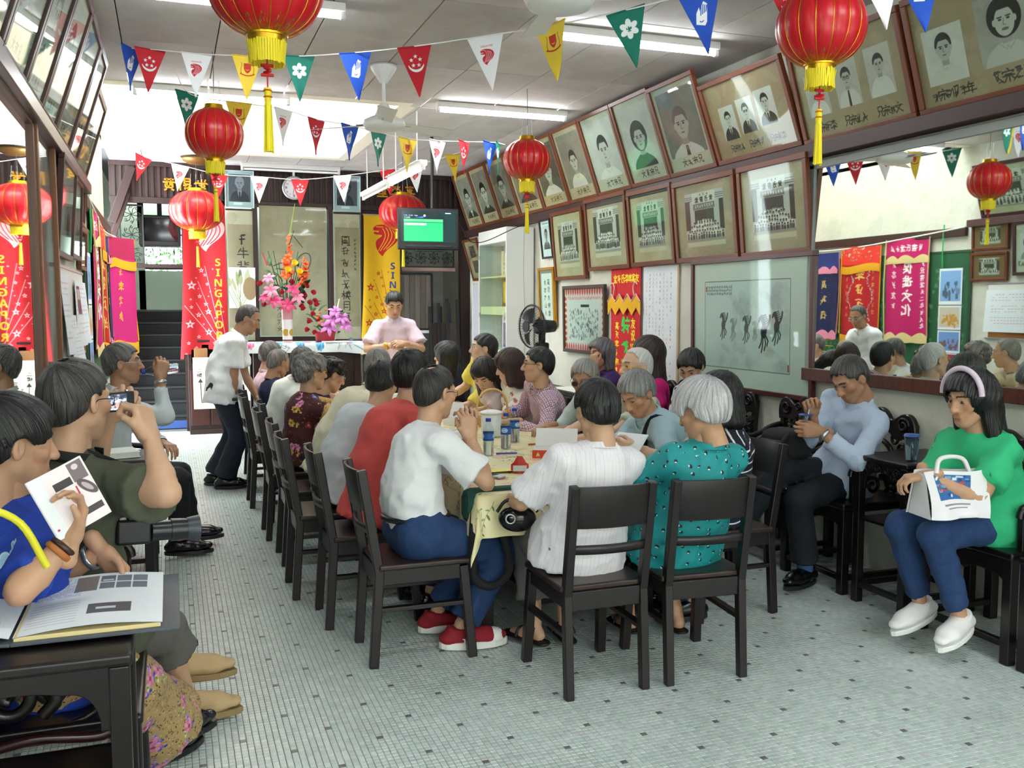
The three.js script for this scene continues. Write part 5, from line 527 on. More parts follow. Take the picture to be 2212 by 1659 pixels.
// ---------------------------------------------------------------- people: distance fields joined by a smooth minimum, meshed with surface nets
class Field {
  constructor(lo, hi, h) { this.lo = lo; this.h = h; this.n = lo.map((l, i) => Math.ceil((hi[i] - l) / h) + 2); this.d = new Float32Array(this.n[0] * this.n[1] * this.n[2]).fill(1); }
  each(lo, hi, fn) {
    const { n, h, d } = this, a = [], b = []; for (let i = 0; i < 3; i++) { a[i] = Math.max(0, Math.floor((lo[i] - this.lo[i]) / h)); b[i] = Math.min(n[i] - 1, Math.ceil((hi[i] - this.lo[i]) / h)); }
    for (let k = a[2]; k <= b[2]; k++) for (let j = a[1]; j <= b[1]; j++) { let q = (k * n[1] + j) * n[0] + a[0]; const y = this.lo[1] + j * h, z = this.lo[2] + k * h; for (let i = a[0]; i <= b[0]; i++, q++) d[q] = fn(this.lo[0] + i * h, y, z, d[q]); }
  }
  // tapered capsule a-b; o.fd, o.fs: squeeze (fs > 1) or widen along direction fd; o.capA / o.capB: flat ends
  cap(a, b, ra, rb, k = 0.02, o = {}) {
    const R = Math.max(ra, rb) * (o.fs && o.fs < 1 ? 1 / o.fs : 1) + k + 2.5 * this.h, lo = [0, 1, 2].map((i) => Math.min(a[i], b[i]) - R), hi = [0, 1, 2].map((i) => Math.max(a[i], b[i]) + R);
    let bx0 = b[0] - a[0], by0 = b[1] - a[1], bz0 = b[2] - a[2]; const L0 = Math.hypot(bx0, by0, bz0) || 1e-6, ux = bx0 / L0, uy = by0 / L0, uz = bz0 / L0, f = o.fd, s = (o.fs || 1) - 1;
    if (f) { const t = (bx0 * f[0] + by0 * f[1] + bz0 * f[2]) * s; bx0 += f[0] * t; by0 += f[1] * t; bz0 += f[2] * t; }
    const LL = bx0 * bx0 + by0 * by0 + bz0 * bz0 || 1e-9, cut = o.cut;
    this.each(lo, hi, (x, y, z, v) => {
      let px = x - a[0], py = y - a[1], pz = z - a[2]; const raw = px * ux + py * uy + pz * uz;
      if (f) { const t = (px * f[0] + py * f[1] + pz * f[2]) * s; px += f[0] * t; py += f[1] * t; pz += f[2] * t; }
      let t = (px * bx0 + py * by0 + pz * bz0) / LL; t = t < 0 ? 0 : t > 1 ? 1 : t;
      const ex = px - bx0 * t, ey = py - by0 * t, ez = pz - bz0 * t; let e = Math.sqrt(ex * ex + ey * ey + ez * ez) - (ra + (rb - ra) * t);
      if (o.capB && raw - L0 > e) e = raw - L0; if (o.capA && -raw > e) e = -raw;
      const q = k - Math.abs(v - e); return q > 0 ? Math.min(v, e) - (q * q) / (4 * k) : v < e ? v : e;
    });
  }
  // ellipsoid with axes given by basis B (three unit vectors)
  ell(c, r, B, k = 0.02, sub) {
    const R = Math.max(...r) + k + 2.5 * this.h, lo = c.map((v) => v - R), hi = c.map((v) => v + R), m = Math.min(...r);
    this.each(lo, hi, (x, y, z, v) => {
      const px = x - c[0], py = y - c[1], pz = z - c[2]; let a = px, b = py, e = pz; if (B) { a = px * B[0][0] + py * B[0][1] + pz * B[0][2]; b = px * B[1][0] + py * B[1][1] + pz * B[1][2]; e = px * B[2][0] + py * B[2][1] + pz * B[2][2]; }
      const k0 = Math.hypot(a / r[0], b / r[1], e / r[2]), k1 = Math.hypot(a / (r[0] * r[0]), b / (r[1] * r[1]), e / (r[2] * r[2])); let d = k1 > 1e-9 ? (k0 * (k0 - 1)) / k1 : -m;
      if (sub) { d = -d; const q = k - Math.abs(v - d); return q > 0 ? Math.max(v, d) + (q * q) / (4 * k) : Math.max(v, d); }
      const q = k - Math.abs(v - d); return q > 0 ? Math.min(v, d) - (q * q) / (4 * k) : Math.min(v, d);
    });
  }
  cutBy(fn, k = 0.004) { const { n, h } = this; this.each(this.lo, this.lo.map((l, i) => l + n[i] * h), (x, y, z, v) => { if (v > 0.12) return v; const d = fn(x, y, z), q = k - Math.abs(v - d); return q > 0 ? Math.max(v, d) + (q * q) / (4 * k) : Math.max(v, d); }); }
  warp(fn) { const { n, h } = this; this.each(this.lo, this.lo.map((l, i) => l + n[i] * h), (x, y, z, v) => (v > 0.06 || v < -0.06 ? v : v + fn(x, y, z))); }
  mesh() {
    const { n, h, d, lo } = this, [nx, ny, nz] = n, ids = new Int32Array(nx * ny * nz).fill(-1), pos = [], idx = []; let c = 0; const off = [0, 1, nx, nx + 1, nx * ny, nx * ny + 1, nx * ny + nx, nx * ny + nx + 1];
    const E = [[0, 1], [2, 3], [4, 5], [6, 7], [0, 2], [1, 3], [4, 6], [5, 7], [0, 4], [1, 5], [2, 6], [3, 7]];
    for (let k = 0; k < nz - 1; k++) for (let j = 0; j < ny - 1; j++) for (let i = 0; i < nx - 1; i++) {
      const q = (k * ny + j) * nx + i; let m = 0; for (let t = 0; t < 8; t++) if (d[q + off[t]] < 0) m |= 1 << t; if (m === 0 || m === 255) continue;
      let x = 0, y = 0, z = 0, w = 0; for (const [a, b] of E) { const s = (m >> a) & 1; if (s === ((m >> b) & 1)) continue; const va = d[q + off[a]], t = va / (va - d[q + off[b]]); x += lerp(a & 1, b & 1, t); y += lerp((a >> 1) & 1, (b >> 1) & 1, t); z += lerp(a >> 2, b >> 2, t); w++; }
      pos.push(lo[0] + (i + x / w) * h, lo[1] + (j + y / w) * h, lo[2] + (k + z / w) * h); ids[q] = c++;
    }
    const quad = (a, b, e, f, flip) => { if (a < 0 || b < 0 || e < 0 || f < 0) return; flip ? idx.push(a, f, e, a, e, b) : idx.push(a, b, e, a, e, f); };
    for (let k = 1; k < nz - 1; k++) for (let j = 1; j < ny - 1; j++) for (let i = 1; i < nx - 1; i++) {
      const q = (k * ny + j) * nx + i, s = d[q] < 0;
      if (s !== d[q + 1] < 0) quad(ids[q], ids[q - nx], ids[q - nx - nx * ny], ids[q - nx * ny], s); // edge along x
      if (s !== d[q + nx] < 0) quad(ids[q], ids[q - nx * ny], ids[q - nx * ny - 1], ids[q - 1], s); // along y
      if (s !== d[q + nx * ny] < 0) quad(ids[q], ids[q - 1], ids[q - 1 - nx], ids[q - nx], s); // along z
    }
    const g = new THREE.BufferGeometry(); g.setAttribute('position', new THREE.Float32BufferAttribute(pos, 3)); g.setIndex(idx); g.computeVertexNormals(); return g;
  }
}
const v3 = { add: (a, b, s = 1) => [a[0] + b[0] * s, a[1] + b[1] * s, a[2] + b[2] * s], sub: (a, b) => [a[0] - b[0], a[1] - b[1], a[2] - b[2]], dot: (a, b) => a[0] * b[0] + a[1] * b[1] + a[2] * b[2], len: (a) => Math.hypot(...a), norm: (a) => { const l = Math.hypot(...a) || 1; return [a[0] / l, a[1] / l, a[2] / l]; }, cross: (a, b) => [a[1] * b[2] - a[2] * b[1], a[2] * b[0] - a[0] * b[2], a[0] * b[1] - a[1] * b[0]], mix: (a, b, t) => [lerp(a[0], b[0], t), lerp(a[1], b[1], t), lerp(a[2], b[2], t)] };
const { add: vA, sub: vS, dot: vD, len: vL, norm: vN, cross: vX, mix: vM } = v3;
function ik(a, b, l1, l2, pole) { // middle joint between a and b, bent towards pole
  let d = vS(b, a), L = vL(d); const m = (l1 + l2) * 0.998; if (L > m) { b = vA(a, d, m / L); d = vS(b, a); L = m; }
  const u = vN(d), x = (l1 * l1 - l2 * l2 + L * L) / (2 * L), y = Math.sqrt(Math.max(0, l1 * l1 - x * x)); let p = vA(pole, u, -vD(pole, u)); p = vN(p);
  return [vA(vA(a, u, x), p, y), b];
}
const skinTone = (t) => [[0.58, 0.345, 0.22], [0.52, 0.29, 0.175], [0.42, 0.22, 0.13], [0.64, 0.405, 0.28], [0.33, 0.165, 0.095]][t];
function colored(g, fn) { const p = g.attributes.position, c = new Float32Array(p.count * 3); for (let i = 0; i < p.count; i++) c.set(fn(p.getX(i), p.getY(i), p.getZ(i)), i * 3); g.setAttribute('color', new THREE.BufferAttribute(c, 3)); return g; }
const SKIN = new THREE.MeshPhysicalMaterial({ color: '#ffffff', vertexColors: true, roughness: 0.5, sheen: 0.15, sheenRoughness: 0.6 });
// head in its own axes: x to the person's left, y up, z forward, origin between the ears at eye height
function headGeo(h, tone, o = {}) {
  const f = new Field([-0.11, -0.17, -0.13], [0.11, 0.15, 0.15], h), w = o.wide || 1, fe = o.woman ? 0.94 : 1, sy = [[1, 0, 0], [0, 1, 0], [0, 0, 1]];
  f.ell([0, 0.03, -0.012], [0.076 * w, 0.086, 0.096], sy, 0.02); f.ell([0, -0.042, 0.03], [0.06 * w * fe, 0.072, 0.062], sy, 0.03);
  f.cap([0, -0.1, 0.058], [0, -0.092, 0.05], 0.021, 0.026, 0.025); for (const s of [-1, 1]) { f.cap([s * 0.05 * w * fe, -0.06, 0.0], [s * 0.018, -0.098, 0.05], 0.02, 0.018, 0.03); f.ell([s * 0.046 * w, -0.018, 0.055], [0.024, 0.022, 0.022], sy, 0.02); f.cap([s * 0.014, 0.026, 0.084], [s * 0.045, 0.024, 0.066], 0.011, 0.01, 0.016); f.ell([s * 0.031, 0.004, 0.096], [0.019, 0.012, 0.013], sy, 0.012, true); f.ell([s * 0.031, 0.004, 0.07], [0.0155, 0.0145, 0.0145], sy, 0.004); }
  f.cap([0, 0.012, 0.086], [0, -0.032, 0.108], 0.009, 0.0135, 0.012); for (const s of [-1, 1]) f.ell([s * 0.0125, -0.035, 0.1], [0.0085, 0.0075, 0.009], sy, 0.008);
  f.cap([-0.017, -0.064, 0.084], [0.017, -0.064, 0.084], 0.006, 0.006, 0.008); f.cap([-0.014, -0.074, 0.083], [0.014, -0.074, 0.083], 0.0068, 0.0068, 0.008); f.cap([-0.02, -0.069, 0.093], [0.02, -0.069, 0.093], 0.001, 0.001, 0.004);
  for (const s of [-1, 1]) { const B = [vN([1, 0, s * 0.35]), [0, 1, 0], vN([-s * 0.35, 0, 1])]; f.ell([s * 0.08 * w, -0.006, -0.012], [0.009, 0.031, 0.019], B, 0.008); f.ell([s * 0.088 * w, -0.002, -0.006], [0.006, 0.018, 0.009], B, 0.005, true); }
  f.cap([0, -0.05, -0.025], [0, -0.16, -0.035], 0.05, 0.054, 0.02);
  const base = skinTone(tone), lip = [base[0] * 0.9, base[1] * 0.62, base[2] * 0.62], hb = o.brow || [0.02, 0.016, 0.014];
  return colored(f.mesh(), (x, y, z) => {
    const n = 1 + 0.07 * perlin.noise(x * 30, y * 30, z * 30), ax = Math.abs(x), L = Math.hypot(ax / 0.024, (y + 0.069) / 0.012); let c = base;
    if (z > 0.06 && L < 1) c = lip; else if (z > 0.055 && ax > 0.013 && ax < 0.049 && Math.abs(y - (0.031 - (ax - 0.03) * (ax - 0.03) * 6)) < 0.0042) c = hb;
    else if (z > 0.05 && Math.hypot((ax - 0.031) / 0.0145, (y - 0.004) / 0.0052) < 1) c = Math.abs(ax - 0.031) < 0.0065 ? [0.02, 0.012, 0.01] : Math.hypot((ax - 0.031) / 0.0145, (y - 0.003) / 0.0036) < 1 ? [0.4, 0.37, 0.35] : [0.03, 0.02, 0.018];
    else if (z > 0.03 && ax > 0.03 && y < 0 && y > -0.05) c = [base[0], base[1] * 0.9, base[2] * 0.88];
    return [c[0] * n, c[1] * n, c[2] * n];
  });
}
const lin = (hex) => new THREE.Color(hex).toArray();
// hair: style short | thin | bald | bob | long | perm | crop
function hairGeo(h, style, hex, o = {}) {
  const lo = { long: -0.42, bob: -0.2 }[style] ?? -0.13, f = new Field([-0.17, lo - 0.03, -0.21], [0.17, 0.18, 0.16], h), w = o.wide || 1, T = { short: 0.013, thin: 0.006, bald: 0.006, crop: 0.008, bob: 0.02, long: 0.022, perm: 0.03 }[style] + (o.puff || 0), sy = [[1, 0, 0], [0, 1, 0], [0, 0, 1]];
  f.ell([0, 0.032, -0.014], [0.077 * w + T, 0.087 + T, 0.097 + T], sy, 0.01);
  if (style === 'short' || style === 'crop' || style === 'thin' || style === 'bald' || style === 'perm') f.ell([0, -0.02, -0.045], [0.068 * w + T * 0.6, 0.075, 0.062 + T * 0.6], sy, 0.03);
  if (style === 'bob') { for (const s of [-1, 1]) f.cap([s * 0.07, 0.02, -0.02], [s * 0.072, -0.13, -0.01], 0.036, 0.03, 0.03); f.cap([0, 0, -0.07], [0, -0.14, -0.06], 0.055, 0.05, 0.03, { fd: [1, 0, 0], fs: 0.7 }); f.cap([-0.04, 0.07, 0.06], [0.04, 0.07, 0.06], 0.03, 0.03, 0.02); }
  if (style === 'long') { for (const s of [-1, 1]) f.cap([s * 0.068, 0.02, -0.02], [s * 0.092, -0.25, -0.03], 0.036, 0.034, 0.04); f.cap([0, 0, -0.075], [0, -0.31, -0.125], 0.058, 0.05, 0.04, { fd: [1, 0, 0], fs: 0.6 }); f.cap([-0.04, 0.078, 0.05], [0.04, 0.078, 0.05], 0.026, 0.026, 0.02); }
  if (style === 'perm') for (let k = 0; k < 30; k++) { const a = k * 2.4, y = 0.1 - 0.2 * (k / 30), r = Math.sqrt(Math.max(0.15, 1 - ((y - 0.02) / 0.12) ** 2)); f.ell([Math.cos(a) * 0.085 * r * w, y + 0.01, Math.sin(a) * 0.1 * r - 0.02], [0.028, 0.026, 0.028], sy, 0.015); }
  const part0 = o.part ?? 0.3, amp = { short: 0.006, thin: 0.003, bald: 0.002, crop: 0.003, bob: 0.005, long: 0.006, perm: 0.009 }[style];
  f.warp((x, y, z) => { const a = Math.atan2(x, z + 0.03 + 0.5 * Math.max(0, y)); return amp * perlin.noise(a * (style === 'perm' ? 7 : 9), y * (style === 'perm' ? 45 : 8) + part0, style === 'perm' ? z * 45 : 4.2) + amp * 0.6 * perlin.noise(a * 26, y * 14, 1.7); });
  const line0 = o.line ?? { short: 0.066, thin: 0.09, bald: 0.2, crop: 0.07, bob: 0.03, long: 0.055, perm: 0.07 }[style];
  f.cutBy((x, y, z) => { // keep where negative
    const ax = Math.abs(x), front = z > 0.0 ? 1 : 0; let hl;
    if (style === 'long' || style === 'bob') hl = z > 0.03 ? line0 - (ax > 0.052 ? (ax - 0.052) * 14 : 0) : -9; // forehead, open face, hair down the sides
    else hl = z > 0.02 ? line0 - Math.max(0, ax - 0.045) * 1.6 + 0.02 * perlin.noise(x * 60, 3, 1) * front : lerp(-0.075, 0.012, clamp((z + 0.08) / 0.09, 0, 1)) - (z > -0.005 && ax > 0.06 ? 0.03 : 0);
    let d = (hl - y) * 0.75;
    if (z > 0.03 && (style === 'long' || style === 'bob')) d = Math.max(d, y < 0.03 ? (z - 0.045 - (ax - 0.05) * 1.5) : -1);
    if (style === 'bald') d = Math.max(d, 0.102 - Math.hypot(x * 0.95, (y - 0.1), (z - 0.03) * 0.85)); // bare crown
    if (o.crown) d = Math.max(d, (o.crownR || 0.035) - Math.hypot(x, (y - 0.1) * 1.2, z + 0.045));
    if (o.ears !== false && style !== 'long' && style !== 'bob') d = Math.max(d, 0.028 - Math.hypot((y + 0.012) * 0.8, (z + 0.004)) - (ax < 0.06 ? 1 : 0));
    return d;
  }, 0.008);
  const c1 = lin(hex), c2 = lin(o.streak || hex), g = f.mesh(); if (!g.index || !g.index.count) return null;
  colored(g, (x, y, z) => { const a = Math.atan2(x, z + 0.03 + 0.5 * Math.max(0, y)), s = o.streak ? clamp(0.5 + 1.1 * perlin.noise(a * 14, y * 9, 2) + 0.5 * perlin.noise(a * 40, y * 20, 5), 0, 1) : 0, m = 1 + 0.3 * perlin.noise(a * 34, y * 12, 8); return [0, 1, 2].map((i) => lerp(c1[i], c2[i], s) * m); });
  const p = g.attributes.position, uv = new Float32Array(p.count * 2); for (let i = 0; i < p.count; i++) { uv[i * 2] = Math.atan2(p.getX(i), p.getZ(i) + 0.03 + 0.5 * Math.max(0, p.getY(i))) / 6.283 * 3; uv[i * 2 + 1] = p.getY(i) * 4; } g.setAttribute('uv', new THREE.BufferAttribute(uv, 2)); return g;
}
const HAIR = new THREE.MeshStandardMaterial({ color: '#ffffff', vertexColors: true, roughness: 0.42, bumpMap: hairBump, bumpScale: 0.004 });
// hand: wrist W, pointing along d, palm facing p; side = 1 for the right hand; curl 0 flat .. 1 fist
function handField(W, d, p, side, curl, h, s = 1, o = {}) {
  d = vN(d); p = vN(vA(p, d, -vD(p, d))); const x = vN(vX(d, p)), sd = side; // x points to the thumb side for a right hand with palm p
  const T = x.map((v) => v * sd), f = new Field(W.map((v) => v - 0.2 * s - 0.02), W.map((v) => v + 0.2 * s + 0.02), h), at = (a, b, c) => vA(vA(vA(W, d, a * s), T, b * s), p, c * s), C = (a, b, ra, rb, k) => f.cap(a, b, ra * s, rb * s, k * s);
  C(at(-0.05, 0, 0), at(0.015, 0, 0), 0.027, 0.026, 0.012);
  const kn = [[0.088, 0.03], [0.092, 0.009], [0.088, -0.012], [0.08, -0.031]], len = [[0.043, 0.026, 0.02], [0.048, 0.03, 0.021], [0.044, 0.028, 0.02], [0.034, 0.021, 0.018]];
  kn.forEach(([a, b], i) => {
    const K = at(a, b, -0.004); C(at(0.012, b * 0.62, 0), K, 0.0165, 0.0125, 0.014); let P = K, ang = 0; const c = Array.isArray(curl) ? curl[i] : curl, sp = (o.spread ?? 0.06) * (1.4 - i);
    len[i].forEach((l, j) => { ang += c * [1.15, 1.5, 0.9][j] + [0.06, 0.1, 0.06][j]; const dir = vN(vA(vA(d.map((v) => v * Math.cos(ang)), p, Math.sin(ang)), T, sp * Math.cos(ang))), Q = vA(P, dir, l * s); C(P, Q, [0.0098, 0.0088, 0.0078][j], [0.0088, 0.0078, 0.0064][j], j ? 0.004 : 0.006); P = Q; });
  });
  const tc = o.thumb ?? 0.4; C(at(0.02, 0.02, 0.004), at(0.05, 0.038, 0.012), 0.018, 0.0135, 0.014); const t1 = at(0.05, 0.038, 0.012), t2 = vA(t1, vN(vA(vA(d.map((v) => v * 0.85), T, 0.55 - tc * 0.7), p, 0.25 + tc * 0.6)), 0.034 * s), t3 = vA(t2, vN(vA(vA(d.map((v) => v * 0.95), T, 0.2 - tc * 0.8), p, 0.2 + tc * 0.7)), 0.027 * s); C(t1, t2, 0.012, 0.0105, 0.006); C(t2, t3, 0.0104, 0.008, 0.005);
  return f;
}
function trim(g, keep) { const p = g.attributes.position, I = g.index.array, out = []; for (let i = 0; i < I.length; i += 3) { let c = 0; for (let k = 0; k < 3; k++) if (keep(p.getX(I[i + k]), p.getY(I[i + k]), p.getZ(I[i + k]))) c++; if (c === 3) out.push(I[i], I[i + 1], I[i + 2]); } g.setIndex(out); return g; }
function wrinkle(f, amp, fr, sd) { f.warp((x, y, z) => { const n = perlin.noise(x * fr + sd, y * fr * 1.6, z * fr + sd * 2), r = 1 - Math.abs(perlin.noise(x * fr * 1.3 + 9, y * fr * 0.9 + sd, z * fr * 1.3)); return amp * (n * 0.8 - (r * r * r - 0.4) * 0.7); }); }
const mat4 = (B, o) => new THREE.Matrix4().makeBasis(V(...B[0]), V(...B[1]), V(...B[2])).setPosition(...o);
let personNo = 0;
/* c: hip [x,y,z], head [x,y,z], face (direction the body faces, [x,z]), look [x,y,z], handL / handR / footL / footR [x,y,z] in the room; toe [x,z];
   top {kind: shirt|tee|polo|tank, sleeve 0..1 (0.5 short, 1.75 long), color, mat, collar, hem}, legs {kind: long|short|skirt, mat}, hair {style, color}, ... */
function person(c) {
  const sd = ++personNo * 3.71, bx0 = c.hip[0], bz0 = c.hip[2], L = (p) => [p[0] - bx0, p[1], p[2] - bz0], far = c.far ?? 0, s = c.s ?? 1, wo = c.woman;
  const root = thing('person', c.label, 'person', [bx0, 0, bz0], 0);
  const P = L(c.hip), H = L(c.head), fwd = vN([c.face[0], 0, c.face[1]]), rt0 = [-fwd[2], 0, fwd[0]];
  const look = vN(c.look || [fwd[0], -0.1, fwd[2]]); let hr = vN(vX(look, [0, 1, 0])); let hu = vX(hr, look); if (c.tilt) { const t = c.tilt * D2R, a = hr, b = hu; hr = vA(a.map((v) => v * Math.cos(t)), b, Math.sin(t)); hu = vX(hr, look); }
  const upT = vN(vS(H, P)), N = vA(vA(vA(H, hu, -0.105 * s), look, -0.022), upT, -0.055 * s), tu = vN(vS(N, P)); // N: base of the neck
  let rt = vN(vA(rt0, tu, -vD(rt0, tu))); if (c.twist) { const t = c.twist * D2R, q = vX(tu, rt); rt = vA(rt.map((v) => v * Math.cos(t)), q, Math.sin(t)); } const tf = vX(tu, rt), bk = c.slouch ?? 0.03, fat = (c.fat ?? 1) * s;
  const belly = vA(vM(P, N, 0.36), tf, -bk * 0.9), chest = vA(vM(P, N, 0.7), tf, -bk * 0.8), SC = vA(N, tu, -0.075 * s), sw = (wo ? 0.142 : 0.16) * s * (c.wide ?? 1), SR = vA(vA(SC, rt, sw), tf, c.hunch ?? 0.01), SL = vA(vA(SC, rt, -sw), tf, c.hunch ?? 0.01);
  const down = [0, -1, 0], ua = 0.275 * s, fa = 0.245 * s, hand0 = (sg) => vA(vA(vA(P, rt, sg * 0.16), tf, 0.3), [0, 1, 0], 0.14);
  const arm = (S, tgt, pole, sg) => ik(S, tgt ? L(tgt) : hand0(sg), ua, fa, pole || vN(vA(vA(down, rt, sg * 0.7), tf, -0.5)));
  const [ER, WR] = c.elbR ? [L(c.elbR), L(c.handR)] : arm(SR, c.handR, c.poleR, 1), [EL, WL] = c.elbL ? [L(c.elbL), L(c.handL)] : arm(SL, c.handL, c.poleL, -1);
  const hj = 0.088 * s * (c.fatHip ?? 1), HR = vA(P, rt0, hj), HL = vA(P, rt0, -hj), th = 0.42 * s, sh = 0.41 * s, fdef = (sg) => [P[0] + fwd[0] * 0.38 + rt0[0] * sg * 0.11, 0.07, P[2] + fwd[2] * 0.38 + rt0[2] * sg * 0.11];
  const leg = (J, tgt, sg, pole) => ik(J, tgt ? L(tgt) : fdef(sg), th, sh, pole || vN([fwd[0], 0.9, fwd[2]])); const [KR, AR] = leg(HR, c.footR, 1, c.kneeR), [KL, AL] = leg(HL, c.footL, -1, c.kneeL);
  const all = [P, H, N, SR, SL, ER, WR, EL, WL, KR, AR, KL, AL], lo = [0, 1, 2].map((i) => Math.min(...all.map((p) => p[i])) - 0.24), hi = [0, 1, 2].map((i) => Math.max(...all.map((p) => p[i])) + 0.24); lo[1] = Math.max(lo[1], -0.02);
  const gb = far > 1 ? 0.022 : 0.018, gc = far > 1 ? 0.019 : far ? 0.0165 : 0.0125, gh = far > 1 ? 0.0064 : far ? 0.0056 : 0.0042, FD = { fd: tf, fs: 1.32 };
  const tone = c.skin ?? 0, base = skinTone(tone), noLegs = c.noLegs;
  // -- body: one skin surface
  const B = new Field(lo, hi, gb), sk = 0.006;
  B.cap(vA(P, rt, -0.07 * fat), vA(P, rt, 0.07 * fat), 0.1 * fat, 0.1 * fat, 0.03); B.cap(vA(P, tu, 0.04), belly, 0.115 * fat, 0.115 * fat, 0.05, FD); B.cap(belly, chest, 0.115 * fat, 0.13 * s, 0.05, FD); B.cap(SL, SR, 0.05 * s, 0.05 * s, 0.05); B.cap(vA(N, tu, -0.03), vA(H, hu, -0.05), 0.052 * s, 0.05 * s, 0.03);
  for (const [S, E, W] of [[SR, ER, WR], [SL, EL, WL]]) { B.cap(S, E, 0.046 * s * (c.armFat ?? 1), 0.038 * s * (c.armFat ?? 1), 0.02); B.cap(E, vM(E, W, 0.3), 0.036 * s, 0.039 * s, 0.012); B.cap(vM(E, W, 0.3), W, 0.039 * s, 0.0255 * s, 0.012); for (const S2 of [S]) B.cap(vA(N, tu, -0.035), S2, 0.038 * s, 0.042 * s, 0.03); }
  if (!noLegs) for (const [J, K, A] of [[HR, KR, AR], [HL, KL, AL]]) { B.cap(J, K, 0.078 * fat, 0.05 * s, 0.03); B.cap(K, vM(K, A, 0.35), 0.05 * s, 0.05 * s, 0.015); B.cap(vM(K, A, 0.35), A, 0.05 * s, 0.034 * s, 0.015); }
  const toe = (sg) => { const t = sg > 0 ? c.toeR : c.toeL; return t ? (t.length === 2 ? vN([t[0], 0, t[1]]) : vN(t)) : fwd; }, shoe = c.shoe ?? { kind: 'shoe', mat: BLACKP };
  if (shoe && !noLegs && shoe.kind === 'sandal') for (const [A, sg] of [[AR, 1], [AL, -1]]) { const t = toe(sg), q = vA(A, [0, 1, 0], -0.03); B.cap(vA(q, t, -0.03), vA(vA(q, t, 0.06), [0, -1, 0], 0.015), 0.03, 0.03, 0.02); B.cap(vA(vA(q, t, 0.06), [0, -1, 0], 0.015), vA(vA(q, t, 0.15), [0, -1, 0], 0.025), 0.032, 0.022, 0.02); }
  const bodyG = colored(B.mesh(), (x, y, z) => { const n = 1 + 0.05 * perlin.noise(x * 20, y * 20, z * 20); return base.map((v) => v * n); });
  const hb = c.hair && c.hair.style !== 'bald' ? lin(c.hair.color).map((v) => Math.min(v, 0.12)) : [0.1, 0.09, 0.085];
  const HB = [hr.map((v) => -v), hu, look], HM = mat4(HB.map((a) => a.map((v) => v * s)), H), head = headGeo(gh, tone, { woman: wo, brow: hb, wide: c.headWide }).applyMatrix4(HM);
  const geos = [bodyG, head];
  const hands = c.hands || {};
  for (const [sg, W, E, key] of [[1, WR, ER, 'R'], [-1, WL, EL, 'L']]) { if (c['no' + key]) continue; const q = hands[key] || {}, d0 = vN(vS(W, E)), d = q.d ? vN(q.d) : d0, p = q.p || vN(vA(vA(down, rt, -sg * 0.5), tf, 0.1)), F = handField(W, d, p, sg, q.curl ?? 0.35, far > 1 ? 0.0062 : far ? 0.0054 : 0.0045, (wo ? 0.92 : 1) * s, q), g = F.mesh(), ct = base.map((v) => v * 0.97); geos.push(colored(g, () => ct)); }
  part(root, 'body', geos, SKIN);
  // -- hair
  if (c.hair) { const g = hairGeo(far > 1 ? 0.007 : far ? 0.0062 : 0.005, c.hair.style, c.hair.color, { wide: c.headWide, ...c.hair }); if (g) part(root, 'hair', g.applyMatrix4(HM), HAIR); }
  // -- glasses
  if (c.glasses) { const gm = c.glasses === 'dark' ? M('#1a1210', 0.3) : c.glasses === 'gold' ? GOLD : c.glasses === 'wire' ? STEEL : M('#20242c', 0.3), rim = (x) => { const p = []; for (let k = 0; k < 14; k++) { const a = k / 14 * 6.283; p.push([x + Math.sign(Math.cos(a)) * Math.abs(Math.cos(a)) ** 0.6 * 0.024, -0.001 + Math.sign(Math.sin(a)) * Math.abs(Math.sin(a)) ** 0.6 * 0.016, 0.104 - Math.abs(x) * 0.12 - Math.abs(x + Math.cos(a) * 0.02) * 0.2]); } return tube(p, 0.0016, 28, 5, true); };
    const up = c.glassesUp ? new THREE.Matrix4().makeRotationX(-1.1).premultiply(new THREE.Matrix4().makeTranslation(0, 0.075, -0.02)) : null, G = [rim(0.031), rim(-0.031), tube([[-0.008, 0.004, 0.103], [0, 0.007, 0.107], [0.008, 0.004, 0.103]], 0.0016, 8, 5), ...[-1, 1].map((q) => tube([[q * 0.055, 0.006, 0.089], [q * 0.075, 0.006, 0.06], [q * 0.082, 0.004, 0.0], [q * 0.082, -0.012, -0.02]], 0.0018, 14, 5))];
    const gl = part(root, 'glasses', merge(G), gm); if (up) gl.geometry.applyMatrix4(up); gl.geometry.applyMatrix4(HM);
    if (c.glasses === 'dark') { const le = merge([-1, 1].map((q) => mv(new THREE.SphereGeometry(1, 12, 8).scale(0.022, 0.015, 0.004), q * 0.031, 0, 0.094))); part(gl, 'lens', le.applyMatrix4(HM), M('#3a1a12', 0.08)); } }
  const clothUV = (g) => { g = g.index ? g.toNonIndexed() : g; const p = g.attributes.position, n = g.attributes.normal, uv = new Float32Array(p.count * 2); for (let i = 0; i < p.count; i += 3) { const m = [0, 0, 0]; for (let k = 0; k < 3; k++) { m[0] += n.getX(i + k); m[1] += n.getY(i + k); m[2] += n.getZ(i + k); } const r_ = Math.abs(vD(m, rt)), u_ = Math.abs(vD(m, tu)) * 0.9, f_ = Math.abs(vD(m, tf)); for (let k = 0; k < 3; k++) { const q = vS([p.getX(i + k), p.getY(i + k), p.getZ(i + k)], P), a = vD(q, rt), b = vD(q, tu), e = vD(q, tf); const w = f_ >= r_ && f_ >= u_ ? [a + (vD(m, tf) < 0 ? 0.5 : 1.5), b] : r_ >= u_ ? [e + 0.5, b] : [a + 0.5, e]; uv[(i + k) * 2] = w[0]; uv[(i + k) * 2 + 1] = w[1]; } } g.setAttribute('uv', new THREE.BufferAttribute(uv, 2)); return g; };
  // -- top
  const t = c.top;
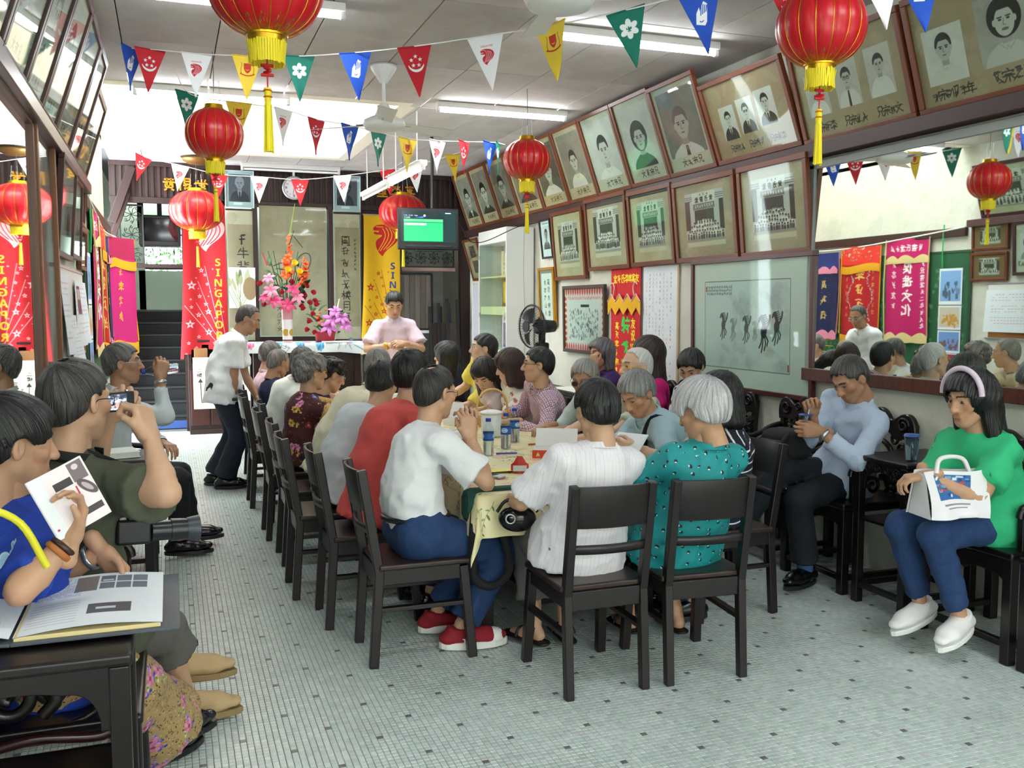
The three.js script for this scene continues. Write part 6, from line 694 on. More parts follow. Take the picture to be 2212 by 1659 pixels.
  if (t) {
    const F = new Field(lo, hi, gc), q = 0.017, sl = t.sleeve ?? 0.5, lz = t.loose ?? 1, hem = t.hem ?? 0.1;
    F.cap(vA(P, tu, 0.05), belly, (0.134 + q) * fat * lz, (0.13 + q) * fat * lz, 0.04, FD); F.cap(belly, chest, (0.13 + q) * fat * lz, (0.134 + q) * s, 0.05, FD); F.cap(chest, vA(SC, tf, -0.01), (0.13 + q) * s, 0.075 * s, 0.05, FD); F.cap(SL, SR, 0.056 * s + q * 0.4, 0.056 * s + q * 0.4, 0.06); F.cap(vA(N, tu, -0.04), vA(N, tu, 0.004), 0.07 * s, 0.057 * s, 0.025, { capB: 1 });
    if (hem > 0) { F.cap(vA(P, tu, 0.06), vA(P, c.standing ? [0, 1, 0] : tu, -hem), (0.122 + q) * fat * lz, (0.13 + q) * fat * lz, 0.03, { capB: 1, fd: rt, fs: 0.74 }); if (!c.standing) F.cap(vA(vA(P, rt0, -0.08), fwd, 0.07), vA(vA(P, rt0, 0.08), fwd, 0.07), 0.112 * fat + 0.008, 0.112 * fat + 0.008, 0.03); }
    if (wo) for (const g of [-1, 1]) F.ell(vA(vA(vA(chest, rt, g * 0.07), tf, 0.085), tu, -0.02), [0.062, 0.062, 0.055], [rt, tu, tf], 0.04);
    for (const [S, E, W] of [[SR, ER, WR], [SL, EL, WL]]) { for (const S2 of [S]) F.cap(vA(N, tu, -0.04), S2, 0.047 * s, 0.053 * s, 0.04); if (sl > 0) { if (sl <= 1) F.cap(S, vM(S, E, sl), 0.056 * s * (c.armFat ?? 1), (t.cuff ?? 0.064) * s * (c.armFat ?? 1), 0.025, { capB: 1 }); else { F.cap(S, E, 0.057 * s, 0.054 * s, 0.025); F.cap(E, vM(E, W, sl - 1), 0.054 * s, 0.044 * s, 0.02, { capB: 1 }); } } }
    wrinkle(F, t.wr ?? 0.012, t.wf ?? 9, sd); wrinkle(F, 0.005, 21, sd + 4);
    if (t.vneck) F.ell(vA(vA(N, tf, 0.06), tu, -0.035), [0.04, 0.07, 0.04], [rt, tu, tf], 0.01, true);
    const m = part(root, t.name || 'shirt', clothUV(F.mesh()), t.mat);
    if (t.collar) { const G = [], cb = vA(N, tu, 0.0), cd = vN(vA(tu, vS(H, N), 2)), cr = vN(vA(rt, cd, -vD(rt, cd))), cf = vX(cd, cr); G.push(sheet(24, 3, (u, v) => { const a = u * 6.283 * 0.9 + 0.31 + Math.PI / 2, fr = Math.sin(a), r0 = 0.068 + 0.002 * v, out = v < 0.5 ? 0 : 0.014 * (v - 0.5) * 2, hh = v < 0.5 ? v * 0.1 : 0.05 - (v - 0.5) * 0.07; return vA(vA(vA(cb, cr, Math.cos(a) * (r0 + out) * s), cf, (fr * (r0 + out) + 0.004) * s), cd, (hh - 0.026 - fr * 0.02) * s); }, 0.004)); G.push(...[-1, 1].map((g) => sheet(4, 3, (u, v) => vA(vA(vA(cb, cr, g * (0.012 + u * 0.05) * s), cf, (0.078 - u * 0.022 + 0.008) * s), cd, (0.012 - v * (0.05 - u * 0.024) - 0.012 * (1 - u)) * s), 0.004))); part(m, 'collar', clothUV(mergeVertices(merge(G))), t.collarMat || t.mat); }
    if (t.extra) t.extra(root, { P, N, rt, tu, tf, chest, belly, SR, SL, ER, EL, WR, WL, H, HM, m });
  }
  // -- legs
  const g = c.legs;
  if (g && !noLegs) {
    const F = new Field(lo, hi, gc + 0.001), e = g.loose ?? 1, pw = t && (t.hem ?? 0.1) > 0.02 && !c.standing ? 0.9 : 1;
    F.cap(vA(P, rt0, -0.075 * fat), vA(P, rt0, 0.075 * fat), 0.118 * fat * pw, 0.118 * fat * pw, 0.04); F.cap(P, vA(P, tu, pw < 1 ? 0.02 : g.waist ?? 0.07), 0.125 * fat * pw, 0.132 * fat * pw, 0.04, { ...FD, capB: 1 });
    for (const [J, K, A] of [[HR, KR, AR], [HL, KL, AL]]) { F.cap(J, K, 0.1 * fat * e * (pw < 1 ? 0.95 : 1), 0.072 * s * e, g.kind === 'skirt' ? 0.1 : 0.03); const end = g.kind === 'short' ? 0.28 : g.end ?? 0.9; F.cap(K, vM(K, A, end), 0.07 * s * e, (g.cuff ?? 0.062) * s * e, g.kind === 'skirt' ? 0.13 : 0.025, { capB: 1 }); }
    wrinkle(F, g.wr ?? 0.01, 10, sd + 7); wrinkle(F, 0.004, 22, sd + 2); part(root, g.name || 'trousers', clothUV(F.mesh()), g.mat);
  }
  // -- shoes
  if (shoe && !noLegs) for (const [A, K, sg] of [[AR, KR, 1], [AL, KL, -1]]) {
    const tt = toe(sg), upf = vN(vA([0, 1, 0], tt, -vD([0, 1, 0], tt))), q = vA(A, upf, -0.045), sz = (shoe.size ?? 1) * (wo ? 0.9 : 1), F = new Field(q.map((v) => v - 0.26), q.map((v) => v + 0.26), far > 1 ? 0.008 : 0.006), wd = vX(tt, upf), fl = { fd: upf, fs: 1.5 };
    const heel = vA(q, tt, -0.05 * sz), ball = vA(q, tt, 0.11 * sz), tip = vA(q, tt, 0.17 * sz);
    if (shoe.kind === 'sandal') { F.cap(vA(heel, upf, -0.015), vA(tip, upf, -0.022), 0.04, 0.042, 0.02, { fd: upf, fs: 3.2 }); part(root, 'sole', F.mesh(), shoe.mat); part(root, 'strap', [tube([-1, -0.5, 0, 0.5, 1].map((u) => vA(vA(vA(ball, tt, -0.02), wd, u * 0.042), upf, -0.012 + 0.038 * Math.sqrt(1 - u * u))), 0.008, 14, 6), tube([-1, -0.5, 0, 0.5, 1].map((u) => vA(vA(vA(heel, tt, 0.03 + 0.0 * u), wd, u * 0.038), upf, 0.01 + 0.05 * Math.sqrt(1 - u * u))), 0.006, 14, 6)], shoe.mat); continue; }
    F.cap(heel, vA(q, tt, 0.04), 0.042 * sz, 0.045 * sz, 0.02, fl); F.cap(vA(q, tt, 0.04), ball, 0.045 * sz, 0.05 * sz, 0.02, fl); F.cap(ball, tip, 0.05 * sz, 0.036 * sz, 0.02, { fd: upf, fs: 1.7 }); F.cap(vA(heel, tt, 0.012), vA(vA(q, upf, shoe.high ?? 0.04), tt, -0.02), 0.038, 0.044, 0.025, { capB: 1 }); F.cap(vA(q, upf, 0.02), vA(ball, upf, 0.005), 0.038, 0.036, 0.03);
    F.cutBy((x, y, z) => -(vD(vS([x, y, z], q), upf) + 0.028)); const up = part(root, 'shoe', F.mesh(), shoe.mat);
    const out = []; for (let k = 0; k < 20; k++) { const a = k / 20 * 6.283, ca = Math.cos(a), sa = Math.sin(a), l = ca > 0 ? 0.06 + 0.155 * ca : 0.06 + 0.15 * ca; out.push([(0.052 * (ca > 0.8 ? 0.86 : 1) * sa) * sz, (ca > 0 ? 0.06 + 0.148 * ca : 0.06 + 0.148 * ca) * sz]); }
    const so = extrude(shapeOf(out), shoe.sole ?? 0.018, 0.003); so.applyMatrix4(mat4([wd, tt, upf], vA(q, upf, -0.045))); part(up, 'sole', so, shoe.soleMat || BLACKP);
    if (shoe.sock) { const S = new Field(A.map((v) => v - 0.2), A.map((v) => v + 0.2), 0.007); S.cap(q, vA(A, vN(vS(K, A)), 0.1), 0.045, 0.045, 0.02, { capB: 1 }); part(root, 'sock', S.mesh(), shoe.sock); }
  }
  if (c.extra) c.extra(root, { L, chest, belly, P, H, N, HM, HB, WR, WL, ER, EL, SR, SL, KR, KL, AR, AL, tf, tu, rt, hu, hr, look });
  return root;
}
// ring around a limb: watch or bracelet
function bandAt(root, name, W, E, r, wdt, mat, t = 0.12, label) { const c = vM(W, E, t), d = vN(vS(E, W)), q = new THREE.TorusGeometry(r, wdt, 8, 24); q.scale(1, 1, 1.8); q.applyQuaternion(new THREE.Quaternion().setFromUnitVectors(V(0, 0, 1), V(...d))); return part(root, name, q.translate(...c), mat, label); }
// ---------------------------------------------------------------- cloth for clothes (uv in metres)
const cloth = (c, o = {}) => M(c, o.r ?? 0.82, { bumpMap: clothBump, bumpScale: 0.0009, ...(o.map ? { map: o.map } : {}) });
clothBump.repeat.set(9, 9);
const pat = (n, size, draw) => canvas(n, n, draw, { rep: [1 / size, 1 / size] });
const fill = (x, w, c) => { x.fillStyle = c; x.fillRect(0, 0, w, w); };
const flower = (x, px, py, r, c, n = 6) => { for (const ox of [-1, 0, 1]) for (const oy of [-1, 0, 1]) { const w = x.canvas.width; for (let q = 0; q < n; q++) { x.fillStyle = c[q % (c.length - 1)]; x.beginPath(); x.ellipse(px + ox * w + Math.cos(q * 6.28 / n) * r, py + oy * w + Math.sin(q * 6.28 / n) * r, r * 0.75, r * 0.55, q * 6.28 / n, 0, 7); x.fill(); } x.fillStyle = c[c.length - 1]; x.beginPath(); x.arc(px + ox * w, py + oy * w, r * 0.5, 0, 7); x.fill(); } };
const T = {
  plaid: pat(64, 0.03, (x, w) => { fill(x, w, '#e9e2e6'); x.globalAlpha = 0.55; x.fillStyle = '#b04a5c'; x.fillRect(0, 0, 22, w); x.fillRect(0, 0, w, 18); x.fillStyle = '#4a5288'; x.fillRect(34, 0, 12, w); x.fillRect(0, 36, w, 10); }),
  rose: pat(256, 0.22, (x, w) => { fill(x, w, '#ece6da'); for (let k = 0; k < 9; k++) { const a = rnd() * w, b = rnd() * w; flower(x, a + 22, b, 9, ['#6d7d4c', '#8a9464', '#5d6c40'], 4); flower(x, a, b, 10, ['#c4504c', '#d9736a', '#a33a3c'], 6); } }),
  brown: pat(256, 0.3, (x, w) => { fill(x, w, '#4a1e20'); for (let k = 0; k < 7; k++) flower(x, rnd() * w, rnd() * w, rr(9, 15), [['#d47aa8', '#e6a3c0', '#b05580'], ['#c99a48', '#e0bd6a', '#8a5a28'], ['#4a5a9a', '#7a8ac0', '#d8c080'], ['#8a2a44', '#b04a60', '#e0b050']][k % 4], 7); speckle(x, w, w, 60, ['#7a3a34', '#a8743a', '#2c1012'], 2, 6, 0.8); }),
  yellow: pat(128, 0.2, (x, w) => { fill(x, w, '#d8b465'); for (let k = 0; k < 4; k++) flower(x, rnd() * w, rnd() * w, 9, [['#4a62a8', '#7088c4', '#2c3c70'], ['#a4543c', '#c47a50', '#6a2c20']][k % 2], 5); speckle(x, w, w, 40, ['#8a6a30', '#e8cc88'], 2, 5, 0.7); }),
  teal: pat(128, 0.13, (x, w) => { fill(x, w, '#0f8f93'); for (const [a, b, r] of [[20, 24, 0.4], [84, 10, 2], [54, 62, 1], [108, 78, 2.6], [14, 100, 0], [76, 112, 1.6]]) { x.save(); x.translate(a, b); x.rotate(r); x.fillStyle = '#101c24'; x.beginPath(); x.ellipse(-3, 0, 3.6, 6, 0.5, 0, 7); x.ellipse(3, 0, 3.6, 6, -0.5, 0, 7); x.fill(); x.fillStyle = '#dfeeee'; x.beginPath(); x.ellipse(0, 6.5, 4.5, 2.6, 0, 0, 7); x.fill(); x.restore(); } }),
  navy: pat(64, 0.045, (x, w) => { fill(x, w, '#14182c'); x.fillStyle = '#e8e8ea'; x.fillRect(0, 10, w, 13); }),
  pin: pat(64, 0.036, (x, w) => { fill(x, w, '#ece9ee'); x.fillStyle = '#d9d3de'; x.fillRect(0, 0, 4, w); x.fillRect(32, 0, 2, w); x.fillRect(0, 20, w, 1); }),
  blueStripe: pat(64, 0.03, (x, w) => { fill(x, w, '#c3d1e8'); x.fillStyle = '#aebfdd'; for (let k = 0; k < 4; k++) x.fillRect(k * 16, 0, 6, w); }),
  denim: pat(128, 0.12, (x, w) => { fill(x, w, '#1d3a66'); for (let k = 0; k < 900; k++) { x.fillStyle = ['#28497a', '#172e54', '#34568a'][k % 3]; x.globalAlpha = 0.5; x.fillRect(rnd() * w, rnd() * w, 1.2, rr(2, 9)); } x.globalAlpha = 1; }),
  batik: pat(512, 0.42, (x, w) => { fill(x, w, '#a68a5c'); for (let k = 0; k < 900; k++) { x.fillStyle = ['#3a2c1e', '#5a4a2c', '#cbb183', '#2a2420'][k % 4]; x.beginPath(); x.ellipse(rnd() * w, rnd() * w, rr(2, 7), rr(1.5, 3), rnd() * 3, 0, 7); x.fill(); } for (let k = 0; k < 13; k++) { const a = rnd() * w, b = rnd() * w; flower(x, a + 30, b + 12, 12, ['#2c3ab0', '#4a4ab8', '#7a68c0'], 3); flower(x, a - 26, b + 20, 11, ['#8fa05c', '#b4c488', '#5c7a3a'], 4); flower(x, a, b, 17, ['#c06a8a', '#d48aa4', '#8a3a5a'], 8); flower(x, a + 8, b - 34, 8, ['#9a78c0', '#b898d4', '#5a3a80'], 5); } }),
  bloom: canvas(512, 512, (x, w) => { fill(x, w, '#14389c'); speckle(x, w, w, 60, ['#1a44ac', '#102e84'], 10, 60, 0.4); const spot = (a, b, r) => { for (let q = 0; q < 7; q++) { x.fillStyle = ['#78b4dc', '#a8d4ec', '#c88ac4', '#7a9ad8'][q % 4]; x.strokeStyle = '#e4eef4'; x.lineWidth = 2; r *= 1; x.beginPath(); x.ellipse(a + Math.cos(q * 0.9) * r, b + Math.sin(q * 0.9) * r, r * 0.8, r * 0.5, q * 0.9, 0, 7); x.fill(); x.stroke(); } x.fillStyle = '#d0507a'; x.beginPath(); x.arc(a, b, r * 0.5, 0, 7); x.fill(); x.strokeStyle = '#f0f4f8'; x.stroke(); }; for (const ox of [0, 256]) { for (const [a, b, r] of [[318, 330, 14], [345, 370, 12], [318, 392, 13], [335, 300, 9], [312, 440, 12], [342, 425, 10], [330, 470, 12]]) spot(a - ox, b, r); } }),
  greenPrint: canvas(256, 256, (x, w) => { fill(x, w, '#2fb87e'); x.strokeStyle = '#0e4a38'; x.lineWidth = 1.2; for (const ox of [0, 128]) { for (let k = 0; k < 30; k++) { x.beginPath(); x.moveTo(rr(40, 90) + ox, rr(60, 170)); x.lineTo(rr(40, 90) + ox, rr(60, 170)); x.stroke(); } } }),
  tee: canvas(512, 512, (x, w) => { fill(x, w, '#eceef2'); x.fillStyle = '#5aa0b4'; x.font = '9px sans-serif'; for (let k = 0; k < 9; k++) { const a = 175 + rr(-4, 4); for (let q = 0; q < [3, 9, 4, 4, 5, 7, 8, 6, 5][k]; q++) x.fillRect(a + q * 5.5, 70 + k * 18, 3.6, 3 + (q % 2)); } }),
  greyPrint: canvas(128, 128, (x, w) => { fill(x, w, '#c9d3de'); x.strokeStyle = '#22303c'; x.lineWidth = 3; for (const a of [50, 100]) { x.beginPath(); x.arc(a - 8, 40, 8, 0, 7); x.moveTo(a, 60); x.lineTo(a - 18, 80); x.moveTo(a - 16, 90); x.lineTo(a + 2, 96); x.stroke(); } }),
};
const WHITE = cloth('#eceef0'), CREAMC = cloth('#e2dcc0'), DKBLUE = cloth('#10192b'), BLACKC = cloth('#15161a'), DENIM = cloth('#ffffff', { map: T.denim });
const hold = (x, y, z) => [x, y, z], ln = (mat, o = {}) => ({ kind: 'long', mat, ...o }), BSHOE = { kind: 'shoe', mat: M('#101114', 0.22) };
// ---- left foreground
person({ label: 'woman in a blue flowered blouse holding up a pamphlet in the left foreground', woman: 1, hip: [-0.37, 0.605, -2.86], head: [-0.4, 1.235, -2.78], face: [0.75, -0.66], look: [0.9, -0.1, -0.42], skin: 1, handR: [-0.25, 1.015, -2.54], elbR: [-0.36, 0.91, -2.5], handL: [-0.2, 0.9, -2.88], poleL: [-0.3, -0.8, -0.4], hands: { R: { d: [0.15, 1, -0.1], p: [-0.6, 0, 0.8], curl: [0.45, 0.5, 0.55, 0.6], thumb: 0.6 }, L: { d: [0.5, -0.75, 0.2], p: [-0.2, -0.5, 0.8], curl: 0.45 } }, footR: [-0.08, 0.1, -3.4], footL: [-0.02, 0.1, -3.52], toeR: [0.7, -0.5], toeL: [0.8, -0.4], top: { mat: cloth('#ffffff', { map: T.bloom }), sleeve: 0.85, hem: 0.08, name: 'blouse' }, legs: { kind: 'skirt', mat: cloth('#ffffff', { map: T.batik }), loose: 1.15, cuff: 0.1, name: 'skirt', end: 0.97 }, hair: { style: 'short', color: '#0e0c0c', puff: 0.012 }, shoe: { kind: 'shoe', mat: M('#26282c', 0.15, { bumpMap: plasterB, bumpScale: 0.01 }) },
  extra: (r, k) => { bandAt(r, 'bracelet', k.WR, k.ER, 0.031, 0.004, M('#3a2018', 0.4), 0.12); bandAt(r, 'wrist_band', k.WR, k.ER, 0.033, 0.0045, M('#a8642c', 0.6), 0.22); bandAt(r, 'bracelet', k.WL, k.EL, 0.034, 0.005, STEEL, 0.15); } });
person({ label: 'man in an olive polo shirt taking a photograph with a small camera', hip: [-0.3, 0.605, -3.2], head: [-0.265, 1.32, -3.06], face: [0.62, -0.78], look: [0.66, -0.06, -0.74], skin: 0, fat: 1.12, handR: [-0.062, 1.215, -2.93], elbR: [-0.02, 1.07, -2.8], handL: [-0.19, 1.24, -3.3], poleL: [-0.4, -1, -0.3], armFat: 1.15, hands: { R: { d: [-0.25, 0.85, -0.3], p: [-0.7, 0, -0.5], curl: [0.75, 0.8, 0.85, 0.9], thumb: 0.8 }, L: { d: [0.5, 0.7, 0.2], p: [0.3, 0, 0.9], curl: 0.6 } }, footR: [0.02, 0.11, -3.72], footL: [0.1, 0.11, -4.02], toeR: [1, 0.12], toeL: [1, 0.1], top: { mat: cloth('#4a4f3e'), sleeve: 0.72, cuff: 0.078, collar: 1, collarMat: M('#121313', 0.8), hem: 0.1, wr: 0.014 }, legs: { kind: 'short', mat: cloth('#5d5a57'), loose: 1.16, cuff: 0.084, name: 'shorts', wr: 0.014 }, hair: { style: 'thin', color: '#1d1b1a', streak: '#4a4644', crown: 1, crownR: 0.026, puff: 0.005 }, glasses: 'frame', shoe: { kind: 'shoe', mat: cloth('#b59a72'), soleMat: M('#8a744e', 0.8), high: 0.02 },
  extra: (r, k) => { part(r, 'neck_strap', tube([vA(vA(k.N, k.rt, 0.06), k.tu, 0.02), vA(vA(k.SR, k.tf, 0.1), k.tu, 0.0), vA(vA(k.P, k.tf, 0.24), k.tu, 0.3)], 0.01, 20, 6), BLACKC); part(r, 'belt', mv(rot(new THREE.TorusGeometry(0.158, 0.016, 8, 32), 90, 0, 0), k.P[0], k.P[1] + 0.06, k.P[2]), BLACKP); } });
person({ label: 'man in a pale grey shirt drinking from a water bottle by the left wall', far: 1, hip: [-0.36, 0.605, -6.15], head: [-0.27, 1.255, -6.15], face: [1, 0.05], look: [1, 0.05, 0.05], skin: 2, handR: [-0.06, 1.17, -6.05], poleR: [0.6, -1, 0.25], handL: [-0.05, 0.77, -6.0], poleL: [0, -0.7, -0.8], hands: { R: { d: [0.2, 1, -0.1], p: [-0.3, 0.1, -1], curl: 0.7, thumb: 0.7 } }, footR: [0.02, 0.11, -6.26], footL: [0.1, 0.14, -6.5], toeR: [1, 0.05], toeL: [1, -0.1], kneeR: [1, 0.7, -0.1], top: { mat: cloth('#c9d2d6'), sleeve: 1.75, collar: 1, hem: 0.05 }, legs: ln(BLACKC), hair: { style: 'short', color: '#2e2d2d', streak: '#6e6c6a' }, glasses: 'wire', shoe: BSHOE, extra: (r, k) => { bandAt(r, 'watch', k.WR, k.ER, 0.032, 0.006, STEEL); bandAt(r, 'watch', k.WL, k.EL, 0.032, 0.006, STEEL); } });
person({ label: 'stooping man in a white shirt standing at the far left end of the table', far: 1, standing: 1, hip: [0.42, 0.88, -8.55], head: [0.66, 1.49, -8.55], face: [1, 0.15], look: [0.9, -0.42, 0.22], skin: 2, slouch: 0.06, handR: [0.5, 0.74, -8.42], poleR: [-0.4, -0.3, 0.6], handL: [0.72, 0.78, -8.66], hands: { R: { curl: 0.7 } }, footR: [0.42, 0.1, -8.5], footL: [0.34, 0.1, -8.7], toeR: [1, 0.1], toeL: [1, 0.1], top: { mat: WHITE, sleeve: 0.78, cuff: 0.08, collar: 1, hem: 0.12, loose: 1.12, wr: 0.015 }, legs: ln(DKBLUE, { loose: 1.12, cuff: 0.085, end: 0.97 }), hair: { style: 'thin', color: '#282524', streak: '#5c5652' }, glasses: 'wire', shoe: BSHOE });
// ---- left side of the table, far to near
const tl = (z, x = 1.42) => ({ handR: [x, 0.8, z + 0.13], handL: [x, 0.8, z - 0.13], poleR: [-0.2, -0.6, 0.7], poleL: [-0.2, -0.6, -0.7], hands: { R: { d: [1, -0.05, -0.4], p: [0, -1, 0] }, L: { d: [1, -0.05, 0.4], p: [0, -1, 0] } }, footR: [1.25, 0.1, z + 0.12], footL: [1.25, 0.1, z - 0.12] });
const LEFT = (z, o) => person({ far: 2, face: [1, -0.12], ...tl(z), shoe: BSHOE, ...o, legs: o.legs || ln(BLACKC) });
LEFT(-9.02, { label: 'grey haired man in a pink shirt at the far end of the left row', hip: [0.9, 0.56, -9.02], head: [0.89, 1.15, -9.0], look: [0.9, -0.2, -0.4], top: { mat: cloth('#e0c4cc'), sleeve: 0.5, collar: 1, hem: 0.05 }, hair: { style: 'short', color: '#3a3837', streak: '#7c7875' } });
LEFT(-8.42, { label: 'balding man in navy with glasses pushed up on his head', hip: [0.9, 0.56, -8.45], head: [0.9, 1.1, -8.46], look: [0.8, -0.35, -0.45], top: { mat: cloth('#1a2440'), sleeve: 0.5, hem: 0.05 }, hair: { style: 'thin', color: '#4a4441', streak: '#8c857f' }, glasses: 'frame', glassesUp: 1, skin: 2 });
LEFT(-7.76, { label: 'man in a white shirt bending over the table beyond the flowered blouse', hip: [0.84, 0.56, -7.72], head: [1.0, 1.15, -7.62], look: [0.7, -0.3, -0.65], slouch: 0.07, top: { mat: cloth('#e2e4dc'), sleeve: 0.5, collar: 1, hem: 0.07, wr: 0.014 }, hair: { style: 'short', color: '#2b2928', streak: '#6a6663' }, legs: ln(cloth('#5a5c52')) });
LEFT(-6.66, { label: 'grey curly haired woman in a brown flowered blouse with yellow sleeves', woman: 1, hip: [0.86, 0.56, -6.66], head: [0.93, 1.14, -6.64], look: [0.9, -0.02, -0.3], far: 1, top: { mat: cloth('#ffffff', { map: T.brown }), sleeve: 0.3, hem: 0.06, name: 'blouse', extra: (r, k) => { for (const [S, E] of [[k.SR, k.ER], [k.SL, k.EL]]) part(k.m, 'sleeve', rod(vM(S, E, 0.22), vM(S, E, 0.85), 0.066, 16, 0.07), cloth('#ffffff', { map: T.yellow })); } }, hair: { style: 'perm', color: '#3a3836', streak: '#8e8a86' }, glasses: 'gold' });
LEFT(-7.2, { label: 'dark haired woman in a purple top with glasses leaning on the table', woman: 1, hip: [0.94, 0.56, -7.15], head: [1.13, 1.09, -7.02], look: [0.9, -0.35, -0.2], top: { mat: cloth('#3a1c58'), sleeve: 0.6, hem: 0.05 }, hair: { style: 'perm', color: '#100e0e', puff: -0.012 }, glasses: 'wire' });
LEFT(-5.98, { label: 'grey haired man in a cream shirt leaning over the table', hip: [0.92, 0.56, -5.98], head: [1.27, 1.21, -6.0], look: [0.5, -0.1, -0.85], slouch: 0.08, far: 1, top: { mat: CREAMC, sleeve: 0.5, collar: 1, hem: 0.07, wr: 0.014 }, hair: { style: 'thin', color: '#6c6864', streak: '#98948f' } });
LEFT(-5.35, { label: 'black haired man in a pale grey T-shirt leaning over the table', hip: [0.9, 0.56, -5.35], head: [1.17, 1.15, -5.42], look: [0.55, -0.35, -0.75], slouch: 0.08, far: 1, top: { mat: cloth('#cfd5db'), sleeve: 0.55, hem: 0.08, name: 'tee_shirt', wr: 0.013 }, hair: { style: 'short', color: '#0d0c0c', puff: 0.004 } });
LEFT(-4.78, { label: 'black haired person in a salmon red T-shirt behind the man in white', hip: [0.95, 0.56, -4.76], head: [1.2, 1.24, -4.85], look: [0.6, -0.1, -0.8], slouch: 0.07, far: 1, top: { mat: cloth('#d2504c'), sleeve: 0.55, hem: 0.08, name: 'tee_shirt', wr: 0.013 }, hair: { style: 'short', color: '#0c0b0b', puff: 0.01 }, legs: ln(DENIM) });
person({ label: 'man in a white T-shirt and jeans with hands clasped at his mouth', hip: [1.05, 0.565, -4.17], head: [1.17, 1.2, -4.24], face: [1, -0.08], look: [0.85, -0.12, -0.42], slouch: 0.055, skin: 0, fat: 1.08, handR: [1.3, 0.99, -4.12], poleR: [0.8, -1, 0.6], handL: [1.34, 1.0, -4.24], poleL: [0.6, -1, -0.8], hands: { R: { d: [-0.1, 1, -0.15], p: [-0.2, 0, -1], curl: [0.5, 0.55, 0.6, 0.65], thumb: 0.7 }, L: { d: [-0.15, 1, 0.1], p: [-0.2, 0, 1], curl: [0.5, 0.55, 0.6, 0.65], thumb: 0.7 } }, footR: [1.24, 0.1, -4.1], footL: [1.2, 0.1, -4.36], toeR: [1, 0.12], toeL: [1, -0.1], top: { mat: cloth('#ffffff', { map: T.tee }), sleeve: 0.78, cuff: 0.085, hem: 0, name: 'tee_shirt', wr: 0.014, loose: 1.05 }, legs: ln(DENIM, { cuff: 0.074, loose: 1.05, waist: 0.085 }), hair: { style: 'thin', color: '#151312', streak: '#3a3533', crown: 1, crownR: 0.036, puff: 0.004 }, glasses: 'frame', shoe: { kind: 'shoe', mat: cloth('#8e1626'), soleMat: M('#e9e7e2', 0.6), sole: 0.028, size: 1.08 },
  extra: (r, k) => { const t = vN([1, 0, 0.12]), w = [-t[2], 0, t[0]], A = vA(k.AR, [0, 1, 0], -0.045); const P0 = (a, b, y) => vA(vA(vA(A, t, a), w, b), [0, 1, 0], y); const R = M('#f2f0ec', 0.6); part(r, 'toe_cap', new THREE.SphereGeometry(1, 16, 10).scale(0.055, 0.04, 0.052).applyMatrix4(mat4([t, [0, 1, 0], w], P0(0.158, 0, -0.005))), R); const st = new THREE.Shape(); for (let q = 0; q < 10; q++) { const a = q * 0.628 + 1.57, rad = q % 2 ? 0.008 : 0.019; q ? st.lineTo(Math.cos(a) * rad, Math.sin(a) * rad) : st.moveTo(Math.cos(a) * rad, Math.sin(a) * rad); } part(r, 'star_patch', extrude(st, 0.003, 0).applyMatrix4(mat4([t, [0, 1, 0], w], P0(0.02, 0.05, 0.0))), R); for (let q = 0; q < 4; q++) part(r, 'lace', bar(P0(0.06 + q * 0.018, -0.022, 0.042 - q * 0.006), P0(0.066 + q * 0.018, 0.026, 0.036 - q * 0.006), 0.006, 0.004), R); part(r, 'belt', rot(new THREE.TorusGeometry(0.15, 0.014, 8, 30), 90, 0, 0).applyMatrix4(new THREE.Matrix4().makeTranslation(k.P[0], k.P[1] + 0.07, k.P[2])), BLACKP); } });
// ---- near end
person({ label: 'black haired man in a striped white shirt seated with his back to the viewer', hip: [1.66, 0.565, -3.66], head: [1.71, 1.16, -3.62], face: [0, -1], look: [-0.03, -0.22, -1], skin: 0, fat: 1.08, handL: [1.45, 0.72, -3.98], poleL: [-0.7, -0.7, 0.4], handR: [1.92, 0.8, -4.12], poleR: [0.7, -0.8, 0.4], hands: { R: { d: [-0.1, 0, -1], p: [0, -1, 0] }, L: { d: [0.2, -0.2, -1], p: [0, -1, 0] } }, footL: [1.57, 0.1, -3.98], footR: [1.72, 0.1, -3.96], toeL: [-0.4, -1], toeR: [0.1, -1], top: { mat: cloth('#ffffff', { map: T.pin }), sleeve: 0.85, cuff: 0.082, hem: 0.09, wr: 0.014, collar: 1 }, legs: ln(cloth('#75706e'), { end: 0.68, cuff: 0.075 }), hair: { style: 'short', color: '#0b0a0b', puff: 0.006, line: 0.07 }, shoe: { kind: 'sandal', mat: M('#17120f', 0.5) } });
person({ label: 'white haired elderly woman in a teal blouse seated with her back to the viewer', woman: 1, hip: [2.12, 0.565, -3.62], head: [2.15, 1.15, -3.5], face: [-0.08, -1], look: [-0.4, -0.3, -0.87], skin: 1, fat: 1.16, wide: 1.12, handL: [1.96, 0.72, -3.92], poleL: [-0.8, -0.5, 0.3], handR: [2.3, 0.72, -3.98], footL: [2.06, 0.1, -3.98], footR: [2.28, 0.1, -3.9], toeL: [0, -1], toeR: [0.05, -1], top: { mat: cloth('#ffffff', { map: T.teal, r: 0.6 }), sleeve: 0.95, cuff: 0.085, hem: 0.09, wr: 0.014, name: 'blouse', collar: 1 }, legs: ln(DKBLUE, { end: 0.8 }), hair: { style: 'short', color: '#98979b', streak: '#d0cfd2', puff: 0.024 }, shoe: { kind: 'sandal', mat: M('#101012', 0.4) } });
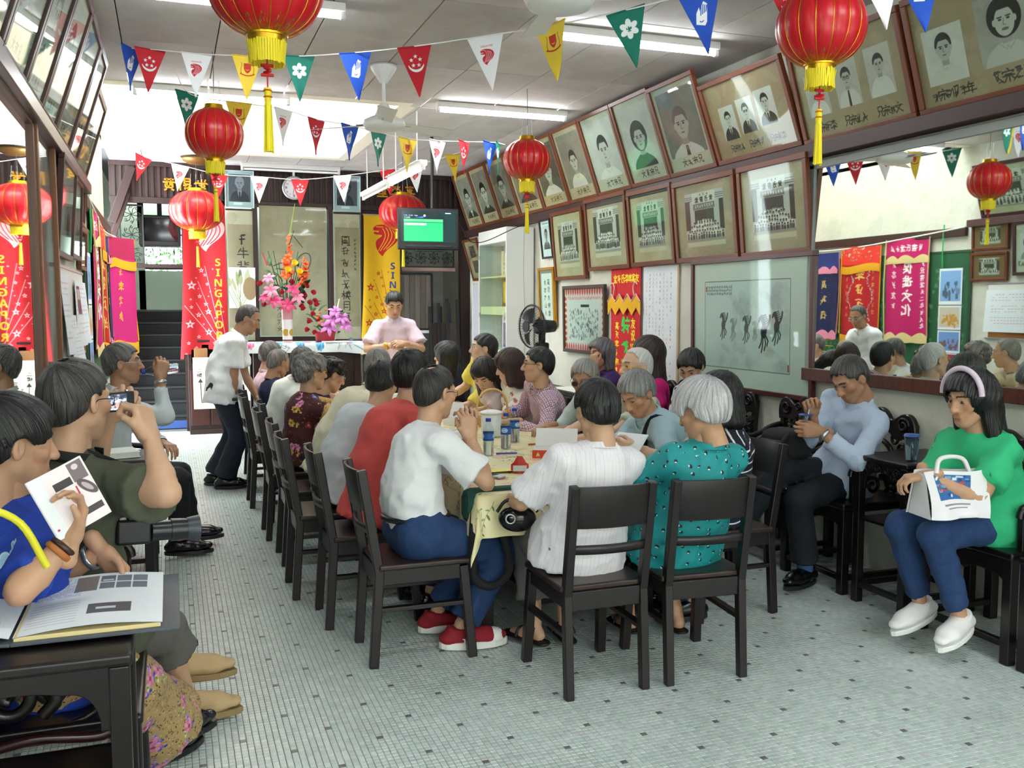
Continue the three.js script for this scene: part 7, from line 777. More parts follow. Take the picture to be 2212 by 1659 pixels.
// ---- right side of the table, near to far
const trr = (z, x = 2.3) => ({ handL: [x, 0.8, z + 0.12], handR: [x, 0.8, z - 0.12], poleL: [0.2, -0.6, 0.7], poleR: [0.2, -0.6, -0.7], hands: { L: { d: [-1, -0.05, -0.4], p: [0, -1, 0] }, R: { d: [-1, -0.05, 0.4], p: [0, -1, 0] } }, footL: [2.48, 0.1, z + 0.12], footR: [2.48, 0.1, z - 0.12] });
const RIGHT = (z, o) => person({ far: 1, face: [-1, -0.1], ...trr(z), shoe: BSHOE, ...o, legs: o.legs || ln(BLACKC) });
RIGHT(-4.2, { label: 'black haired woman in a navy and white striped sleeveless top', woman: 1, hip: [2.68, 0.565, -4.2], head: [2.62, 1.14, -4.1], look: [-0.6, -0.25, -0.75], skin: 3, handL: [2.24, 0.87, -4.25], hands: { L: { d: [-1, 0.2, -0.3], p: [0, 0.4, -1], curl: 0.6 }, R: { p: [0, -1, 0] } }, top: { mat: cloth('#ffffff', { map: T.navy }), sleeve: 0, hem: 0.05, name: 'tank_top' }, hair: { style: 'bob', color: '#0b0a0b' }, legs: ln(DENIM) });
RIGHT(-4.72, { label: 'grey haired man in a light blue shirt with a black strap across his chest', hip: [2.74, 0.565, -4.72], head: [2.46, 1.11, -4.68], look: [-0.75, -0.5, 0.3], skin: 1, fat: 1.1, slouch: 0.05, handL: [2.34, 0.81, -4.5], handR: [2.3, 0.81, -4.74], top: { mat: cloth('#a9c6d4'), sleeve: 0.8, cuff: 0.08, collar: 1, hem: 0.06, wr: 0.014, extra: (r, k) => part(r, 'shoulder_strap', tube([vA(vA(k.SL, k.rt, 0.07), k.tf, -0.1), vA(vA(k.SL, k.rt, 0.07), k.tu, 0.075), vA(vA(vA(k.chest, k.rt, -0.05), k.tf, 0.13), k.tu, 0.04), vA(vA(k.belly, k.rt, 0.05), k.tf, 0.145), vA(vA(k.P, k.rt, 0.14), k.tf, 0.1)], 0.022, 30, 6), BLACKC) }, hair: { style: 'short', color: '#5c5c5e', streak: '#9b9b9d', puff: 0.008 }, extra: (r, k) => bandAt(r, 'watch', k.WL, k.EL, 0.032, 0.006, STEEL) });
RIGHT(-5.26, { label: 'white haired old man with gold rimmed glasses in a beige shirt', hip: [2.8, 0.565, -5.26], head: [2.76, 1.22, -5.27], look: [-0.95, 0.02, 0.08], skin: 3, top: { mat: cloth('#b9bfae'), sleeve: 0.7, collar: 1, hem: 0.05 }, hair: { style: 'thin', color: '#b4b2b0', streak: '#dedcda' }, glasses: 'gold' });
RIGHT(-5.75, { label: 'old man in dark glasses and a pale shirt with hands folded on the table', hip: [2.8, 0.565, -5.72], head: [2.54, 1.13, -5.56], look: [-0.66, -0.3, 0.62], skin: 2, slouch: 0.05, handL: [2.36, 0.81, -5.5], handR: [2.34, 0.81, -5.68], top: { mat: cloth('#c3d2cf'), sleeve: 0.8, collar: 1, hem: 0.05 }, hair: { style: 'short', color: '#5a5856', streak: '#a29f9b' }, glasses: 'dark' });
RIGHT(-6.28, { label: 'man in a red checked shirt with short black hair and glasses', hip: [2.62, 0.565, -6.34], head: [2.44, 1.19, -6.14], look: [-0.92, 0.02, -0.3], skin: 0, handL: [2.2, 0.81, -6.0], handR: [2.26, 0.81, -6.4], top: { mat: cloth('#ffffff', { map: T.plaid }), sleeve: 1.7, collar: 1, hem: 0.05 }, hair: { style: 'crop', color: '#0e0d0d', puff: 0.006 }, glasses: 'frame' });
RIGHT(-6.8, { label: 'brown haired woman in a white blouse with red flowers, face turned away', woman: 1, hip: [2.6, 0.565, -6.84], head: [2.4, 1.15, -6.62], look: [-0.7, -0.25, -0.65], skin: 3, handL: [2.1, 0.8, -6.75], top: { mat: cloth('#ffffff', { map: T.rose }), sleeve: 0.55, hem: 0.05, name: 'blouse' }, hair: { style: 'bob', color: '#2c1410', puff: 0.004 } });
RIGHT(-7.2, { label: 'young woman with long black hair looking down, in a red and white top', woman: 1, hip: [2.58, 0.565, -7.3], head: [2.3, 1.07, -6.92], look: [-0.5, -0.62, 0.55], skin: 3, slouch: 0.06, handL: [2.08, 0.8, -7.05], top: { mat: cloth('#d8c6c8'), sleeve: 0.3, hem: 0.05 }, hair: { style: 'long', color: '#0c0a0b' } });
RIGHT(-7.75, { label: 'man in a yellow polo shirt with glasses resting his chin', hip: [2.6, 0.565, -7.82], head: [2.46, 1.25, -7.42], look: [-0.92, 0.08, -0.2], skin: 3, handL: [2.15, 0.8, -7.5], handR: [2.2, 0.8, -7.7], top: { mat: cloth('#e0d05c'), sleeve: 0.75, cuff: 0.08, collar: 1, hem: 0.05 }, hair: { style: 'short', color: '#151211' }, glasses: 'wire' });
RIGHT(-8.35, { label: 'woman in navy with bobbed black hair facing the speaker', far: 2, woman: 1, hip: [2.46, 0.565, -8.4], head: [2.3, 1.16, -8.0], face: [-0.8, -0.6], look: [-0.6, 0.05, -0.75], skin: 3, footL: [2.3, 0.1, -8.6], footR: [2.34, 0.1, -8.75], top: { mat: cloth('#141e3a'), sleeve: 0.6, hem: 0.05 }, hair: { style: 'bob', color: '#0b0b0c', puff: 0.004 } });
person({ label: 'man in a pale pink shirt standing before the yellow banner and speaking', far: 1, standing: 1, hip: [2.11, 0.96, -9.2], head: [2.1, 1.62, -9.14], face: [-0.05, 1], look: [-0.08, -0.42, 0.9], skin: 0, handR: [2.02, 1.22, -8.98], poleR: [-0.9, -0.5, -0.3], handL: [2.15, 1.24, -8.94], poleL: [0.9, -0.5, -0.3], hands: { R: { d: [0.8, -0.1, 0.5], p: [0, -0.6, -0.6], curl: 0.6 }, L: { d: [-0.8, 0.05, 0.4], p: [0, -0.6, -0.6], curl: 0.6 } }, footR: [2.01, 0.1, -9.2], footL: [2.21, 0.1, -9.2], top: { mat: cloth('#e2cdda'), sleeve: 0.78, cuff: 0.085, collar: 1, hem: 0, wr: 0.012 }, legs: ln(BLACKC, { waist: 0.1 }), hair: { style: 'short', color: '#0f0d0d' }, glasses: 'gold', shoe: BSHOE, extra: (r, k) => { bandAt(r, 'watch', k.WR, k.ER, 0.032, 0.006, GOLD); } });
// ---- along the right wall
const WALL = (z, o) => person({ far: 1, face: [-1, 0.05], handL: [3.4, 0.8, z + 0.12], handR: [3.4, 0.8, z - 0.1], hands: { L: { p: [0, -1, 0] }, R: { p: [0, -1, 0] } }, footL: [3.25, 0.1, z + 0.12], footR: [3.25, 0.1, z - 0.12], shoe: BSHOE, ...o, legs: o.legs || ln(BLACKC) });
WALL(-7.36, { label: 'grey haired woman in a purple blouse with her hand at her mouth', woman: 1, hip: [3.62, 0.605, -7.36], head: [3.5, 1.2, -7.32], look: [-0.95, -0.1, 0.12], skin: 1, handL: [3.38, 1.1, -7.2], poleL: [-0.3, -1, 0.5], hands: { L: { d: [0, 1, -0.1], p: [0.8, 0, -0.4], curl: 0.8 }, R: {} }, top: { mat: cloth('#3c1a5e'), sleeve: 0.75, collar: 1, hem: 0.05, name: 'blouse' }, hair: { style: 'bob', color: '#2e2c2d', streak: '#7a7678', line: 0.06 }, extra: (r, k) => bandAt(r, 'watch', k.WL, k.EL, 0.03, 0.006, STEEL) });
WALL(-6.68, { label: 'woman in magenta with thick curly brown hair, seen from behind', woman: 1, hip: [3.64, 0.605, -6.68], head: [3.57, 1.22, -6.62], look: [-0.6, 0, -0.8], skin: 3, top: { mat: cloth('#c81070'), sleeve: 0.6, hem: 0.05 }, hair: { style: 'long', color: '#1a0c0a', streak: '#32140f', puff: 0.018 } });
WALL(-5.95, { label: 'short haired person in a grey printed T-shirt looking down, below the ink horses', hip: [3.62, 0.605, -5.95], head: [3.54, 1.16, -5.9], look: [-0.66, -0.5, 0.52], skin: 1, top: { mat: cloth('#ffffff', { map: T.greyPrint }), sleeve: 0.6, hem: 0.06, name: 'tee_shirt' }, hair: { style: 'short', color: '#0d0b0b', puff: 0.008 } });
person({ label: 'man in a light blue shirt with crossed legs drinking through a straw', hip: [3.68, 0.605, -4.42], head: [3.54, 1.2, -4.22], face: [-1, 0.12], look: [-0.8, -0.55, 0.1], skin: 2, far: 1, handL: [3.32, 0.92, -4.18], poleL: [0.3, -1, 0.8], handR: [3.33, 1.0, -4.26], poleR: [0, -1, -0.6], hands: { L: { d: [-1, 0.1, -0.25], p: [0.2, 0, -1], curl: 0.6 }, R: { d: [-0.4, 0.9, 0.2], p: [-0.5, -0.2, 0.9], curl: 0.75 } }, footL: [3.36, 0.12, -4.32], footR: [3.02, 0.36, -4.5], kneeR: [-0.8, 1, 0.5], toeL: [-0.9, 0.35], toeR: [-0.85, -0.35, -0.2], top: { mat: cloth('#ffffff', { map: T.blueStripe }), sleeve: 1.72, collar: 1, hem: 0.05, wr: 0.015 }, legs: ln(cloth('#0f1a24'), { cuff: 0.075 }), hair: { style: 'short', color: '#1a1817', streak: '#4a4644', line: 0.075 }, shoe: { kind: 'shoe', mat: M('#0e0f12', 0.2), sock: cloth('#3c5f8e') }, extra: (r, k) => { bandAt(r, 'watch', k.WL, k.EL, 0.033, 0.006, STEEL); part(r, 'spectacle_case', rot(bx(0.1, 0.045, 0.02), 0, 80, 0).translate(...vA(vA(k.chest, k.tf, 0.14), k.tu, -0.08)), M('#4a3c20', 0.5)); } });
person({ label: 'woman in a green T-shirt and jeans with a white bag on her lap', woman: 1, hip: [3.6, 0.605, -3.3], head: [3.42, 1.18, -3.27], face: [-1, 0.1], look: [-0.97, -0.18, 0.05], skin: 1, handR: [3.13, 0.84, -3.24], poleR: [0.3, -1, -0.5], handL: [3.1, 0.86, -3.18], poleL: [0.5, -1, 0.6], hands: { L: { d: [-0.8, -0.2, -0.5], p: [0.2, -0.8, 0], curl: 0.5 }, R: { d: [-0.3, -0.9, 0.3], p: [0.8, 0, 0.2], curl: 0.4 } }, footL: [3.34, 0.2, -3.2], footR: [3.32, 0.2, -3.42], toeL: [-0.9, -0.2, 0.3], toeR: [-0.95, -0.25, 0.1], kneeL: [-1, 0.4, 0], kneeR: [-1, 0.4, 0], top: { mat: cloth('#ffffff', { map: T.greenPrint }), sleeve: 0.72, cuff: 0.08, hem: 0.1, name: 'tee_shirt', wr: 0.014, loose: 1.05 }, legs: ln(DENIM, { loose: 0.95, cuff: 0.056 }), hair: { style: 'long', color: '#0b0a0b', puff: 0.006 }, shoe: { kind: 'shoe', mat: M('#e6e4e2', 0.6), soleMat: WHITEP, size: 1.1 }, extra: (r, k) => { part(r, 'hair_band', tube(Array.from({ length: 15 }, (_, q) => { const a = q / 14 * 3.14; return [Math.cos(a) * 0.107, 0.03 + Math.sin(a) * 0.119, 0.045 - Math.sin(a) * 0.015]; }), 0.013, 30, 8).applyMatrix4(k.HM), M('#d8c8d8', 0.5)); bandAt(r, 'bracelet', k.WL, k.EL, 0.032, 0.005, STEEL); } });
// ---------------------------------------------------------------- lanterns
function makeLantern(label, R, sq, p) { // radius, height share
  const t = thing('paper_lantern', label, 'lantern', p), H = R * sq, NG = 16, seg = 6, prof = (v) => { const a = (v - 0.5) * Math.PI * 0.86; return [Math.cos(a) ** 0.85 * R, Math.sin(a) * H / Math.sin(Math.PI * 0.43)]; };
  const pos = [], uv = [], idx = [], NU = NG * seg, NV = 22; for (let j = 0; j <= NV; j++) for (let i = 0; i <= NU; i++) { const [r, y] = prof(j / NV), a = i / NU * 6.28318, b = Math.abs(Math.sin(a * NG / 2)), q = r * (0.955 + 0.045 * Math.sqrt(b)); pos.push(Math.cos(a) * q, y, Math.sin(a) * q); uv.push(i / NU * 4, j / NV); if (j < NV && i < NU) { const k = j * (NU + 1) + i; idx.push(k, k + NU + 1, k + 1, k + 1, k + NU + 1, k + NU + 2); } }
  const g = new THREE.BufferGeometry(); g.setAttribute('position', new THREE.Float32BufferAttribute(pos, 3)); g.setAttribute('uv', new THREE.Float32BufferAttribute(uv, 2)); g.setIndex(idx); g.computeVertexNormals(); part(t, 'silk_body', g, LANTERN);
  const rb = []; for (let k = 0; k < NG; k++) { const a = k / NG * 6.28318, q = []; for (let j = 0; j <= 12; j++) { const [r, y] = prof(j / 12); q.push([Math.cos(a) * r * 0.965, y, Math.sin(a) * r * 0.965]); } rb.push(tube(q, 0.0026, 14, 5)); } part(t, 'gold_ribs', rb, GOLD).userData.kind = 'stuff';
  const cr = prof(0)[0] + 0.012; part(t, 'top_cap', [cyl(cr, cr * 0.92, 0.035, 0, H + 0.012, 0, 20), cyl(cr * 1.15, cr * 1.1, 0.012, 0, H - 0.004, 0, 20)], GOLD); part(t, 'bottom_cap', [cyl(cr * 0.92, cr, 0.03, 0, -H - 0.01, 0, 20), cyl(cr * 1.1, cr * 1.15, 0.012, 0, -H + 0.004, 0, 20)], GOLD);
  const fr = []; for (let k = 0; k < 44; k++) { const a = k / 44 * 6.283, q = cr * 0.95; fr.push(mv(rot(new THREE.BoxGeometry(q * 0.125, 0.085, 0.003), rr(-5, 9), 90 - a / D2R, 0), Math.cos(a) * q, -H - 0.062 + rr(-0.004, 0.004), Math.sin(a) * q)); } part(t, 'fringe', fr, M('#f0dc2a', 0.7)).userData.kind = 'stuff';
  const k0 = -H - 0.1; part(t, 'knot', [rod([0, -H - 0.02, 0], [0, k0 - 0.1, 0], 0.003), ...[0, 1, 2, 3].map((q) => bx(0.05, 0.012, 0.012, 0, k0 - 0.01 - q * 0.012, 0).rotateY(q))], M('#c8141c', 0.6)); const ts = part(t, 'tassel', [cyl(0.014, 0.014, 0.05, 0, k0 - 0.12, 0, 12), cyl(0.017, 0.013, 0.2, 0, k0 - 0.24, 0, 14), ...[0, 1, 2, 3, 4, 5, 6].map((q) => rod([Math.cos(q) * 0.011, k0 - 0.16, Math.sin(q) * 0.011], [Math.cos(q) * 0.017, k0 - 0.345 + (q % 3) * 0.006, Math.sin(q) * 0.017], 0.004, 5))], M('#f2df1e', 0.6)); part(ts, 'band', [mv(rot(new THREE.TorusGeometry(0.0145, 0.003, 6, 16), 90, 0, 0), 0, k0 - 0.105, 0), mv(rot(new THREE.TorusGeometry(0.0145, 0.003, 6, 16), 90, 0, 0), 0, k0 - 0.13, 0)], M('#d05a18', 0.5));
  const top = CEIL - p[1]; part(t, 'cord', tube([[0, H + 0.12, 0], [0.004, (H + top) / 2, 0], [0, top, 0]], 0.0025, 10, 5), M('#5a5a5c', 0.6)); part(t, 'bail', [-1, 0, 1].map((s) => rod([s * cr * 0.7, H + 0.02, 0], [s * cr * 0.55, Math.min(top, H + 0.2), 0], 0.0016, 5)), STEEL); return t;
}
const lanTex = canvas(512, 256, (x, w, h) => { x.fillStyle = '#c40f1e'; x.fillRect(0, 0, w, h); speckle(x, w, h, 500, ['#b80d1b', '#d01826'], 0.5, 2, 0.4); for (let k = 0; k < 4; k++) for (let q = 0; q < 40; q++) { x.fillStyle = ['#8a6a1c', '#a8861f', '#6e5416'][q % 3]; const u = rnd(), d = Math.abs(u - 0.5) * 2; x.beginPath(); x.ellipse(k * 128 + 14 + u * 100, h - 6 - rnd() * 46 * (1 - d * d * 0.7), rr(3, 7), rr(2, 5), rnd() * 3, 0, 7); x.fill(); } for (let k = 0; k < 60; k++) { x.fillStyle = '#8a6a1c'; x.beginPath(); x.ellipse(rnd() * w, rnd() * 14, 5, 3, 0, 0, 7); x.fill(); } });
const LANTERN = M('#ffffff', 0.32, { map: lanTex });
makeLantern('large red lantern with gold ribs hanging at the upper right of the view', 0.2, 0.86, [2.805, 2.86, -3.6]); makeLantern('large red lantern hanging at the upper left, cut by the top edge', 0.225, 0.86, [0.388, 2.84, -3.84]); makeLantern('round red lantern in front of the bright light well', 0.205, 0.86, [0.342, 2.826, -7.12]); makeLantern('small round red lantern in front of the row of portraits', 0.2, 0.82, [2.845, 2.82, -7.41]);
makeLantern('wide flattened red lantern over the red SINGAPORE banner', 0.325, 0.72, [0.35, 2.75, -12.0]); makeLantern('wide flattened red lantern behind the hanging television', 0.29, 0.72, [2.69, 2.73, -11.19]);
{ const t = thing('ceiling_bowl', 'brown ceiling bowl fitting above the wide left lantern', 'light fitting', [0.38, CEIL, -12.1]); part(t, 'bowl', lathe([[0, -0.09], [0.1, -0.085], [0.17, -0.05], [0.19, 0], [0, 0]]), M('#8a6a3a', 0.4, { metalness: 0.5 })); part(t, 'rim', rot(new THREE.TorusGeometry(0.19, 0.01, 6, 30), 90, 0, 0), M('#2a2420', 0.5)); }
// ---------------------------------------------------------------- bunting
const FLAGR = ['#d01c2c', '#f3f4f7', '#f1cf3c', '#0f7a66', '#1450c0'].map((bg, k) => A1.add(140, 200, (x, w, h) => {
  x.fillStyle = bg; x.fillRect(0, 0, w, h); const W = '#f6f8fa';
  if (k === 0) { for (let q = 0; q < 5; q++) { const a = -Math.PI / 2 + q * 1.2566; star(x, 70 + Math.cos(a) * 19, 56 + Math.sin(a) * 19, 10, W); } x.fillStyle = W; x.beginPath(); x.arc(70, 66, 33, 0.25, Math.PI - 0.25); x.arc(70, 54, 34, Math.PI - 0.42, 0.42, true); x.fill(); }
  if (k === 1) { lion(x, 42, 44, 54, '#cc2034', bg); x.fillStyle = '#cc5060'; x.font = '9px sans-serif'; x.textAlign = 'center'; x.fillText('SINGAPORE', 70, 38); }
  if (k === 2) { x.fillStyle = '#c9321c'; x.beginPath(); x.moveTo(54, 32); x.lineTo(88, 32); x.lineTo(87, 56); x.quadraticCurveTo(84, 70, 71, 77); x.quadraticCurveTo(58, 70, 55, 56); x.fill(); x.fillStyle = bg; x.beginPath(); x.arc(71, 55, 9, 0.3, 2.84); x.arc(71, 51, 10, 2.6, 0.5, true); x.fill(); x.strokeStyle = '#b8782c'; x.lineWidth = 3; for (const s of [-1, 1]) { x.beginPath(); x.moveTo(71 + s * 28, 28); x.bezierCurveTo(71 + s * 20, 44, 71 + s * 36, 56, 71 + s * 26, 78); x.stroke(); } x.strokeStyle = '#c9321c'; x.lineWidth = 5; x.beginPath(); x.moveTo(38, 78); x.quadraticCurveTo(71, 96, 104, 78); x.stroke(); }
  if (k === 3) { x.fillStyle = W; for (let q = 0; q < 6; q++) { const a = -Math.PI / 2 + q * 1.047; x.beginPath(); x.ellipse(70 + Math.cos(a) * 20, 62 + Math.sin(a) * 20, 15, 10.5, a, 0, 7); x.fill(); } x.fillStyle = bg; x.fillRect(60, 56, 3, 8); x.fillRect(67, 52, 3, 14); x.fillRect(75, 56, 4, 8); x.fillRect(64, 68, 12, 3); }
  if (k === 4) { x.fillStyle = W; x.beginPath(); for (const [a, b] of [[46, 98], [52, 62], [64, 42], [64, 56], [80, 26], [92, 36], [84, 92], [76, 104]]) x.lineTo(a, b); x.closePath(); x.fill(); x.strokeStyle = bg; x.lineWidth = 3; for (let q = 0; q < 4; q++) { x.beginPath(); x.moveTo(66 + q * 6, 70 - q * 3); x.lineTo(72 + q * 6, 34 + q * 2); x.stroke(); } x.beginPath(); x.arc(66, 84, 7, 0.3, 2.6); x.stroke(); }
}));
const FN = ['red flag with crescent and five stars', 'white flag with a red lion head', 'yellow flag with a red crest', 'green flag with a white flower', 'blue flag with a white hand emblem'];
const FLAGG = FLAGR.map((R) => { const g = sheet(8, 10, (u, v) => [(u - 0.5) * 0.2 * (0.02 + 0.98 * v), -0.29 * (1 - v), 0.008 * Math.sin(v * 5 + u * 3) * (1.3 - v)], 0.0012, [0, 0, 1, 1]); const p = g.attributes.position, n = g.attributes.uv; for (let i = 0; i < p.count; i++) n.setXY(i, lerp(R[0], R[2], p.getX(i) / 0.2 + 0.5), lerp(R[1], R[3], 1 + p.getY(i) / 0.29)); return g; });
const FLAGM = M('#ffffff', 0.7, { map: A1.t, side: THREE.DoubleSide });
function bunting(label, where, a, list, b) {
  const c = solo('bunting_cord', tube([a, ...list.map((f) => [f[1], f[2] + 0.005, f[3]]), b], 0.004, 90, 6), M('#f1f2f2', 0.7), label, 'cord');
  list.forEach(([k, x, y, z, yaw = 0, tilt = 0, note], i) => { const t = thing('flag', `${FN[k]}, ${note}`, 'flag', [x, y, z], yaw, where); t.rotation.z = tilt * D2R; part(t, 'cloth', FLAGG[k], FLAGM); part(t, 'hem', rod([-0.1, 0.004, 0], [0.1, 0.004, 0], 0.0045, 6), k === 1 ? WHITEP : M(['#b01826', '', '#d8b830', '#0c6656', '#1144a4'][k], 0.7)); });
}
const o1 = ['first at the far left of the front string', 'second from the left on the front string', 'third from the left on the front string', 'fourth from the left, beside the lantern tassel', 'fifth from the left on the front string', 'above the left end of the ceiling fan rod', 'right of the ceiling fan', 'seventh along, over the middle of the hall', 'before the glowing tube light end', 'right half of the same tube light', 'at the top edge beside the far right lantern', 'behind the upper right lantern', 'cut by the top edge past the right lantern', 'last at the top right edge'];
const y1 = [52, 8, -4, -6, -8, -14, -20, -25, -62, -38, -22, -30, -30, -50], t1 = [-6, -4, -3, -2, 0, 4, 6, 8, 10, 12, 10, 8, 8, 8];
bunting('white cord of the front string of flags across the hall', 'flags on the front string', [-0.27, 3.4, -7.2], [[4, -0.19, 3.37, -7.12], [0, -0.07, 3.35, -7.02], [1, 0.23, 3.32, -6.91], [2, 0.55, 3.29, -6.73], [3, 0.86, 3.25, -6.46], [4, 1.15, 3.19, -6.02], [0, 1.4, 3.12, -5.5], [1, 1.68, 3.08, -5.02], [2, 1.92, 3.06, -4.66], [3, 2.2, 3.08, -4.35], [4, 2.44, 3.1, -4.05], [0, 2.72, 3.09, -3.73], [1, 3.04, 3.13, -3.51], [4, 3.17, 3.1, -3.41]].map((f, i) => [...f, y1[i], t1[i], o1[i]]), [3.7, 3.24, -3.0]);
const o2 = ['first on the middle string, before the light well', 'second on the middle string over the bright well', 'pale before the light well, middle string', 'fourth on the middle string', 'fifth on the middle string, at the well corner', 'sixth on the middle string under the fan', 'near the ceiling hook, seventh on the middle string', 'eighth on the middle string', 'middle string, left of the small lantern', 'next to last on the middle string', 'last on the middle string'];
const y2 = [30, 0, 40, 40, 35, 38, 25, 30, 45, 35, 60];
bunting('white cord of the middle string of flags', 'flags on the middle string', [0.1, 3.39, -7.74], [[3, 0.18, 3.24, -7.77], [2, 0.57, 3.21, -7.87], [1, 0.92, 3.19, -7.92], [0, 1.2, 3.15, -8.03], [4, 1.48, 3.12, -8.03], [3, 1.74, 3.09, -8.1], [2, 2.01, 3.06, -8.15], [1, 2.28, 3.06, -8.16], [0, 2.55, 3.08, -8.23], [4, 2.8, 3.09, -8.24], [3, 2.9, 3.1, -8.3]].map((f, i) => [...f, y2[i], -3, o2[i]]), [2.98, 3.1, -8.34]);
const o3 = ['hanging over the stair opening', 'before the gold characters on the left', 'crossed by a yellow tassel', 'right of the white haired portrait', 'before the wall clock', 'over the portrait of the couple', 'behind the hanging tube light', 'right of the hanging tube light', 'last on the rear string by the television pole'];
bunting('white cord of the rear string of flags', 'flags on the rear string', [-0.27, 3.33, -11.58], [[0, -0.22, 3.29, -11.56], [1, 0.17, 3.19, -11.4], [0, 0.58, 3.09, -11.25], [1, 1.01, 3.06, -11.09], [0, 1.44, 3.03, -10.93], [1, 1.89, 3.07, -10.76], [0, 2.38, 3.14, -10.59], [1, 2.66, 3.18, -10.49], [2, 3.07, 3.31, -10.35]].map((f, i) => [...f, [30, 12, 5, -8, -12, -16, -20, -20, 15][i], [-18, -8, -5, -2, 0, 3, 5, 6, 8][i], o3[i]]), [3.2, 3.36, -10.3]);
// ---------------------------------------------------------------- ceiling fans
function ceilingFan(label, p, turn) {
  const t = thing('ceiling_fan', label, 'fan', p, turn); part(t, 'canopy', lathe([[0, 0], [0.1, 0], [0.095, -0.03], [0.03, -0.13], [0, -0.13]]), WHITEP); part(t, 'down_rod', rod([0, -0.1, 0], [0, -0.32, 0], 0.014), WHITEP); part(t, 'lower_cone', lathe([[0.02, -0.28], [0.035, -0.29], [0.085, -0.4], [0, -0.4]]), WHITEP); part(t, 'motor_housing', lathe([[0, -0.385], [0.1, -0.385], [0.15, -0.41], [0.16, -0.44], [0.14, -0.475], [0.07, -0.49], [0, -0.49]], 32), WHITEP);
  for (let k = 0; k < 3; k++) { const g = sheet(8, 2, (u, v) => [0.14 + u * 0.46, -0.435 + (v - 0.5) * 0.03, (v - 0.5) * (0.1 + 0.04 * u)], 0.004); part(t, 'blade', g.rotateY(k * 2.094), WHITEP); part(t, 'blade_arm', bx(0.12, 0.008, 0.05, 0.17, -0.43, 0).rotateY(k * 2.094), STEEL); } return t;
}
ceilingFan('white ceiling fan in the middle of the hall, near the light well', [1.56, CEIL, -7.06], 20); ceilingFan('white ceiling fan at the top edge of the view', [1.67, CEIL, -3.95], 80);
// ---------------------------------------------------------------- hanging television
{ const t = thing('television', 'black flat television on a ceiling pole showing a green screen', 'television', [2.62, 2.2, -9.75], -4); const R = A2.add(190, 110, (x, w, h) => { x.fillStyle = '#05282a'; x.fillRect(0, 0, w, h); x.fillStyle = '#20c46c'; x.fillRect(8, 30, 136, 76); x.fillStyle = '#54e07c'; x.fillRect(8, 30, 136, 9); x.fillStyle = '#0c3c24'; x.fillRect(8, 40, 136, 1.5); x.fillStyle = '#d8fbe4'; x.fillRect(10, 44, 76, 7); x.fillStyle = '#2a8a58'; x.fillRect(10, 54, 28, 2); x.fillStyle = '#cfe0ff'; x.font = '6px sans-serif'; x.fillText('1:19   21:05    Sign', 8, 20); x.fillText('11/0608', 8, 27); x.beginPath(); x.arc(80, 18, 4, 0, 7); x.fill(); x.fillStyle = '#3f6fd8'; x.beginPath(); x.moveTo(44, 26); x.lineTo(76, 20); x.lineTo(76, 26); x.fill(); x.fillStyle = '#eef'; x.fillRect(152, 7, 20, 3); });
  part(t, 'casing', [bx(0.66, 0.44, 0.06, 0, 0.22, 0, 0.015), bx(0.4, 0.3, 0.05, 0, 0.22, -0.05, 0.02)], BLACKP); part(t, 'screen', remap(bx(0.58, 0.33, 0.006, 0, 0.245, 0.031, 0), R), new THREE.MeshStandardMaterial({ color: '#101010', roughness: 0.15, emissive: '#ffffff', emissiveMap: A2.t, emissiveIntensity: 0.9 })); part(t, 'speaker_bar', bx(0.5, 0.025, 0.01, 0, 0.04, 0.033), M('#2a2c30', 0.2)); part(t, 'stand_plate', bx(0.3, 0.015, 0.14, 0, -0.01, 0, 0.005), BLACKP); part(t, 'ceiling_pole', rod([0.06, 0.3, -0.08], [0.06, CEIL - 2.2, -0.08], 0.018), BLACKP); part(t, 'cable', tube([[0.12, 0.2, -0.08], [0.3, 0.35, -0.05], [0.5, 0.1, -0.1], [1.1, 0.3, -0.3]], 0.005, 20, 5), BLACKP);
  const l = new THREE.RectAreaLight('#40d080', 0.9, 0.42, 0.24); l.position.set(-0.06, 0.22, 0.045); l.rotation.y = Math.PI; t.add(l); }
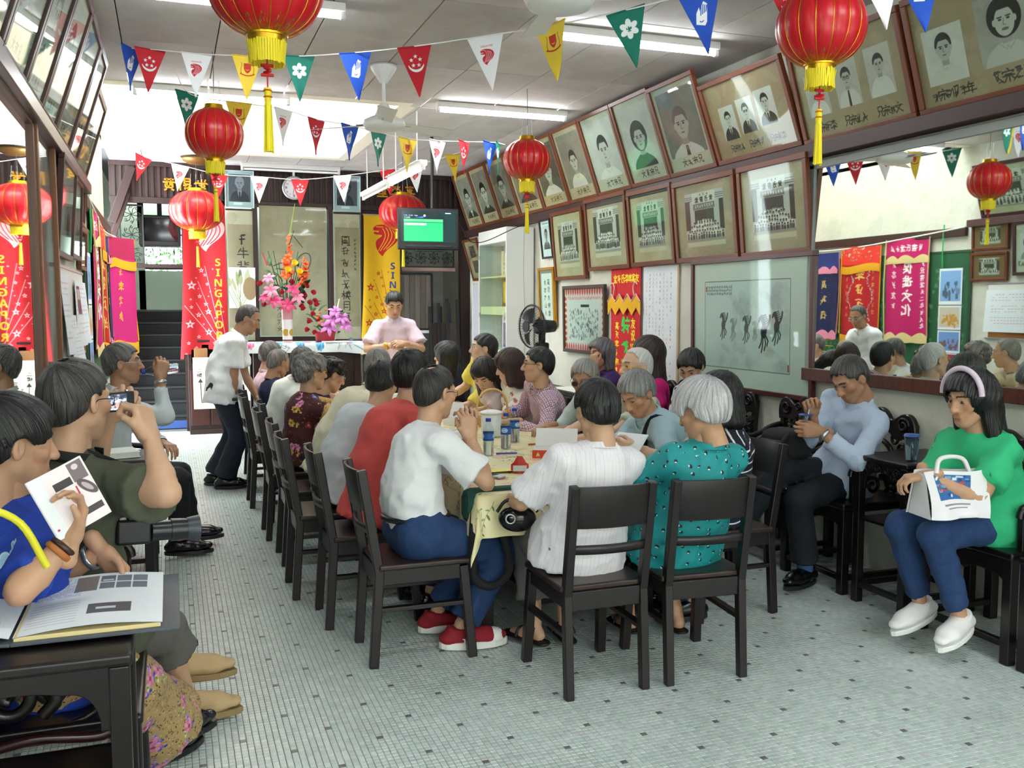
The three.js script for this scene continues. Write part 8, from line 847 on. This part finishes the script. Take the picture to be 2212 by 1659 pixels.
// ---------------------------------------------------------------- pedestal fan
{ const t = thing('pedestal_fan', 'black pedestal fan before the white cabinet', 'fan', [3.42, 0, -8.72], 0), B = M('#1b1d21', 0.35), hd = new THREE.Matrix4().makeRotationY(-1.32).setPosition(0, 1.4, 0), W = [];
  for (let k = 0; k < 46; k++) { const a = k / 46 * 6.283, c = Math.cos(a), s = Math.sin(a); W.push(tube([[c * 0.05, s * 0.05, 0.09], [c * 0.15, s * 0.15, 0.085], [c * 0.215, s * 0.215, 0.02], [c * 0.15, s * 0.15, -0.05], [c * 0.06, s * 0.06, -0.055]], 0.0016, 10, 4)); } part(t, 'cage_wires', merge(W).applyMatrix4(hd), B).userData.kind = 'stuff';
  part(t, 'cage_ring', merge([mv(new THREE.TorusGeometry(0.215, 0.008, 8, 48), 0, 0, 0.02), mv(new THREE.CylinderGeometry(0.055, 0.055, 0.012, 24).rotateX(Math.PI / 2), 0, 0, 0.092)]).applyMatrix4(hd), B);
  for (let k = 0; k < 3; k++) part(t, 'blade', sheet(6, 5, (u, v) => { const a = k * 2.094 + (v - 0.5) * 0.95 * (0.7 + u * 0.5), r = 0.035 + u * 0.15; return [Math.cos(a) * r, Math.sin(a) * r, 0.02 + (v - 0.5) * 0.05]; }, 0.003).applyMatrix4(hd), M('#22252b', 0.25));
  part(t, 'motor', merge([rot(new THREE.CylinderGeometry(0.075, 0.06, 0.2, 20), 90, 0, 0).translate(0, 0, -0.15), bx(0.13, 0.1, 0.14, 0, -0.01, -0.13, 0.03)]).applyMatrix4(hd), B); part(t, 'neck', [rod([0.1, 1.34, -0.02], [0.1, 1.18, -0.02], 0.035, 12), bx(0.12, 0.08, 0.12, 0.1, 1.2, -0.02, 0.02)], B); part(t, 'pole', rod([0.1, 0.03, -0.02], [0.1, 1.2, -0.02], 0.018), STEEL); part(t, 'base', cyl(0.19, 0.17, 0.04, 0.1, 0.02, -0.02, 30), B); }
// ---------------------------------------------------------------- things on the long table
const TBL = 0.7545, PET = M('#eef4f8', 0.04, { transmission: 1, thickness: 0, ior: 1.3 }), WATER = M('#e9f4fa', 0.02, { transmission: 1, thickness: 0.05, ior: 1.33 });
const lab = A2.add(150, 60, (x, w, h) => { x.fillStyle = '#1d62b4'; x.fillRect(0, 0, w, h); x.fillStyle = '#0f3f86'; x.fillRect(0, 0, w, 12); x.fillRect(0, h - 12, w, 12); for (const a of [30, 105]) { x.strokeStyle = '#bfe0f4'; x.lineWidth = 5; x.beginPath(); x.arc(a, 30, 13, 0, 7); x.stroke(); x.fillStyle = '#e8f4fa'; x.fillRect(a - 8, 24, 4, 12); x.fillRect(a - 2, 24, 4, 12); x.fillRect(a + 4, 24, 4, 12); } });
function makeBottle(label, p, h = 0.21) {
  const t = thing('water_bottle', label, 'bottle', p), r = 0.031, k = h / 0.21; const pr = [[0.001, 0.002], [r * 0.8, 0], [r, 0.008 * k], [r, 0.03 * k], [r * 0.93, 0.036 * k], [r, 0.044 * k], [r, 0.15 * k], [r * 0.86, 0.165 * k], [0.0135, 0.192 * k], [0.0135, 0.2 * k]]; part(t, 'bottle_body', lathe(pr, 24), PET); part(t, 'water', lathe([[0, 0.004], [r * 0.94, 0.006], [r * 0.94, 0.14 * k], [0, 0.14 * k]], 20), WATER); part(t, 'label', remap(new THREE.CylinderGeometry(r * 1.012, r * 1.012, 0.05 * k, 24, 1, true), lab).translate(0, 0.115 * k, 0), PRINT2); part(t, 'cap', cyl(0.016, 0.0155, 0.018, 0, 0.206 * k, 0, 18), M('#1c3aa8', 0.4)); return t;
}
const BT = makeBottle('water bottle with blue label and cap nearest the front of the table', [1.68, TBL, -4.98]); copyOf(BT, [1.86, TBL, -5.19], 70, 'water bottle in the middle of the three blue labelled ones'); copyOf(BT, [2.0, TBL, -5.42], 130, 'water bottle farthest of the three blue labelled ones'); copyOf(BT, [1.62, TBL, -6.9], 130, 'water bottle farther down the table between the cups');
function cupAt(label, x, z, o = {}) { const t = thing('mug', label, 'cup', [x, TBL, z], o.turn || 0), R = A2.add(90, 50, (c, w, h) => { c.fillStyle = '#eef1f3'; c.fillRect(0, 0, w, h); c.strokeStyle = '#2d3540'; c.lineWidth = 3; glyph(c, '·', 12, 4, 16, 0.14); glyph(c, '·', 30, 4, 16, 0.14); c.fillStyle = '#d02c44'; c.beginPath(); c.ellipse(64, 24, 8, 13, 0, 0, 7); c.fill(); c.fillRect(0, h - 8, w, 4); }); part(t, 'cup_body', remap(new THREE.CylinderGeometry(0.041, 0.036, 0.085, 24, 1, true), R).translate(0, 0.0425, 0), M('#ffffff', 0.35, { map: A2.t, side: THREE.DoubleSide })); part(t, 'base', cyl(0.036, 0.036, 0.004, 0, 0.003, 0, 24), WHITEP); part(t, 'rim', rot(new THREE.TorusGeometry(0.041, 0.0025, 6, 28), 90, 0, 0).translate(0, 0.085, 0), WHITEP); if (o.handle !== false) part(t, 'handle', rot(new THREE.TorusGeometry(0.025, 0.005, 8, 20), 0, 90, 0).translate(0, 0.045, -0.045), WHITEP); return t; }
cupAt('white mug with red mark beside the nearest water bottle', 1.6, -5.2, { turn: 180 }); cupAt('white cup lying near the bottles, second behind the front mug', 1.66, -5.5); cupAt('white mug with writing before the clasped hands, farther back', 1.92, -6.75, { turn: 200 }); cupAt('white cup near the far end of the table by the grey haired woman', 1.52, -7.9, { turn: 160 }); cupAt('white mug behind the cream shirted man, far along the table', 1.6, -8.35, { turn: 160 });
solo('tissue_roll', lathe([[0.018, 0], [0.05, 0], [0.05, 0.1], [0.018, 0.1], [0.018, 0]], 24), M('#f2f3f2', 0.8), 'white tissue roll standing beside the nearest water bottle', 'tissue', [1.58, TBL, -5.36]);
{ const t = thing('plastic_jar', 'white lidded plastic jar with a looped carrier handle behind the bottles', 'jar', [1.95, TBL, -5.72]); part(t, 'jar_body', lathe([[0, 0], [0.06, 0], [0.068, 0.02], [0.066, 0.15], [0, 0.15]], 28), M('#dfe5e6', 0.3)); part(t, 'lid', lathe([[0, 0.15], [0.07, 0.15], [0.072, 0.165], [0.04, 0.175], [0, 0.178]], 28), WHITEP); }
{ const t = thing('gift_basket', 'small basket with a tall cane handle and fruit, behind the white jar', 'basket', [2.12, TBL, -6.2]); part(t, 'basket_body', lathe([[0, 0], [0.09, 0], [0.12, 0.07], [0.115, 0.07], [0.085, 0.008], [0, 0.008]], 24), M('#c9a25a', 0.7)); part(t, 'handle', tube([[-0.115, 0.06, 0], [-0.1, 0.2, 0], [-0.04, 0.26, 0], [0.04, 0.26, 0], [0.1, 0.2, 0], [0.115, 0.06, 0]], 0.008, 24, 6), M('#d6b06a', 0.6)); for (let k = 0; k < 4; k++) solo('mandarin', new THREE.SphereGeometry(0.034, 16, 12), M(['#e59a2c', '#d94a3a', '#e8c23c', '#e07a2a'][k], 0.5), ['orange mandarin at the front of the cane basket', 'red apple in the cane basket', 'yellow fruit at the back of the cane basket', 'orange mandarin at the far side of the cane basket'][k], 'fruit', [2.12 + [0, 0.05, 0, -0.05][k], TBL + 0.05, -6.2 + [0.05, 0, -0.05, 0][k]]); }
function openBox(label, x, z, turn, front, w = 0.2, d = 0.15) { const t = thing('paper_box', label, 'box', [x, TBL, z], turn), R = A2.add(110, 24, (c, cw, h) => { c.fillStyle = front; c.fillRect(0, 0, cw, h); line(c, '····', 10, 6, 12, 25, '#f6ead8', 0.14); }), W = M('#e9ebea', 0.6); part(t, 'front', remap(bx(w, 0.045, 0.003, 0, 0.022, d / 2, 0), R), PRINT2); part(t, 'tray', [bx(w, 0.003, d, 0, 0.002, 0, 0), bx(0.003, 0.045, d, -w / 2, 0.022, 0, 0), bx(0.003, 0.045, d, w / 2, 0.022, 0, 0), bx(w, 0.045, 0.003, 0, 0.022, -d / 2, 0)], W); part(t, 'lid', rot(bx(w, 0.003, 0.11, 0, 0, -0.055, 0), 62, 0, 0).translate(0, 0.046, -d / 2), W); return t; }
openBox('white cake box with an orange front beside the man in the striped shirt', 2.03, -4.84, -28, '#d8501c', 0.24); openBox('red fronted white box behind the clasped hands', 1.95, -6.4, 16, '#c42218'); openBox('red box farther down the table near the young woman', 1.75, -7.2, 20, '#c8281c', 0.16);
{ const t = thing('snack_packet', 'small red foil packet with a pinched top near the front of the table', 'packet', [1.66, TBL, -4.42], -20); part(t, 'pouch', [sheet(8, 8, (u, v) => [(u - 0.5) * 0.1 * (v > 0.55 ? 1.25 - v : 0.9), v * 0.085, 0.028 * Math.sin(u * 3.14) * (1 - v)], 0.001), sheet(8, 8, (u, v) => [(0.5 - u) * 0.1 * (v > 0.55 ? 1.25 - v : 0.9), v * 0.085, -0.028 * Math.sin(u * 3.14) * (1 - v)], 0.001)], M('#c23328', 0.25)); part(t, 'label', bx(0.07, 0.03, 0.004, 0, 0.026, 0.027), M('#cfd6d8', 0.4), 'pale label'); }
solo('yellow_paper', sheet(4, 3, (u, v) => [(u - 0.5) * 0.24, 0.002 + 0.012 * u * v, (v - 0.5) * 0.13], 0.001), M('#f0e680', 0.7), 'folded yellow paper on the tablecloth by the red packet', 'paper', [1.55, TBL, -4.5], -12);
{ const t = thing('mobile_phone', 'small silver mobile phone lying beside the yellow paper', 'phone', [1.5, TBL, -4.33], 20); part(t, 'case', bx(0.05, 0.012, 0.1, 0, 0.007, 0, 0.005), STEEL); part(t, 'screen', bx(0.036, 0.002, 0.04, 0, 0.0135, -0.022, 0), M('#1a2026', 0.1)); part(t, 'keypad', bx(0.036, 0.002, 0.036, 0, 0.0135, 0.025, 0), M('#d8dcde', 0.4)); }
{ const t = thing('drinking_glass', 'clear drinking glass beside the folded hands on the right', 'glass', [2.22, TBL, -5.12]); part(t, 'tumbler', lathe([[0, 0.002], [0.028, 0], [0.033, 0.1], [0.031, 0.1], [0.026, 0.006], [0, 0.006]], 24), GLASS); }
solo('pen', rod([-0.06, 0.005, 0], [0.06, 0.005, 0.02], 0.005), M('#4a3fa0', 0.4), 'purple pen on the tablecloth behind the nearest bottle', 'pen', [1.8, TBL, -5.02]); solo('pen', rod([-0.06, 0.005, 0], [0.06, 0.005, 0.02], 0.006), M('#a8642c', 0.4), 'brown pen on the tablecloth right of the bottles', 'pen', [2.1, TBL, -5.3], 15);
solo('booklet', bx(0.13, 0.006, 0.18, 0, 0.003, 0, 0.001), M('#e5e9ec', 0.6), 'white booklet in the hand of the woman in stripes', 'booklet', [2.2, 0.9, -4.27], 30).rotation.z = 0.7;
// ---------------------------------------------------------------- flowers at the back
const LEAF = M('#2f5a30', 0.6, { side: THREE.DoubleSide });
const petal = (l, w, bend = 0.5) => sheet(3, 5, (u, v) => [(u - 0.5) * w * Math.sin(0.25 + v * 2.7), v * l * Math.cos(v * bend), v * v * l * bend * 0.8 + (u - 0.5) ** 2 * w], 0.0012);
function bloom(n, l, w, bend, open) { const L = []; for (let k = 0; k < n; k++) L.push(petal(l, w, bend).rotateX(open).rotateY(k * 6.283 / n)); return merge(L); }
const LILY = bloom(6, 0.075, 0.034, 0.9, 0.75), ROSE = merge([bloom(5, 0.04, 0.045, -0.6, 0.9), bloom(5, 0.036, 0.04, -0.5, 0.55).rotateY(0.6), bloom(4, 0.032, 0.034, -0.4, 0.2)]), GLAD = bloom(5, 0.05, 0.04, 0.7, 0.6), LEAFG = petal(0.14, 0.05, 0.5);
function put(t, name, g, m, p, rx, ry, s = 1, label) { const o = part(t, name, g, m, label); o.position.set(...p); o.rotation.set(rx, ry, 0, 'YXZ'); o.scale.setScalar(s); return o; }
{ const t = thing('flower_arrangement', 'tall bouquet of pink lilies, red roses and orange gladioli in a white vase', 'flowers', [1.2, 1.215, -10.35]); const vz = A2.add(60, 80, (x, w, h) => { x.fillStyle = '#e6e8e4'; x.fillRect(0, 0, w, h); x.fillStyle = '#b99b3a'; for (let k = 0; k < 4; k++) { x.beginPath(); x.ellipse(10 + k * 15, 46, 7, 12, 0, 0, 7); x.fill(); } x.fillStyle = '#5a4a3a'; x.fillRect(0, h - 10, w, 5); });
  part(t, 'vase', remap(new THREE.CylinderGeometry(0.058, 0.052, 0.25, 28), vz).translate(0, 0.125, 0), PRINT2); part(t, 'vase_neck', cyl(0.058, 0.06, 0.13, 0, 0.31, 0, 28), M('#d8a4a8', 0.2)); part(t, 'stem', Array.from({ length: 16 }, (_, k) => rod([0, 0.28, 0], [Math.cos(k) * 0.18, 0.62 + (k % 4) * 0.12, Math.sin(k * 1.7) * 0.1], 0.004, 5)), LEAF).userData.kind = 'stuff';
  const PK = M('#d8457c', 0.5, { side: THREE.DoubleSide }), PK2 = M('#e58aac', 0.5, { side: THREE.DoubleSide }), RD = M('#b40f2e', 0.5, { side: THREE.DoubleSide }), OR = M('#ee5a14', 0.5, { side: THREE.DoubleSide }), YE = M('#f0c62a', 0.5, { side: THREE.DoubleSide });
  for (const [x, y, s, m] of [[-0.18, 0.55, 1.3, PK2], [-0.14, 0.44, 1.2, PK], [0.0, 0.4, 1.3, PK], [0.1, 0.48, 1.2, PK2], [-0.24, 0.48, 1, PK], [-0.2, 0.68, 1, PK2], [0.05, 0.57, 1.1, PK]]) put(t, 'lily', LILY, m, [x, y, 0.12 + rr(-0.03, 0.04)], 1.0, x * 2.4, s);
  for (const [x, y] of [[0.18, 0.5], [0.22, 0.42], [0.14, 0.38], [0.26, 0.53], [-0.06, 0.53], [0.04, 0.64], [0.2, 0.6], [0.28, 0.44], [-0.28, 0.62], [-0.24, 0.4]]) put(t, 'rose', ROSE, RD, [x, y, 0.1 + rr(-0.05, 0.05)], 0.9, x * 3, rr(0.95, 1.25));
  for (let k = 0; k < 20; k++) { const a = k % 2, f = (k >> 1) / 10; put(t, 'gladiolus', GLAD, OR, [a ? 0.17 + f * 0.02 + rr(-0.02, 0.02) : 0.0 + f * 0.05 + rr(-0.03, 0.03), (a ? 0.62 : 0.72) + f * (a ? 0.3 : 0.44), 0.04 + rr(-0.03, 0.05)], rr(0.5, 1.3), rr(-1.5, 1.5), 1.25 - f * 0.6); }
  for (const [x, y] of [[-0.02, 0.72], [0.05, 0.79], [0.1, 0.7]]) put(t, 'calla_lily', lathe([[0.004, 0], [0.012, 0.04], [0.03, 0.085], [0.036, 0.1]], 14), YE, [x, y, 0.14], 0.9, 0.2, 1);
  put(t, 'bud_spike', rod([0, 0, 0], [0.06, 0.34, 0], 0.008, 6, 0.003), M('#8aa83c', 0.6), [0.04, 1.14, 0.03], 0, 0); put(t, 'bud_spike', rod([0, 0, 0], [-0.05, 0.14, 0], 0.01, 6, 0.004), M('#c8324a', 0.6), [-0.2, 0.82, 0.05], 0, 0);
  for (let k = 0; k < 18; k++) put(t, 'leaf', LEAFG, LEAF, [Math.cos(k * 2.4) * 0.17, 0.42 + (k % 6) * 0.08, Math.sin(k * 2.4) * 0.1 - 0.02], rr(0.2, 1), k * 2.4, rr(0.9, 1.5)); }
{ const t = thing('flower_pot', 'low red pot of pink lilies and red roses at the right of the tall table', 'flowers', [1.6, 1.215, -10.32]); part(t, 'pot', lathe([[0, 0], [0.1, 0], [0.115, 0.11], [0.1, 0.11], [0, 0.1]], 28), M('#b02430', 0.35)); const LI = M('#cf7ec4', 0.5, { side: THREE.DoubleSide }), RD = M('#c01224', 0.5, { side: THREE.DoubleSide });
  for (const [x, y, s] of [[0.06, 0.24, 1.5], [0.16, 0.26, 1.4], [0.02, 0.16, 1.4], [0.2, 0.18, 1.3], [0.1, 0.32, 1.2]]) put(t, 'lily', LILY, LI, [x, y, 0.12], 1.05, x * 2, s); for (const [x, y] of [[-0.1, 0.4], [-0.14, 0.3], [-0.18, 0.22], [-0.2, 0.13], [-0.08, 0.24], [-0.24, 0.36], [-0.12, 0.1]]) put(t, 'rose', ROSE, RD, [x, y, 0.08 + rr(-0.03, 0.04)], 0.9, x * 3, 1.05); for (let k = 0; k < 6; k++) put(t, 'berry', new THREE.SphereGeometry(0.013, 10, 8), M('#e0701c', 0.4), [-0.04 + rr(-0.06, 0.06), 0.2 + k * 0.03, 0.12], 0, 0); for (let k = 0; k < 16; k++) put(t, 'leaf', LEAFG, LEAF, [Math.cos(k * 2.4) * 0.14, 0.1 + (k % 5) * 0.06, Math.sin(k * 2.4) * 0.1], rr(0.2, 1.1), k * 2.4, rr(0.7, 1.3)); put(t, 'bud_spike', rod([0, 0, 0], [0.03, 0.15, 0], 0.014, 8, 0.005), M('#dfe6d0', 0.5), [0.12, 0.32, 0.06], 0, 0); }
{ const t = thing('microphone', 'grey microphone lying on papers at the right of the altar cloth', 'microphone', [1.86, 1.235, -10.2]); part(t, 'handle', rod([0, 0, 0], [0.16, 0.0, 0.03], 0.012, 10), BLACKP); part(t, 'head', new THREE.SphereGeometry(0.028, 16, 12), M('#5a6a80', 0.5)); }
solo('papers', bx(0.4, 0.012, 0.24, 0, 0.006, 0, 0.002), M('#dfe6ea', 0.6), 'pile of white papers on the altar cloth under the microphone', 'papers', [1.75, 1.214, -10.18], 4);
// ---------------------------------------------------------------- things held or worn in the foreground
{ const R = A2.add(150, 200, (x, w, h) => { x.fillStyle = '#efe2e4'; x.fillRect(0, 0, w, h); x.fillStyle = '#e9eaf0'; x.fillRect(0, 0, 34, h); x.fillStyle = '#3a3236'; x.fillRect(52, 42, 48, 24); x.fillStyle = '#7a6a6e'; x.fillRect(104, 6, 40, 60); x.fillStyle = '#d9ccce'; x.beginPath(); x.arc(122, 22, 9, 0, 7); x.fill(); x.fillStyle = '#5e5054'; x.beginPath(); x.ellipse(128, 92, 14, 34, -0.5, 0, 7); x.fill(); x.fillStyle = '#b8a8ac'; x.beginPath(); x.ellipse(128, 92, 7, 20, -0.5, 0, 7); x.fill(); x.fillStyle = '#453c42'; x.fillRect(82, 150, 60, 20); x.fillStyle = '#c22838'; x.fillRect(100, 76, 4, 26); x.fillRect(10, 168, 6, 6); });
  const t = thing('pamphlet', 'white and pink pamphlet with grey pictures held up by the woman in blue', 'pamphlet', [-0.245, 1.125, -2.535]); t.rotation.set(-0.1, 0.3, 0.42, 'YXZ'); t.scale.set(0.95, 0.82, 1); part(t, 'leaf', remap(sheet(4, 4, (u, v) => [(u - 0.5) * 0.145, (v - 0.5) * 0.2, 0.006 * Math.sin(u * 3)], 0.0015), R), PRINT2); part(t, 'leaf', sheet(4, 4, (u, v) => [(u - 0.5) * 0.145 - 0.002, (v - 0.5) * 0.2, -0.006 + 0.009 * Math.sin(u * 3)], 0.0015), M('#e6e2e6', 0.6)); }
{ const page = (left) => A2.add(240, 150, (x, w, h) => { x.fillStyle = '#e9eef2'; x.fillRect(0, 0, w, h); x.fillStyle = '#9aa0a8'; for (let k = 0; k < 14; k++) for (let a = 12; a < 88; a += 5) if (rnd() < 0.85) x.fillRect(a, 10 + k * 4, 4, 1.4); x.fillStyle = '#847a76'; x.fillRect(78, 8, 40, 46); x.fillStyle = '#6f7684'; for (let q = 0; q < 6; q++) x.fillRect(122 + (q % 3) * 30, 10 + ((q / 3) | 0) * 22, 27, 19); x.fillStyle = '#d8dde2'; x.fillRect(126, 22, 20, 4); x.fillStyle = '#5d5a60'; x.fillRect(left ? 20 : 110, 94, 74, 26); x.fillStyle = '#d0d6dc'; x.fillRect(left ? 36 : 124, 104, 34, 6); x.fillStyle = '#b9bfc6'; for (let k = 0; k < 9; k++) x.fillRect(14, 78 + k * 7, 80, 1.2); });
  const t = thing('photo_album', 'large open album with printed pages lying across the carved armchair arms', 'album', [-0.365, 0.822, -2.6]); part(t, 'cover', [bx(0.37, 0.008, 0.48, 0.185, 0, 0, 0.002), rot(bx(0.23, 0.008, 0.48, -0.115, 0, 0, 0.002), 0, 0, -4)], M('#4a5058', 0.5)); const pg = (s, w, R) => remap(sheet(10, 2, (u, v) => [s * (0.004 + u * w), 0.012 + 0.014 * Math.sin(u * 3.0) + (s < 0 ? u * 0.012 : 0), -(v - 0.5) * 0.45], 0.002), R); part(t, 'page', [pg(1, 0.325, page(false))], PRINT2); { const R = page(true); part(t, 'page', [pg(-1, 0.2, [R[2], R[1], R[0], R[3]])], PRINT2); } part(t, 'page_block', bx(0.32, 0.012, 0.45, 0.165, 0.008, 0, 0.002), M('#d9c690', 0.7)); }
{ const t = thing('shoulder_bag', 'blue bag with a yellow handle behind the album in the left foreground', 'bag', [-0.47, 0.8, -2.46]); part(t, 'bag_body', bx(0.14, 0.14, 0.06, 0, 0.07, 0, 0.02), M('#1c3f8e', 0.7)); part(t, 'handle', tube([[-0.07, 0.1, 0.02], [-0.04, 0.26, 0.03], [0.04, 0.33, 0.03], [0.12, 0.3, 0.03], [0.18, 0.18, 0.02]], 0.009, 24, 8), M('#d8d020', 0.5)); }
{ const R = A2.add(64, 48, (x, w, h) => { x.fillStyle = '#3a4658'; x.fillRect(0, 0, w, h); for (let k = 0; k < 60; k++) { x.fillStyle = ['#9aa8c0', '#d8dee8', '#2a3040', '#b89a90', '#6a7488'][k % 5]; x.fillRect(rnd() * w, rnd() * h, rr(4, 14), rr(3, 10)); } });
  const t = thing('compact_camera', 'small black camera with a lit screen held up by the man in olive', 'camera', [-0.155, 1.305, -3.14], 36); part(t, 'body', bx(0.1, 0.062, 0.024, 0, 0, 0, 0.006), BLACKP); part(t, 'screen', remap(bx(0.066, 0.048, 0.002, -0.012, 0, 0.0125, 0), R), new THREE.MeshStandardMaterial({ color: '#111111', roughness: 0.2, emissive: '#ffffff', emissiveMap: A2.t, emissiveIntensity: 0.8 })); part(t, 'lens', rot(cyl(0.022, 0.022, 0.02, 0, 0, 0, 20), 90, 0, 0).translate(0.015, 0, -0.02), STEEL); part(t, 'button', cyl(0.006, 0.006, 0.006, 0.03, 0.033, 0), STEEL); }
{ const t = thing('slr_camera', 'black camera with a long lens hanging before the man in olive', 'camera', [-0.12, 0.92, -3.02]); t.rotation.set(0, 10 * D2R, -0.05); t.scale.setScalar(0.8); part(t, 'body', [bx(0.13, 0.1, 0.06, 0, 0, 0, 0.015), bx(0.05, 0.04, 0.05, 0, 0.06, 0, 0.01)], BLACKP); part(t, 'lens', [rot(cyl(0.038, 0.038, 0.07, 0, 0, 0, 24), 0, 0, 90).translate(0.1, -0.005, 0.0), rot(cyl(0.042, 0.044, 0.06, 0, 0, 0, 24), 0, 0, 90).translate(0.165, -0.005, 0)], M('#1e2024', 0.3)); part(t, 'lens_hood', rot(lathe([[0.044, 0], [0.052, 0.045], [0.05, 0.045], [0.042, 0]], 24), 0, 0, -90).translate(0.195, -0.005, 0), M('#3a3f46', 0.4)); part(t, 'hot_shoe', bx(0.02, 0.006, 0.02, 0, 0.083, 0), STEEL); }
{ const o = copyOf(BT, [-0.165, 1.2, -6.13], 0, 'water bottle tilted to the mouth of the man by the left wall'); o.rotation.set(0, 0, 95 * D2R); o.position.set(0.05, 1.22, -6.13); }
{ const t = thing('notebook', 'white notebook lying on the left tea table', 'notebook', [-0.3, 0.812, -5.3], 14); part(t, 'cover', [bx(0.24, 0.004, 0.19, 0, 0.002, 0, 0.001), bx(0.24, 0.004, 0.19, 0, 0.03, 0, 0.001)], M('#e8ece8', 0.5)); part(t, 'pages', bx(0.235, 0.024, 0.185, -0.002, 0.016, 0, 0), M('#d8d9d2', 0.8)); }
{ const t = thing('handbag', 'glossy black handbag with a silver clasp on the knees of the man in stripes', 'handbag', [1.43, 0.6, -3.84], -20); part(t, 'bag_body', new THREE.SphereGeometry(1, 24, 16).scale(0.085, 0.06, 0.05).translate(0, 0.06, 0), M('#0d0d0f', 0.15)); part(t, 'clasp', mv(new THREE.TorusGeometry(0.02, 0.004, 6, 18), -0.03, 0.07, 0.056), STEEL); part(t, 'strap', tube([[-0.09, 0.09, 0], [-0.05, 0.14, 0], [0.05, 0.14, 0], [0.09, 0.09, 0]], 0.008, 16, 6), M('#0d0d0f', 0.2)); }
{ const t = thing('sling_bag', 'dark green sling bag with a black strap on the lap of the man in white', 'bag', [1.4, 0.62, -4.08]); const G = M('#14463e', 0.8, { bumpMap: clothBump, bumpScale: 0.001 }); part(t, 'bag_body', bx(0.3, 0.16, 0.12, 0, 0.06, 0, 0.04), G); part(t, 'flap', sheet(6, 4, (u, v) => [(u - 0.5) * 0.3, 0.145 - (1 - v) * 0.1, 0.065 + 0.02 * Math.sin((1 - v) * 3)], 0.004), G); part(t, 'strap', tube([[-0.1, 0.1, 0.05], [-0.13, -0.06, 0.1], [-0.12, -0.26, 0.1], [-0.04, -0.3, 0.1], [0.04, -0.24, 0.1], [0.0, -0.02, 0.09], [-0.06, 0.1, 0.06]], 0.022, 40, 6), BLACKC); }
{ const R = A2.add(120, 90, (x, w, h) => { x.fillStyle = '#e8e6ea'; x.fillRect(0, 0, w, h); x.fillStyle = '#2f6aa8'; x.fillRect(22, 8, 62, 46); for (let k = 0; k < 30; k++) { x.fillStyle = ['#d8e4ec', '#1d4a7a', '#7aa0c0', '#c04a50'][k % 4]; x.fillRect(rr(22, 76), rr(8, 48), rr(3, 12), rr(2, 6)); } x.fillStyle = '#8a8a96'; x.fillRect(30, 62, 56, 3); x.fillRect(38, 69, 44, 2); });
  const t = thing('tote_bag', 'white cloth bag with a blue printed picture on the lap of the woman in green', 'bag', [3.2, 0.685, -3.15], -10); part(t, 'bag_body', remap(sheet(10, 8, (u, v) => [(u - 0.5) * 0.3 * (1 - 0.1 * (1 - v)), v * 0.2, 0.08 - 0.05 * v + 0.02 * Math.sin(u * 7 + v * 3)], 0.003), R), CLOTH2); part(t, 'bag_back', [sheet(8, 6, (u, v) => [(0.5 - u) * 0.3, v * 0.2, -0.08 + 0.05 * v + 0.02 * Math.sin(u * 6)], 0.003), bx(0.27, 0.01, 0.15, 0, 0.005, 0), sheet(4, 6, (u, v) => [0.145, v * 0.19, (u - 0.5) * 0.16 * (1 - v * 0.6)], 0.003), sheet(4, 6, (u, v) => [-0.14, v * 0.19, (0.5 - u) * 0.16 * (1 - v * 0.6)], 0.003)], M('#e6e4e8', 0.8)); part(t, 'handle', tube([[-0.08, 0.19, 0.02], [-0.06, 0.25, 0.01], [0.05, 0.25, 0.01], [0.08, 0.19, 0.02]], 0.01, 18, 6), M('#e6e4e8', 0.8)); }
{ const t = thing('plastic_cup', 'clear cup of water with a blue lid on the blackwood tea table', 'cup', [3.56, 0.811, -3.76]); part(t, 'cup_wall', lathe([[0, 0.002], [0.03, 0], [0.038, 0.13], [0.0365, 0.13], [0.0285, 0.005], [0, 0.005]], 24), PET); part(t, 'water', lathe([[0, 0.006], [0.027, 0.006], [0.034, 0.115], [0, 0.115]], 24), WATER); part(t, 'lid', lathe([[0, 0.137], [0.036, 0.137], [0.04, 0.13], [0.041, 0.126]], 24), M('#2a5aa8', 0.3)); }
{ const t = thing('plastic_cup', 'small clear cup with a straw held by the man with crossed legs', 'cup', [3.27, 0.9, -4.24]); part(t, 'cup_wall', lathe([[0, 0.002], [0.028, 0], [0.036, 0.11], [0.0345, 0.11], [0.0265, 0.005], [0, 0.005]], 24), PET); part(t, 'lid', lathe([[0, 0.112], [0.036, 0.112], [0.038, 0.106]], 24), M('#2a4a98', 0.3)); part(t, 'straw', rod([0, 0.04, 0], [0.03, 0.2, 0.01], 0.004, 8), WHITEP); }
{ const t = thing('backpack', 'black bag on the lap of the man with crossed legs', 'bag', [3.34, 0.73, -4.5], 10); part(t, 'bag_body', bx(0.2, 0.17, 0.26, 0, 0.08, 0, 0.05), BLACKC); part(t, 'pocket', bx(0.03, 0.1, 0.2, -0.1, 0.06, 0, 0.012), M('#1e1f24', 0.7)); part(t, 'strap', tube([[-0.06, 0.15, 0.08], [-0.14, 0.1, 0.1], [-0.15, 0.0, 0.08], [-0.1, -0.05, 0.04]], 0.014, 18, 6), BLACKC); }
{ const t = thing('walking_cane', 'black cane in the hand of the stooping man', 'cane', [0.55, 0, -8.36]); part(t, 'shaft', rod([0.12, 0.01, 0], [0, 0.8, 0], 0.011, 10), BLACKP); part(t, 'grip', rod([-0.06, 0.8, 0], [0.06, 0.81, 0], 0.013, 10), BLACKP); }
renderer.render(scene, camera);
